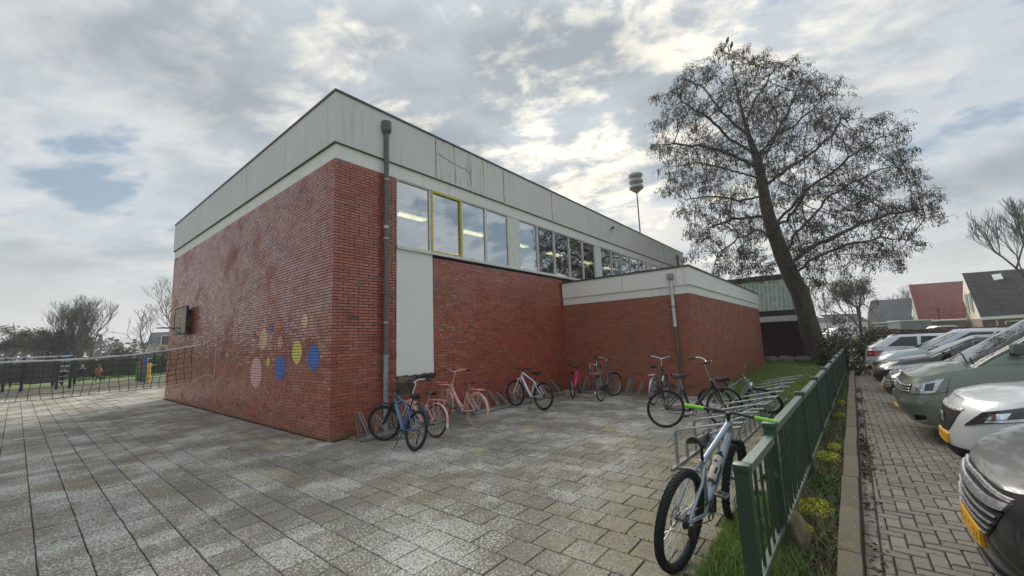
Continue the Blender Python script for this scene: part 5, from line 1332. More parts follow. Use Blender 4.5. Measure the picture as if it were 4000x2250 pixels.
# 6 ice blue car
c = Car('pale ice-blue car with long white-reflecting windscreen behind the black hatchback', (.62, 17.9, 0), spec(W=1.84, H=1.60, ztop=[(0, .80), (.25, .88), (.6, .94), (1.15, 1.02), (1.6, 1.03), (3.2, 1.06), (4.3, 1.08)]), 'paint_iceblue'); glazing(c)
c.patch('grille', [(0, .5), (.4, .52), (.5, .7), (0, .7)], 'trim_black'); c.patch('headlight', [(.55, .66), (.97, .72), (1.06, .86), (.58, .80)], 'lamp_clear'); c.hoodseam(); c.plate(0, .46, 'G-118-VD'); c.mirror(1.38, 1.03, 'paint_iceblue')
# 7 estate parked tail-in
EST = spec(L=4.75, W=1.82, H=1.48, roofmid=2.8, wheels=(.9, 3.7), ztop=[(0, .72), (.25, .80), (.6, .86), (1.2, .94), (1.7, .96), (3.4, .99), (4.75, 1.01)], xr=[(0, .08), (.25, .0), (.5, .03), (.8, .07), (1, .16)], Dr=.35, cab=dict(x0b=1.15, x0t=2.05, x1b=4.62, x1t=4.05, wb=.935, wt=.74, drop=.06))
c = Car('white estate car parked tail-in with red rear lamps, last in the row', (.5+4.75, 20.6, 0), EST, 'paint_white', rot=pi)
c.patch('windscreen', [(0, .03), (.8, .03), (.78, .93), (0, .93)], 'car_glass', c.G); 
for a, b_ in ((.05, .32), (.345, .62), (.645, .93)): c.patch('side_window', [(1+a, .10), (1+b_, .10), (1+b_-.02, .88), (1+a+.02, .88)], 'car_glass', c.G)
c.patch('window_trim', [(1.04, .055), (1.95, .055), (1.95, .085), (1.04, .085)], 'chrome', c.G, nv=2); c.patch('rear_window', [(2.42, .15), (3, .15), (3, .85), (2.48, .85)], 'car_glass', c.G, nu=14)
c.patch('tail_lamp', [(2.02, .62), (2.62, .62), (2.60, .88), (1.97, .88)], 'lamp_red', off=.008, nu=14); c.patch('tail_lamp_lens', [(2.3, .70), (2.5, .70), (2.5, .78), (2.3, .78)], 'lamp_clear', off=.012)
c.patch('bumper_strip', [(1.9, .06), (3, .06), (3, .22), (1.9, .2)], 'trim_grey', off=.006, nu=14); c.seam([(1.98, .42), (3, .42)]); MB().bbox((4.12, 0, 1.41), (.22, 1.1, .03), .012).build('roof_spoiler', 'trim_black', c.root)
for s_ in (-1, 1): MB().tube([(2.2, .56*s_, 1.44), (2.4, .57*s_, 1.475), (3.7, .56*s_, 1.46), (3.9, .55*s_, 1.42)], .014, 6).build('roof_rail', 'trim_black', c.root)
# cars beyond the hedge

# ------------------------------------------------------------------ trees
def m_bark(name, c1, c2, sc_=6.):
    mt, g, b = new_mat(name); p = g.pos(); q = g.scale(p, (1, 1, .28))
    n_ = g.noise(q, sc_*2.2, 8, .72, .8); c = g.mix(g.ramp(n_, .35, .65), (*c1, 1), (*c2, 1))
    c = g.mix(g.ramp(g.noise(p, 2.4, 5), .52, .7, 0, .55), c, (.105, .10, .05, 1))
    g.set(b, 'Base Color', c); g.set(b, 'Roughness', .95); g.set(b, 'Normal', g.bump(n_, 1., .05))
m_bark('bark_alder', (.045, .036, .028), (.14, .115, .09)); m_bark('bark_twig', (.045, .037, .031), (.10, .085, .07), 20); m_bark('bark_grey', (.06, .055, .048), (.13, .12, .10))
m_leaf('catkin', (.032, .020, .014), (.085, .052, .03), .8); m_leaf('olive_leaf', (.05, .06, .028), (.10, .11, .05)); m_leaf('evergreen', (.035, .05, .028), (.085, .105, .055)); m_leaf('brown_leaf', (.055, .038, .022), (.12, .085, .05)); m_leaf('beech_leaf', (.085, .022, .018), (.19, .055, .04)); m_leaf('moss_clump', (.05, .055, .02), (.09, .09, .035)); m_leaf('white_bloom', (.55, .55, .42), (.75, .74, .6))
def tube_np(segs, n=5):
    """segs: list of (p0,p1,r0,r1) -> arrays of quads"""
    P0 = np.array([s_[0] for s_ in segs]); P1 = np.array([s_[1] for s_ in segs]); r0 = np.array([s_[2] for s_ in segs]); r1 = np.array([s_[3] for s_ in segs])
    d_ = P1-P0; d_ /= np.maximum(np.linalg.norm(d_, axis=1, keepdims=True), 1e-9)
    ref = np.where(np.abs(d_[:, 2:3]) < .9, np.array([[0, 0, 1.]]), np.array([[1., 0, 0]])); a = np.cross(d_, ref); a /= np.linalg.norm(a, axis=1, keepdims=True); b = np.cross(d_, a)
    V = np.zeros((len(segs), 2*n, 3))
    for j in range(n):
        th = 2*pi*j/n; e = a*cos(th)+b*sin(th); V[:, j] = P0+e*r0[:, None]; V[:, n+j] = P1+e*r1[:, None]
    base = (np.arange(len(segs))*2*n)[:, None]; Fq = []
    for j in range(n): Fq.append(base+np.array([[j, (j+1) % n, n+(j+1) % n, n+j]]))
    return V.reshape(-1, 3), np.stack(Fq, 1).reshape(-1, 4)
def spindles(C, length, width, rng, droop=1.):
    """hanging catkin clusters: 3-sided spindles"""
    n = len(C); C = np.asarray(C); L = length*rng.uniform(.6, 1.3, (n, 1)); W = width*rng.uniform(.7, 1.3, (n, 1))
    dn = np.stack([rng.normal(0, .28, n), rng.normal(0, .28, n), -np.ones(n)*droop], 1); dn /= np.linalg.norm(dn, axis=1, keepdims=True)
    a = np.cross(dn, np.array([[1., .3, 0]])); a /= np.linalg.norm(a, axis=1, keepdims=True); b = np.cross(dn, a)
    V = np.zeros((n, 5, 3)); V[:, 0] = C; V[:, 4] = C+dn*L; ph = rng.uniform(0, 6, (n, 1))
    for j in range(3): V[:, 1+j] = C+dn*L*.5+(a*np.cos(ph+2.094*j)+b*np.sin(ph+2.094*j))*W
    base = (np.arange(n)*5)[:, None]; Fs = [base+np.array([[0, 1+j, 1+(j+1) % 3]]) for j in range(3)]+[base+np.array([[4, 1+(j+1) % 3, 1+j]]) for j in range(3)]
    return V.reshape(-1, 3), np.stack(Fs, 1).reshape(-1, 3)
def leaves(C, size, rng, flat=.0):
    n = len(C); C = np.asarray(C); u = rng.normal(0, 1, (n, 3)); u[:, 2] *= 1-flat; u /= np.linalg.norm(u, axis=1, keepdims=True); w_ = rng.normal(0, 1, (n, 3)); v = np.cross(u, w_); v /= np.linalg.norm(v, axis=1, keepdims=True)
    s_ = size*rng.uniform(.6, 1.4, (n, 1)); V = np.stack([C-u*s_, C-v*s_*.45, C+u*s_, C+v*s_*.45], 1); base = (np.arange(n)*4)[:, None]
    return V.reshape(-1, 3), (base+np.array([[0, 1, 2, 3]]))
# the big leaning alder
D0 = 22.0; K = .897
def tp(x, y, dd=0.): 
    p = at_depth(2500+x*K, 100+y*K, D0+dd); return np.array(p[:])
trunk = [(780, 1462), (745, 1340), (705, 1190), (640, 1050), (592, 930), (552, 800), (532, 690), (512, 590), (474, 480), (440, 360), (415, 250), (402, 190)]
trr = [.60, .47, .42, .40, .35, .30, .26, .22, .13, .07, .03, .014]
limbs = [([(672, 1085), (760, 1010), (900, 952), (1050, 920), (1160, 935)], -1.), ([(652, 1038), (730, 970), (850, 920), (960, 862), (1085, 822), (1230, 800)], 1.5), ([(640, 985), (680, 900), (750, 830), (820, 742), (900, 700), (1010, 640)], .2), ([(592, 858), (662, 790), (742, 702), (840, 640), (930, 560), (1060, 480)], -1.8),
    ([(552, 690), (642, 622), (742, 560), (832, 480), (880, 400)], 1.8), ([(512, 565), (582, 482), (682, 430), (782, 330)], -.8), ([(542, 832), (470, 836), (400, 842), (300, 880)], -1.2), ([(556, 922), (520, 882), (430, 930), (340, 990)], 1.4), ([(502, 660), (432, 642), (380, 622), (250, 600), (140, 612)], .8),
    ([(494, 552), (384, 492), (300, 400), (180, 330)], -1.5), ([(476, 485), (352, 372), (284, 270), (200, 240)], 1.2), ([(455, 420), (500, 330), (560, 240), (600, 160)], .5), ([(520, 620), (400, 560), (260, 520), (110, 520)], -2.4), ([(575, 880), (640, 850), (700, 770), (720, 700)], -3.), ([(536, 740), (430, 760), (300, 740), (200, 760)], 2.6), ([(500, 570), (560, 540), (640, 380), (700, 250)], 2.8)]
crown = [(375, 100), (450, 92), (500, 130), (560, 108), (640, 140), (760, 160), (770, 220), (900, 260), (915, 350), (1000, 390), (1150, 400), (1160, 500), (1220, 620), (1330, 740), (1300, 840), (1220, 880), (1235, 970), (1110, 1050), (1000, 1060), (860, 1085), (760, 1150), (715, 1100), (640, 1000), (560, 1075), (420, 1105), (350, 1080), (230, 1030), (200, 900), (180, 800), (110, 720), (90, 620), (55, 520), (70, 440), (65, 330), (130, 240), (250, 190), (310, 130)]
def inpoly(x, y, P):
    c = False; j = len(P)-1
    for i in range(len(P)):
        if (P[i][1] > y) != (P[j][1] > y) and x < (P[j][0]-P[i][0])*(y-P[i][1])/(P[j][1]-P[i][1])+P[i][0]: c = not c
        j = i
    return c
rng = np.random.default_rng(3)
nodes, par, rad0 = [], [], []
def addpath(pts, dd, root=-1):
    last = root; 
    for i in range(len(pts)-1):
        for k in range(4 if i or root < 0 else 4):
            t = k/4; x = pts[i][0]*(1-t)+pts[i+1][0]*t; y = pts[i][1]*(1-t)+pts[i+1][1]*t; f = (i+t)/(len(pts)-1)
            nodes.append(tp(x+rng.normal(0, 3 if root >= 0 else 0), y+rng.normal(0, 3 if root >= 0 else 0), dd*min(1, f*1.3))); par.append(last); last = len(nodes)-1
    nodes.append(tp(*pts[-1], dd)); par.append(last); return len(nodes)-1
addpath(trunk, 0.); ntrunk = len(nodes)
for lp, dd in limbs:
    p0 = tp(*lp[0]); k0 = int(np.argmin([np.linalg.norm(nodes[i]-p0) for i in range(ntrunk)])); addpath([( (lp[0][0]), lp[0][1])]+lp[1:], dd, k0)
att = []
while len(att) < 10500:
    x, y = rng.uniform(20, 1365), rng.uniform(70, 1180)
    if not inpoly(x+26*sin(y*.061+x*.013)+14*sin(y*.15), y+26*sin(x*.055+y*.017)+14*sin(x*.13), crown): continue
    cl_ = sin(x*.021+1.3*sin(y*.017))*sin(y*.026+1.1*sin(x*.013)+.8)
    if rng.random() > .62+.6*cl_: continue
    cx_ = 400+(y-100)*.32; hw = 330+min(1, (y-80)/500)*330
    dep = 4.6*sqrt(max(.05, 1-((x-cx_)/ (hw+120))**2)); z_ = rng.uniform(-1, 1); att.append(tp(x, y, dep*np.sign(z_)*abs(z_)**.8))
att = np.array(att); ND = np.array(nodes); alive = np.ones(len(att), bool); near_i = np.zeros(len(att), int); near_d = np.full(len(att), 1e9)
for i0 in range(0, len(ND)):
    d_ = np.linalg.norm(att-ND[i0], axis=1); m_ = d_ < near_d; near_d[m_] = d_[m_]; near_i[m_] = i0
STEP = .30
for it in range(52):
    act = alive & (near_d < 4.5)
    if not act.any(): break
    vec = att-ND[near_i]; vec /= np.maximum(np.linalg.norm(vec, axis=1, keepdims=True), 1e-6); acc = {}
    for k in np.nonzero(act)[0]:
        i_ = near_i[k]; acc[i_] = acc.get(i_, 0)+vec[k]
    newp = []
    for i_, v_ in acc.items():
        v_ = v_+rng.normal(0, .16, 3)+np.array([0, 0, .05]); v_ = v_/np.linalg.norm(v_); newp.append(ND[i_]+v_*STEP); par.append(int(i_))
    s0 = len(ND); newp = np.array(newp); ND = np.vstack([ND, newp])
    D_ = np.linalg.norm(att[:, None, :]-newp[None], axis=2); jm = D_.argmin(1); dm = D_[np.arange(len(att)), jm]; m_ = dm < near_d; near_d[m_] = dm[m_]; near_i[m_] = s0+jm[m_]; alive &= near_d > .29
Nn = len(ND); child = np.zeros(Nn); r2 = np.zeros(Nn); kids = [0]*Nn
for i in range(Nn-1, 0, -1):
    if r2[i] == 0: r2[i] = .0054**2.03
    p_ = par[i]
    if p_ >= 0: r2[p_] += r2[i]; kids[p_] += 1
rad = r2**(1/2.03)
tl = np.linspace(0, 1, ntrunk); rt_ = np.interp(np.linspace(0, len(trr)-1, ntrunk), range(len(trr)), trr); rad[:ntrunk] = np.maximum(rt_, .02)
segs, thin = [], []
for i in range(1, Nn):
    p_ = par[i]
    if p_ < 0: continue
    if i < ntrunk: continue
    r0 = min(rad[p_], rad[i]*1.5) if p_ < ntrunk else rad[p_]
    r0 = min(r0, rad[i]*1.6+.004)
    (segs if rad[i] > .022 else thin).append((ND[p_], ND[i], r0, rad[i]))
tips = [i for i in range(ntrunk, Nn) if kids[i] == 0]; cat_pos = []
for i in range(ntrunk, Nn):
    if rad[i] > .02: continue
    base = ND[i]; nt_ = 3 if kids[i] == 0 else (1 if rng.random() < .6 else 0)
    for k in range(nt_):
        d_ = rng.normal(0, 1, 3); d_[2] = abs(d_[2])*.2-.35; d_ /= np.linalg.norm(d_); L_t = rng.uniform(.18, .42); mid = base+d_*L_t*.5+np.array([0, 0, .05]); end = base+d_*L_t+np.array([0, 0, -.08])
        thin.append((base, mid, .0085, .007)); thin.append((mid, end, .007, .004))
        for q in range(rng.integers(1, 5)): cat_pos.append(base+(end-base)*rng.uniform(.3, 1)+rng.normal(0, .02, 3))
tb = at_depth(3190, 1411, D0)
alder = thing('alder_tree', 'tall leaning bare alder full of catkins on the lawn', 'tree', (0, 0, 0))
tk = MB(); tpts = [Vector(ND[i]) for i in range(ntrunk)]; tpts[0].z = -.1
tk.tube(tpts, [float(r_)*(1+.04*sin(i*1.9)) for i, r_ in enumerate(rad[:ntrunk])], 18)
for k in range(7):    # root flare
    th = k*.9; b0 = tpts[0]+Vector((cos(th)*.42, sin(th)*.42, .1)); tk.tube([tpts[0]+Vector((0, 0, 1.3))+(tpts[3]-tpts[0])*.05, tpts[0]+Vector((cos(th)*.38, sin(th)*.38, .55)), tpts[0]+Vector((cos(th)*.8, sin(th)*.8, -.05))], [.28, .25, .12], 8)
tk.build('trunk', 'bark_alder', alder)
bp = tp(775, 1330, -.5); tag(rock(MB(), (0, 0, 0), (.16, .14, .2), 7).build('burr', 'bark_alder', alder, loc=Vector(tp(772, 1325, -.1))))
V, Fq = tube_np(segs, 7); np_mesh('limbs', V, Fq, 'bark_alder', alder, 'stuff')
V, Fq = tube_np(thin, 4); np_mesh('twigs', V, Fq, 'bark_twig', alder, 'stuff')
V, Fq = spindles(np.array(cat_pos), .15, .017, rng); np_mesh('crown', V, Fq, 'catkin', alder, 'stuff', 3)
print('alder nodes', Nn, 'catkins', len(cat_pos))
# two birds on the topmost twigs
mat('bird_dark', (.02, .02, .022), .6)
for k, (x, y) in enumerate(((380, 66), (398, 86))):
    p = Vector(tp(x, y)); o = MB().lathe([(.01, -.16), (.035, -.13), (.075, -.04), (.08, .04), (.05, .10), (.055, .13), (.045, .17), (.012, .20)], (0, 0, 0), (.35, 0, 1), 10).tube([(-.04, 0, -.1), (-.12, 0, -.32)], [.035, .02], 5).tube([(.06, 0, .17), (.115, 0, .16)], [.014, .003], 5)
    tag(o.build('bird', 'bird_dark', None, loc=p), ('upper', 'lower')[k]+' dark bird perched on the top twig of the leaning tree', 'bird', 'birds on the tree top')
V, Fq = tube_np([(tp(388, 110), tp(382, 72), .02, .008), (tp(396, 112), tp(400, 92), .018, .008), (tp(385, 100), tp(378, 90), .012, .008)], 5); np_mesh('top_twigs', V, Fq, 'bark_twig', alder)

def bare_tree(name, label, base, H, spread, seed, levels=5, r0=.16, stems=1, mt='bark_grey', up_=.25, twig=.006, group=None, fol=None, fol_n=0, fol_s=.08, clear=.28):
    r_ = np.random.default_rng(seed); segs = []; ends = []
    def grow(p, d_, L, r, lv):
        n = 3; q = p
        for k in range(n):
            d2 = d_+r_.normal(0, .13, 3)+np.array([0, 0, .04*lv]); d2 /= np.linalg.norm(d2); q2 = q+d2*L/n; ra, rb = r*(1-.28*k/n), r*(1-.28*(k+1)/n); segs.append((q, q2, ra, rb)); q = q2; d_ = d2
            if lv < levels and k > 0 and r_.random() < .8: side(q, d_, L*.62, rb*.6, lv+1)
        if lv < levels:
            for k in range(2): side(q, d_, L*r_.uniform(.62, .82), r*.62, lv+1)
        else: ends.append(q)
    def side(p, d_, L, r, lv):
        e = r_.normal(0, 1, 3); e -= d_*e.dot(d_); e /= np.linalg.norm(e); a = r_.uniform(.35, .85)*spread; d2 = d_*cos(a)+e*sin(a)+np.array([0, 0, up_*.4]); d2 /= np.linalg.norm(d2); grow(p, d2, L, max(r, twig), lv)
    for k in range(stems):
        d_ = np.array([r_.normal(0, .12*(stems > 1)*2+.03), r_.normal(0, .12*(stems > 1)*2+.03), 1.]); d_ /= np.linalg.norm(d_); b0 = np.array([base[0]+r_.normal(0, .2*(stems > 1)), base[1]+r_.normal(0, .2*(stems > 1)), base[2]-.05])
        grow(b0, d_, H*clear, r0*(1 if k == 0 else .8), 0)
    P = np.array([s_[1] for s_ in segs]); zmax = P[:, 2].max()-base[2]; f = H/zmax; B = np.array(base)
    segs = [((a-B)*f+B, (b-B)*f+B, c*.9, d_*.9) for a, b, c, d_ in segs]
    root = thing(name, label, 'tree', base, None, group); B = np.array(base)
    thick = [(a-B, b-B, c, d_) for a, b, c, d_ in segs if c > .03]; thn = [(a-B, b-B, max(c, twig), max(d_, twig*.7)) for a, b, c, d_ in segs if c <= .03]
    V, Fq = tube_np(thick, 6); np_mesh('trunk', V, Fq, mt, root)
    V, Fq = tube_np(thn, 3); np_mesh('crown', V, Fq, 'bark_twig' if mt == 'bark_grey' else mt, root, 'stuff')
    if fol:
        E = np.array([(e-np.array(base))*f for e in ends]); idx = r_.integers(0, len(E), fol_n); C = E[idx]+r_.normal(0, .22, (fol_n, 3)); V, Fq = leaves(C, fol_s, r_); np_mesh('leaves', V, Fq, fol, root, 'stuff')
    return root
def shrub(name, label, base, size, seed, mt='brown_leaf', n=2500, ls=.07, stems=14, cat='shrub', group=None, smt='bark_twig'):
    r_ = np.random.default_rng(seed); root = thing(name, label, cat, base, None, group); C = []; segs = []
    cl = r_.normal(0, .42, (22, 3)); cl[:, 2] = np.abs(cl[:, 2])+.25
    for k in range(n):
        c = cl[r_.integers(0, 22)]+r_.normal(0, .2, 3); c[2] = abs(c[2]); C.append(c*np.array(size))
    for k in range(stems*4):
        e = cl[r_.integers(0, 22)]+r_.normal(0, .25, 3); e[2] = abs(e[2])*1.05; a = np.array([e[0]*.2, e[1]*.2, 0]); m_ = (a+e)/2+r_.normal(0, .08, 3); segs += [(a*np.array(size), m_*np.array(size), .014, .009), (m_*np.array(size), e*np.array(size), .009, .004)]
    V, Fq = tube_np(segs, 4); np_mesh('branches', V, Fq, smt, root); V, Fq = leaves(C, ls, r_); np_mesh('foliage', V, Fq, mt, root, 'stuff'); return root
def at_ground(u, depth, z=0.): 
    """ground point under image column u at a depth"""
    p = at_depth(u, 1300, depth); return (p.x, p.y, z)
# ------------------------------------------------------------------ playground on the left
mat('play_dark', (.035, .035, .04), .6); mat('play_panel', (.07, .066, .07), .7, var=.2); mat('play_white', (.60, .60, .60), .5); mat('play_blue', (.02, .06, .13), .5)
mat('pole_green', (.05, .25, .08), .45); mat('pole_red', (.16, .02, .03), .45); mat('pole_blue', (.02, .13, .30), .45); mat('pole_yellow', (.70, .42, .01), .45)
cf = thing('climbing_frame', 'dark climbing frame with grey panel and white ladder rungs behind the net', 'climbing frame', (-36.2, 0, 0))
pp = [(-.6, -.35), (.05, .31), (.7, 1.6), (.72, 2.12), (-.3, -2.2)]
for x, y in pp: MB().bbox((0, 0, .93), (.13, .13, 1.9), .02).build('post', 'play_dark', cf, loc=(x, y, 0))
MB().prism([(.02, .4, .4), (.68, 1.52, .4), (.68, 1.52, 1.72), (.02, .4, 1.72)], (-.06, .03, 0)).build('panel', 'play_panel', cf, smooth=False)
for a_, b_ in ((pp[0], pp[1]), (pp[1], pp[2]), (pp[2], pp[3]), (pp[4], pp[0])): MB().tube([(a_[0], a_[1], 1.86), (b_[0], b_[1], 1.86)], .035, 8).build('top_bar', 'play_white', cf)
for k in range(5): MB().tube([(.7, 1.6, .42+k*.29), (.72, 2.12, .42+k*.29)], .028, 8).build('rung', 'play_white', cf)
for k in range(6): MB().tube([(-.6, -.35, .5+k*.2), (.05, .31, .5+k*.2)], .02, 6).build('climbing_bar', 'play_dark', cf)
MB().prism([(0, 0, 0), (0, .8, 0), (0, .4, .45)], (-.9, 0, 0)).build('slide_roof', 'play_blue', cf, smooth=False, loc=(-3.6, 1.6, 1.75)); MB().prism([(-.0, 0, 0), (0, .12, 0), (-.6, .12, 1.0), (-.6, 0, 1.0)], (0, .02, 0)).build('slide_side', 'play_dark', cf, smooth=False, loc=(-3.2, 1.2, 1.2))
for x in (-3.7, -4.4):
    for y in (1.65, 2.6): MB().bbox((0, 0, .85), (.1, .1, 1.75), .015).build('post', 'play_dark', cf, loc=(x, y, 0))
for nm, x, y, h, mt_ in (('green', -37.36, 5.32, 1.27, 'pole_green'), ('dark red', -36.5, 5.37, 1.55, 'pole_red'), ('blue', -35.5, 5.38, 1.64, 'pole_blue'), ('yellow', -34.84, 5.48, 1.22, 'pole_yellow')):
    t_ = thing('play_pole', nm+' upright play pole next to the hall corner beyond the net', 'pole', (x, y, 0), None, 'coloured play poles')
    MB().lathe([(.10, 0), (.10, h-.05), (.085, h), (.03, h+.015)], (0, 0, 0), n=16).build('pole', mt_, t_); MB().tube([(0, 0, h-.12), (.1, .3, h-.13)], .02, 6).build('peg', 'play_white', t_)
yf = thing('yard_fence', 'dark vertical-bar fence along the far edge of the play yard', 'fence', (-43.2, 0, 0))
for z in (.12, 1.1): MB().box((0, 0, z), (.04, 34, .05)).build('rail', 'play_dark', yf, smooth=False, loc=(0, 0, 0))
for k in range(15): MB().box((0, 0, .6), (.07, .07, 1.25)).build('post', 'play_dark', yf, smooth=False, loc=(0, -15.5+2.2*k, 0))
bm_ = MB().box((0, 0, .6), (.02, .02, 1.0)).build('bar', 'play_dark', yf, smooth=False, loc=(0, -15, 0))
for k in range(1, 230):
    o = bm_.copy(); COL.objects.link(o); o.parent = yf; o.location = (0, -15+k*.14, 0)

# children far off behind the net
mat('skin', (.45, .28, .20), .6); mat('coat_navy', (.022, .026, .04), .8); mat('coat_ochre', (.33, .14, .05), .8); mat('hat_grey', (.40, .37, .34), .9); mat('trousers_grey', (.22, .23, .24), .8); mat('trousers_dark', (.025, .024, .026), .8); mat('hair_brown', (.12, .07, .04), .8); mat('shoe', (.03, .03, .03), .6)
def child(label, loc, rz, H, coat, legs, hat, stride=.12, arm=.1):
    root = thing('person', label, 'person', loc, rz, 'children in the play yard'); k = H/1.2
    J = dict(p=(0, 0, .60), s=(0, 0, .78), c=(.01, 0, .93), n=(.01, 0, 1.0), h=(.03, 0, 1.06), t=(.03, 0, 1.17), lh=(0, .07, .57), lk=(.06, .075, .32), la=(stride, .075, .06), lf=(stride+.11, .08, .03), rh=(0, -.07, .57), rk=(.02, -.075, .32), ra=(-stride, -.075, .07), rf=(-stride+.10, -.08, .03), ls=(0, .13, .94), le=(-.02+arm*.2, .19, .77), lw=(.05+arm, .19, .62), lq=(.07+arm, .185, .56), rs=(0, -.13, .94), re=(-.03, -.19, .77), rw=(.04, -.2, .62), rq=(.06, -.2, .56))
    rd = dict(p=.09, s=.095, c=.10, n=.05, h=.085, t=.075, lh=.075, lk=.052, la=.036, lf=.03, rh=.075, rk=.052, ra=.036, rf=.03, ls=.055, le=.042, lw=.03, lq=.03, rs=.055, re=.042, rw=.03, rq=.03)
    E_ = [('p', 's'), ('s', 'c'), ('c', 'n'), ('n', 'h'), ('h', 't'), ('p', 'lh'), ('lh', 'lk'), ('lk', 'la'), ('la', 'lf'), ('p', 'rh'), ('rh', 'rk'), ('rk', 'ra'), ('ra', 'rf'), ('c', 'ls'), ('ls', 'le'), ('le', 'lw'), ('lw', 'lq'), ('c', 'rs'), ('rs', 're'), ('re', 'rw'), ('rw', 'rq')]
    ks = list(J); me = bpy.data.meshes.new('body'); me.from_pydata([Vector(J[a])*k for a in ks], [(ks.index(a), ks.index(b)) for a, b in E_], []); o = bpy.data.objects.new('body', me); COL.objects.link(o)
    md = o.modifiers.new('s', 'SKIN'); o.modifiers.new('d', 'SUBSURF').levels = 1
    for i, a in enumerate(ks): me.skin_vertices[0].data[i].radius = (rd[a]*k, rd[a]*k); me.skin_vertices[0].data[i].use_root = (a == 'p')
    dg = bpy.context.evaluated_depsgraph_get(); m2 = bpy.data.meshes.new_from_object(o.evaluated_get(dg)); o.modifiers.clear(); o.data = m2; o.parent = root
    for mt_ in ('skin', legs, 'shoe'): m2.materials.append(MATS[mt_])
    for p_ in m2.polygons: z = p_.center.z/k; p_.material_index = 2 if z < .065 else (1 if z < .62 else 0); p_.use_smooth = True
    b = MB().lathe([(.125*k, .46*k), (.135*k, .5*k), (.125*k, .7*k), (.135*k, .85*k), (.12*k, .95*k), (.06*k, 1.0*k)], (0, 0, 0), n=16)
    for s_ in 'lr': b.tube([Vector(J[s_+'s'])*k, Vector(J[s_+'e'])*k, Vector(J[s_+'w'])*k], [.066*k, .056*k, .046*k], 8)
    b.build('coat', coat, root)
    MB().lathe([(.088*k, 1.10*k), (.094*k, 1.13*k), (.085*k, 1.2*k), (.04*k, 1.235*k), (.02*k, 1.25*k)], (.02*k, 0, 0), n=14).build('hat' if hat != 'hair_brown' else 'hair', hat, root)
    for s_ in (1, -1): MB().lathe([(.011*k, -.006), (.004, .006)], (.108*k, .03*k*s_, 1.085*k), (1, 0, 0), 8).build('eye', 'ink', root)
    MB().lathe([(.012*k, -.01), (.004, .018)], (.108*k, 0, 1.06*k), (1, 0, 0), 8).build('nose', 'skin', root)
child('child in a dark coat and pale hat walking behind the net', (-41.9, 3.05, 0), radians(200), 1.2, 'coat_navy', 'trousers_grey', 'hat_grey')
child('child in an ochre jacket walking behind the net', (-41.8, 3.85, 0), radians(20), 1.14, 'coat_ochre', 'trousers_dark', 'hair_brown', .15)
child('child in all dark clothes behind the white ladder rungs', (-38.6, 1.95, 0), radians(150), 1.2, 'trousers_dark', 'trousers_dark', 'hair_brown', .16)

# trees and hedges on the left
def hedge(name, label, p0, p1, h, th, mt, n, seed, ls=.09, cat='hedge'):
    p0, p1 = Vector(p0), Vector(p1); a = p1-p0; Lg = a.length; root = thing(name, label, cat, p0, math.atan2(a.y, a.x)); r_ = np.random.default_rng(seed)
    MB().bbox((Lg/2, 0, h*.46), (Lg, th*.7, h*.9), .1).build('core', MATS[mt], root)
    C = np.stack([r_.uniform(0, Lg, n), r_.choice([-1, 1], n)*th*.5*r_.uniform(.75, 1.12, n), r_.uniform(0, h, n)], 1); k = n//3; C[:k, 1] = r_.uniform(-th*.5, th*.5, k); C[:k, 2] = h*(.93+.1*r_.random(k)+.05*np.sin(C[:k, 0]*1.3))
    V, Fq = leaves(C, ls, r_); np_mesh('foliage', V, Fq, mt, root, 'stuff'); return root
hedge('hedge', 'dark clipped hedge beyond the play yard fence', (-52, -12, 0), (-52, 16, 0), 1.65, 1.4, 'evergreen', 9000, 1)
for k, (u, dep, H, sd, lab) in enumerate(((40, 46, 5.6, 3, 'olive bushy tree at the far left edge of the photo'), (170, 44, 5.0, 4, 'olive bushy tree between the left edge and the bare tree'), (290, 52, 5.5, 5, 'olive bushy tree half hidden behind the wide bare tree'))):
    bare_tree('bushy_tree', lab, at_ground(u, dep), H, 1.15, sd, 4, .13, 3, up_=.3, group='trees beyond the play yard', fol='olive_leaf', fol_n=9000, fol_s=.10, clear=.22)
bare_tree('bare_tree', 'wide many-stemmed bare tree behind the play yard', at_ground(345, 47), 9.3, .85, 12, 5, .15, 6, up_=.5, group='trees beyond the play yard', clear=.26, twig=.010)
bare_tree('bare_tree', 'slim bare tree with few branches beside the hall corner', at_ground(575, 44), 7.4, 1.0, 17, 4, .11, 1, up_=.35, group='trees beyond the play yard', clear=.3, twig=.009)
bare_tree('bare_tree', 'bare tree half hidden behind the left end of the hall', at_ground(705, 48), 11., 1.0, 19, 5, .14, 1, up_=.3, group='trees beyond the play yard', clear=.3, twig=.009)
for k, (u, dep, s_) in enumerate(((480, 43, (1.6, 1.6, 1.7)), (625, 42, (2.2, 2.2, 1.9)), (250, 45, (1.6, 1.6, 1.5)))):
    shrub('evergreen_shrub', ('dark evergreen shrub under the wide bare tree', 'dark evergreen shrub beside the hall corner', 'dark evergreen shrub left of the wide bare tree')[k], at_ground(u, dep), s_, 30+k, 'evergreen', 2600, .13, group='shrubs beyond the play yard')

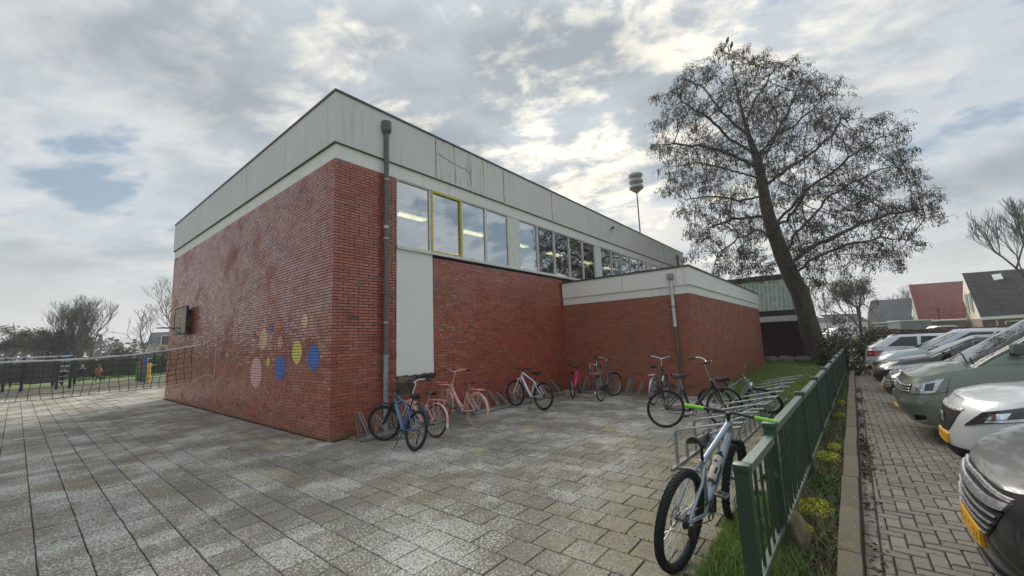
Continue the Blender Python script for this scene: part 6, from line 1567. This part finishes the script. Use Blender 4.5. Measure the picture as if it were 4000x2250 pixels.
# ------------------------------------------------------------------ houses
def m_roof(name, c):
    mt, g, b = new_mat(name); p = g.pos(); col = g.mix(g.noise(p, 3, 5, .7), (*[v*.75 for v in c], 1), (*[v*1.2 for v in c], 1)); col = g.mix(g.ramp(g.noise(p, 1.2, 5), .5, .75, 0, .4), col, (.09, .085, .05, 1)); g.set(b, 'Base Color', col); g.set(b, 'Roughness', .9); b.inputs['Specular IOR Level'].default_value = .15
m_roof('tiles_red', (.20, .05, .045)); m_roof('tiles_dark', (.03, .033, .037)); m_roof('tiles_grey', (.075, .085, .10))
mat('wall_brown', (.16, .115, .09), .9, var=.25, vscale=4); mat('wall_cream', (.60, .55, .44), .8, var=.1); mat('wall_tan', (.24, .17, .13), .9, var=.25, vscale=5); mat('gutter_white', (.66, .66, .64), .5); mat('wall_greygreen', (.24, .25, .21), .8); mat('shed_grey', (.15, .18, .19), .7); mat('pale_far', (.55, .57, .58), .8)
def tiled_roof(parent, e0, e1, r0_, r1_, mt, courses=20, wave=.28):
    """tile courses from eave (e0-e1) up to ridge (r0-r1); each course is a rippled strip with a drip edge"""
    e0, e1, r0_, r1_ = [Vector(v) for v in (e0, e1, r0_, r1_)]; n = (e1-e0).cross(r0_-e0).normalized(); n = n if n.z > 0 else -n; Lg = (e1-e0).length; m_ = max(24, int(Lg/wave*6))
    for k in range(courses):
        rows = []
        for f, lift in ((k/courses, .05), (k/courses+.001, .085), ((k+1.06)/courses, .02)):
            f = min(1, f); a, b = e0.lerp(r0_, f), e1.lerp(r1_, f); rows.append([a.lerp(b, j/m_)+n*(lift+.018*abs(sin(pi*j*Lg/m_/wave))) for j in range(m_+1)])
        MB().grid(rows).build('tile_course', mt, parent, smooth=False)
def gwin(parent, c, a, w_, h_, fr_='frame_white'):
    a = Vector(a).normalized(); n = Vector((a.y, -a.x, 0)); n = n if n.dot(CAMP-Vector(c)) > 0 else -n; rot = Matrix((a, n, Vector((0, 0, 1)))).transposed(); c = Vector(c)
    f = MB()
    for s_ in (-1, 1): f.box(c+a*s_*(w_/2)+n*.03, (.09, .1, h_+.09), rot); f.box(c+Vector((0, 0, s_*h_/2))+n*.03, (w_-.09, .1, .09), rot)
    o = f.build('window', fr_, parent, smooth=False); MB().box(c+n*.01, (w_-.05, .04, h_-.05), rot).build('pane', 'car_glass', o, smooth=False)
def px(u, v, r_):
    q = ray(u, v); return CAMP + q*(r_/Vector((q.x, q.y)).length)
# red roofed house
rh = thing('red_roof_house', 'house with a steep red tiled roof and small dormer behind the parked cars', 'house', (0, 0, 0))
e0, e1, r0h, r1h = px(3588, 1254, 72), px(3775, 1246, 71), px(3549, 1113, 77), px(3775, 1097, 76)
tiled_roof(rh, e0, e1, r0h, r1h, 'tiles_red', 22)
dn = lambda p, z=0.: Vector((p.x, p.y, z))
ax_ = (e1-e0).normalized(); bk = dn(r0h)-dn(e0)
MB().prism([dn(e0)+bk*.06, dn(e1)+bk*.06, dn(e1, e1.z)+bk*.06, dn(e0, e0.z)+bk*.06], bk*1.7).build('wall', 'wall_brown', rh, smooth=False)
gl_ = [dn(e0), dn(e0, e0.z), r0h, dn(e0, e0.z)+bk*2, dn(e0)+bk*2]
MB().prism([p+ax_*.25 for p in gl_], ax_*.2).build('gable_wall', 'wall_greygreen', rh, smooth=False)
MB().prism([e0+Vector((0, 0, .02)), r0h+Vector((0, 0, .02)), r0h+Vector((0, 0, -.22)), e0+Vector((0, 0, -.22))], ax_*-.06).build('verge_board', 'gutter_white', rh, smooth=False)
MB().tube([e0-bk*.02+Vector((0, 0, -.05)), e1-bk*.02+Vector((0, 0, -.05))], .11, 6).build('gutter', 'gutter_white', rh)
dm = e0.lerp(r0h, .62)+ax_*5.6; dm0 = e0.lerp(r0h, .30)+ax_*6.2
MB().prism([dm, dm0, dm0+ax_*.9+Vector((0, 0, .0)), dm+ax_*.9], Vector((0, 0, .5))-bk*.05).build('dormer', 'tiles_red', rh, smooth=False); MB().prism([dm-ax_*.06, dm0-ax_*.06+Vector((0, 0, -.1)), dm0-ax_*.06+Vector((0, 0, .55)), dm-ax_*.06+Vector((0, 0, .6))], ax_*.05).build('dormer_cheek', 'gutter_white', rh, smooth=False)
MB().tube([e0+ax_*1.9+Vector((0, 0, -.2)), e0+ax_*1.9+Vector((0, 0, 1.2))], .04, 5).lathe([(.06, -.1), (.14, .05), (.13, .2), (.03, .26)], e0+ax_*1.9+Vector((0, 0, 1.2)), n=10).build('flue', 'trim_black', rh)
# dark roofed house
dh = thing('dark_roof_house', 'house with a dark tiled roof and cream gable at the right edge', 'house', (0, 0, 0))
e0, e1, r0h, r1h = px(3832, 1241, 66), px(4230, 1216, 62), px(3758, 1068, 71), px(4180, 1036, 67)
tiled_roof(dh, e0, e1, r0h, r1h, 'tiles_dark', 20, .34); ax_ = (e1-e0).normalized(); bk = dn(r0h)-dn(e0)
MB().prism([dn(e0)+bk*.08+ax_*.1, dn(e1)+bk*.08, dn(e1, e1.z)+bk*.08, dn(e0, e0.z)+bk*.08+ax_*.1], bk*1.7).build('wall', 'wall_brown', dh, smooth=False)
gA, gB, gC = dn(e0, e0.z-.1), dn(e0, e0.z-.1)+bk*1.9, r0h+ax_*.1
MB().prism([gA, gB, gC], ax_*.15).build('gable_wall', 'wall_cream', dh, smooth=False); MB().prism([dn(gA), dn(gB), gB, gA], ax_*.14).build('lower_gable', 'wall_tan', dh, smooth=False)
gd = (gB-gA).normalized()
for f in (.30, .52): gwin(dh, gA+(gB-gA)*f+Vector((0, 0, 1.9))-ax_*.06, gd, .55, 2.1)
MB().box((e0+e1)/2-bk*.02+Vector((0, 0, -.1)), ((e1-e0).length, .12, .3), Matrix((ax_, Vector((-ax_.y, ax_.x, 0)), Vector((0, 0, 1)))).transposed()).build('gutter', 'gutter_white', dh, smooth=False)
MB().box(e0.lerp(r0h, .78)+ax_*2.9+Vector((0, 0, .12)), (.8, .9, .1), Matrix((ax_, (r0h-e0).normalized(), ax_.cross((r0h-e0).normalized()))).transposed()).build('skylight', 'lamp_clear', dh, smooth=False)
gwin(dh, dn(e0, 1.55)+bk*.06+ax_*2.6, ax_, 1.1, .5); MB().tube([dn(e0, 0)+bk*.03+ax_*1.3, dn(e0, e0.z)+bk*.03+ax_*1.3], .06, 6).build('downpipe', 'gutter_white', dh)
# grey roofed bungalow further back
gh = thing('grey_roof_house', 'low house with a grey tiled roof behind the olive tree', 'house', (0, 0, 0))
e0, e1, r0h, r1h = px(3385, 1264, 84), px(3562, 1257, 83), px(3400, 1176, 89), px(3562, 1163, 88)
tiled_roof(gh, e0, e1, r0h, r1h, 'tiles_grey', 14, .34); ax_ = (e1-e0).normalized(); bk = dn(r0h)-dn(e0); bk = bk-ax_*bk.dot(ax_)
MB().prism([dn(e0)+bk*.08, dn(e1)+bk*.08, dn(e1, e1.z)+bk*.08, dn(e0, e0.z)+bk*.08], bk*1.7).build('wall', 'wall_tan', gh, smooth=False)
gwin(gh, dn(e0, 1.3)+bk*.07+ax_*1.7, ax_, 1.5, 1.3); gwin(gh, dn(e0, 1.3)+bk*.07+ax_*4.6, ax_, 1.1, 1.2)
sh = thing('garden_shed', 'grey flat-roofed shed in front of the red roofed house', 'shed', at_ground(3560, 47))
q = Matrix.Rotation(YAW-.3, 3, 'Z'); 
for k in range(6): MB().box((0, 0, .2+.38*k), (2.9, 2.2, .37), q).build('cladding_board', 'shed_grey', sh, smooth=False, loc=(0, 0, 0))
MB().box((0, 0, 2.36), (3.1, 2.4, .12), q).build('roof', 'gutter_white', sh, smooth=False)
# hazy far houses behind the lamp post
for k, (u, v0, v1, dep, w_, mt_, rf) in enumerate(((3185, 1262, 1235, 95, 7, 'pale_far', 'tiles_grey'), (3262, 1268, 1240, 105, 8, 'wall_tan', 'tiles_red'), (3330, 1262, 1225, 100, 9, 'pale_far', 'tiles_dark'))):
    e = px(u, v0, dep*1.25); rdg = px(u, v1, dep*1.25+4); h_ = thing('far_house', ('pale far house with grey roof left of the lamp post', 'far house with a red roof right of the lamp post', 'pale far house with dark roof behind the olive tree')[k], 'house', (e.x, e.y, 0), None, 'far houses')
    a = rt*(w_/2); b_ = Vector((-rt.y, rt.x, 0))*4
    MB().prism([-a, a, a+Vector((0, 0, e.z)), -a+Vector((0, 0, e.z))], b_*2).build('wall', mt_, h_, smooth=False)
    tiled_roof(h_, -a+Vector((0, 0, e.z)), a+Vector((0, 0, e.z)), -a+b_+Vector((0, 0, rdg.z)), a+b_+Vector((0, 0, rdg.z)), rf, 6, .8)
    for s_ in (-.5, .1, .6): gwin(h_, a*s_+Vector((0, 0, 1.5))-b_*.005, rt, 1., 1.2)
# house on the far left
lh_ = thing('grey_house', 'grey roofed house peeping out left of the hall', 'house', (0, 0, 0))
e0, e1, r0h, r1h = px(572, 1348, 82), px(760, 1340, 82), px(590, 1300, 86), px(760, 1292, 86)
tiled_roof(lh_, e0, e1, r0h, r1h, 'tiles_grey', 8, .5); ax_ = (e1-e0).normalized(); bk = dn(r0h)-dn(e0); bk = bk-ax_*bk.dot(ax_); MB().prism([dn(e0)+bk*.08, dn(e1)+bk*.08, dn(e1, e1.z)+bk*.08, dn(e0, e0.z)+bk*.08], bk*1.7).build('wall', 'wall_cream', lh_, smooth=False)
gwin(lh_, px(650, 1330, 81.6), ax_, 1.2, 1.5)

# ------------------------------------------------------------------ building with the green sheet-metal front behind the annex
def m_ribbed():
    mt, g, b = new_mat('green_sheet'); p = g.pos(); st = g.noise(g.scale(p, (5, 5, .7)), 1, 6, .7)
    c = g.mix(g.ramp(st, .35, .7), (.42, .56, .46, 1), (.76, .84, .77, 1)); g.set(b, 'Base Color', c); g.set(b, 'Roughness', .45)
m_ribbed(); mat('brick_dark', (.10, .03, .024), .85, var=.3, vscale=9); mat('shingle', (.10, .095, .09), .8, var=.3, vscale=8)
gb = thing('green_clad_building', 'building with ribbed green metal cladding over a dark recessed brick wall', 'building', (0, 0, 0))
MB().bx((-9.5, 29.8, 0), (-1.5, 36, 2.6)).build('recessed_wall', 'brick_dark', gb, smooth=False)
MB().bx((-9.5, 28.45, 2.30), (-1.35, 36, 2.62)).build('white_fascia', 'annex_white', gb, smooth=False); MB().bx((-9.5, 28.5, 2.64), (-1.4, 36, 2.98)).build('gutter_band', 'tiles_grey', gb, smooth=False)
for k in range(36):
    x0 = -9.4+k*.222
    prof = [(0, 0), (.09, 0), (.1, -.1), (.14, -.1), (.15, 0), (.222, 0)]
    MB().grid([[(x0+a, 28.40+b_, 2.95) for a, b_ in prof], [(x0+a, 29.33+b_, 4.78) for a, b_ in prof]], False).build('cladding_sheet', 'green_sheet', gb, smooth=False)
    MB().prism([(x0+.10, 28.275, 2.95), (x0+.145, 28.275, 2.95), (x0+.145, 29.205, 4.78), (x0+.10, 29.205, 4.78)], (0, .03, 0)).build('rib', mat('sheet_rib', (.80, .86, .80), .5, var=.15), gb, smooth=False)
MB().prism([(-9.5, 28.6, 2.98), (-9.5, 29.5, 4.72), (-9.5, 36, 4.72), (-9.5, 36, 2.98)], (8.0, 0, 0)).build('upper_volume', 'shingle', gb, smooth=False); MB().bx((-9.5, 29.3, 4.78), (-1.4, 29.45, 4.86)).build('ridge_cap', 'green_sheet', gb, smooth=False)
bl = MB()
for k in range(5):
    for j in range(12): MB().bx((-8.6+j*.5+(k % 2)*.2, 30.9, 4.75+k*.13), (-8.6+j*.5+.47+(k % 2)*.2, 31.6, 4.87+k*.13)).build('chimney_block', 'shingle', gb, smooth=False)
MB().bx((-1.75, 28.0, -.02), (-1.45, 30, 2.29)).build('end_pier', 'brick_annex', gb, smooth=False)

# ------------------------------------------------------------------ greenery on the right
bare_tree('olive_tree', 'spreading olive-green bare tree behind the white estate car', at_ground(3372, 38), 6.7, 1.15, 40, 6, .20, 1, up_=.25, group='trees beyond the car park', fol='moss_clump', fol_n=5000, fol_s=.055, clear=.20, twig=.011)
bare_tree('bare_tree', 'bare tree cut by the right edge of the photo', at_ground(4075, 34), 13.2, .78, 44, 6, .22, 1, up_=.55, group='trees beyond the car park', clear=.24, twig=.009)
bare_tree('bare_tree', 'small pale bare tree behind the alder trunk', at_ground(3195, 62), 8.5, .9, 47, 5, .12, 1, up_=.3, group='trees beyond the car park', clear=.3, twig=.009)
bare_tree('bare_tree', 'far bare tree above the grey roof', at_ground(3530, 90), 11.5, .9, 49, 5, .14, 3, up_=.4, group='trees beyond the car park', clear=.3, twig=.012)
hedge('beech_hedge', 'reddish brown beech hedge behind the row of cars', at_ground(3395, 36), at_ground(3960, 34), 1.42, .7, 'beech_leaf', 9000, 5, .07)
c = Car('small white car with its roof showing above the beech hedge', at_ground(3560, 41), spec(W=1.75, H=1.66), 'paint_white', rot=.5, group='cars beyond the hedge'); glazing(c)
c = Car('white van parked far off near the lamp post', at_ground(3222, 66), VAN, 'paint_white', rot=.9, name='parked_van', cat='van', group='cars beyond the hedge'); glazing(c)
for k, (x, y, s_, mt_, n, lab) in enumerate(((.05, 21.3, (.62, .8, .95), 'brown_leaf', 2600, 'brown twiggy shrub growing through the far end of the green fence'), (.25, 23.6, (.9, 1.0, 1.25), 'brown_leaf', 3400, 'large brown shrub between the fence end and the estate car'), (-.35, 25.8, (.9, .9, 1.35), 'brown_leaf', 3000, 'brown shrub to the right of the alder trunk'), (.9, 27.5, (1.2, 1.2, 1.4), 'olive_leaf', 3000, 'olive shrub behind the estate car'), (-.75, 24.6, (.55, .55, .7), 'evergreen', 1800, 'low dark shrub at the foot of the alder'), (.28, 19.8, (.28, .5, .85), 'white_bloom', 140, 'pale flowering shrub touching the tail of the white estate'))):
    shrub('shrub', lab, (x, y, 0), s_, 60+k, mt_, n, .055, 16, group='shrubs at the end of the fence')
lp = at_ground(3236, 44); tag(MB().tube([(0, 0, 0), (0, 0, 5.4)], [.07, .045], 8).lathe([(.05, 5.35), (.16, 5.45), (.12, 5.75), (.04, 5.8)], (0, 0, 0), n=10).build('lamp_post', 'mast', None, loc=lp), 'thin dark lamp post far behind the alder trunk', 'lamp post')
lp = at_ground(3316, 72); tag(MB().tube([(0, 0, 0), (0, 0, 4.6)], [.08, .06], 8).lathe([(.06, 4.6), (.2, 4.7), (.1, 4.95)], (0, 0, 0), n=10).build('lamp_post', 'gutter_white', None, loc=lp), 'pale far lamp post left of the olive tree', 'lamp post')
# a wood closes the horizon: one mass, too far to tell the trees apart
rw = np.random.default_rng(77); Cw = []
for k in range(120):
    a = rw.uniform(-2.3, 1.7); dist = rw.uniform(140, 230); cx_, cy_ = dist*sin(a), dist*cos(a); hh = rw.uniform(5, 9.5)
    q = rw.normal(0, 1, (170, 3)); q /= np.linalg.norm(q, axis=1, keepdims=True); q *= rw.random((170, 1))**.4; Cw.append(np.c_[cx_+q[:, 0]*6, cy_+q[:, 1]*6, hh*.55+q[:, 2]*hh*.5])
V, Fq = leaves(np.vstack(Cw), .7, rw); tag(np_mesh('far_woods', V, Fq, 'olive_leaf', None, 'stuff'), 'hazy line of far trees on the horizon', 'trees')
# ------------------------------------------------------------------ mist over the whole place
mt, g, b = new_mat('mist'); nt = mt.node_tree; nt.nodes.remove(b); vp = g.n('ShaderNodeVolumePrincipled'); vp.inputs['Color'].default_value = (.93, .95, .97, 1); vp.inputs['Density'].default_value = .0011; vp.inputs['Anisotropy'].default_value = .25
nt.links.new(vp.outputs[0], nt.nodes['Material Output'].inputs['Volume'])
tag(MB().bx((-330, -330, -1.2), (330, 330, 24)).build('haze', 'mist', None, smooth=False), 'thin winter mist hanging over the whole place', 'haze', kind='stuff')
# ------------------------------------------------------------------ grass, bed plants and litter
rng = np.random.default_rng(21)
def blades(P, h, w_, rng, lean=.5):
    n = len(P); P = np.asarray(P, float); th = rng.uniform(0, 2*pi, n); H = h*rng.uniform(.45, 1.3, n); d_ = np.stack([np.cos(th), np.sin(th), 0*th], 1); s_ = np.stack([-np.sin(th), np.cos(th), 0*th], 1)
    ln = rng.uniform(.1, lean, n)[:, None]*H[:, None]; up_ = np.array([[0, 0, 1.]])*H[:, None]
    V = np.stack([P-s_*w_, P+s_*w_, P+d_*ln*.4+up_*.6+s_*w_*.7, P+d_*ln*.4+up_*.6-s_*w_*.7, P+d_*ln+up_], 1).reshape(-1, 3); b = (np.arange(n)*5)[:, None]
    F3 = np.concatenate([b+np.array([[0, 1, 2]]), b+np.array([[0, 2, 3]]), b+np.array([[3, 2, 4]])]); return V, F3
def inp(P, poly): return np.array([inpoly(x, y, poly) for x, y in P])
# lawn
LP = [(-3.25, 12.25), (-.9, 9.3), (-.68, 5.2), (-.62, 4.4), (-.3, 12), (0, 27.5), (-8.5, 28.5), (-8.5, 24.9), (-3.2, 24.8)]
P = np.stack([rng.uniform(-6, 0, 90000), 4.4+24*rng.random(90000)**1.5], 1); P = P[inp(P, LP)]; P = np.c_[P, np.zeros(len(P))]
V, F3 = blades(P, .055, .005, rng); np_mesh('grass', V, F3, 'grass_blade', lawn, 'stuff', 3)
# rough grass beside the foreground bike
GP = [(-1.0, 3.05), (-.62, 2.55), (-.45, 2.6), (-.42, 3.6), (-.52, 4.7), (-.78, 5.2), (-1.02, 4.4)]
P = np.stack([rng.uniform(-1.02, -.42, 15000), rng.uniform(2.5, 5.3, 15000)], 1); P = P[inp(P, GP)]; P = np.c_[P, np.zeros(len(P))]
V, F3 = blades(P, .085, .0038, rng, 1.1); tag(np_mesh('rough_grass', V, F3, 'grass_blade', None, 'stuff', 3), 'rough green grass between the foreground bike and the fence', 'grass')
# moss and weeds between the tiles near the free-standing rack
Q = []
for k in range(2600):
    y = rng.uniform(3.2, 12); x = rng.uniform(-2.0, -.7) if rng.random() < .7 else rng.uniform(-7.4, -.8)
    if in_yard(x, y): Q.append((x, y if rng.random() < .5 else -.05+T*round((y+.05)/T), .0))
V, F3 = blades(np.array(Q), .018, .0035, rng, 1.2); tag(np_mesh('joint_moss', V, F3, 'moss_clump', None, 'stuff', 3), 'moss and tiny weeds in the paving joints', 'moss')
# moss line at the wall foot
Q = [(BX-.02-rng.random()*13.2, BY-.035+rng.normal(0, .012), 0) for _ in range(2600)]+[(BX+.03+rng.normal(0, .012), BY+rng.random()*8, 0) for _ in range(900)]
V, F3 = blades(np.array(Q), .028, .006, rng, .9); tag(np_mesh('wall_foot_moss', V, F3, 'moss_clump', None, 'stuff', 3), 'strip of moss along the foot of the hall walls', 'moss')
# planting bed between fence and kerb
def bedpts(n, y0=2.5, y1=26, pw=1.6):
    y = y0+(y1-y0)*rng.random(n)**pw; a = np.array([fence_x(v)-.06 for v in y]); b = np.array([kerb_x(v)-.085 for v in y]); return np.c_[a+(b-a)*rng.random(n), y, np.full(n, .008)]
P = bedpts(5200); P[:, 2] += rng.uniform(0, .03, len(P)); V, Fq = leaves(P, .022, rng, .75); tag(np_mesh('leaf_litter', V, Fq, 'litter_leaf', None, 'stuff'), 'brown leaf litter in the bed beside the kerb', 'leaf litter')
P = bedpts(5200); V, F3 = blades(P, .10, .0035, rng, 1.4); tag(np_mesh('bed_weeds', V, F3, 'weed_leaf', None, 'stuff', 3), 'green weeds in the bed beside the kerb', 'weeds')
P = bedpts(700); V, F3 = blades(P, .13, .0022, rng, 2.2); tag(np_mesh('dry_stalks', V, F3, 'dry_stalk', None, 'stuff', 3), 'dry brown stalks in the bed beside the kerb', 'stalks')
names = ('nearest', 'second', 'third', 'fourth', 'fifth', 'sixth', 'seventh', 'eighth')
for k, (fx, y, s_) in enumerate(((.15, 4.4, .14), (.4, 5.0, .20), (.55, 5.8, .24), (.4, 7.0, .2), (.6, 7.6, .12), (.3, 8.8, .13), (.6, 10.4, .14), (.4, 12.2, .14))):
    x = fence_x(y)+(kerb_x(y)-.07-fence_x(y))*fx; root = thing('sedum_clump', names[k]+' yellow-green sedum clump along the fence, counted from the camera', 'plant', (x, y, 0), None, 'sedum clumps in the bed')
    n = 900; th = rng.uniform(0, 2*pi, n); r_ = np.sqrt(rng.random(n))*s_; C = np.c_[np.cos(th)*r_*.75, np.sin(th)*r_*1.2, .02+.06*np.sqrt(np.maximum(0, 1-(r_/s_)**2))+rng.normal(0, .008, n)]
    V, Fq = leaves(C, .014, rng, .3); np_mesh('foliage', V, Fq, 'sedum' if k % 3 != 2 else 'weed_leaf', root, 'stuff')
# dark leaf drifts against the kerb in the car park
P = []
for y in rng.normal(0, .35, 0): pass
for yc, n in ((4.3, 40), (5.5, 60), (6.7, 170), (7.7, 230), (8.3, 150), (9.7, 90), (11.0, 110), (3.4, 25), (13, 120), (15, 130)):
    y = rng.normal(yc, .28, n); x = np.array([kerb_x(v) for v in y])+.10+np.abs(rng.normal(0, .06, n)); P.append(np.c_[x, y, np.full(n, .006)+rng.uniform(0, .012, n)])
V, Fq = leaves(np.vstack(P), .02, rng, .85); tag(np_mesh('leaf_drift', V, Fq, 'litter_leaf', None, 'stuff'), 'dark leaf drifts against the kerb of the car park', 'leaf litter')
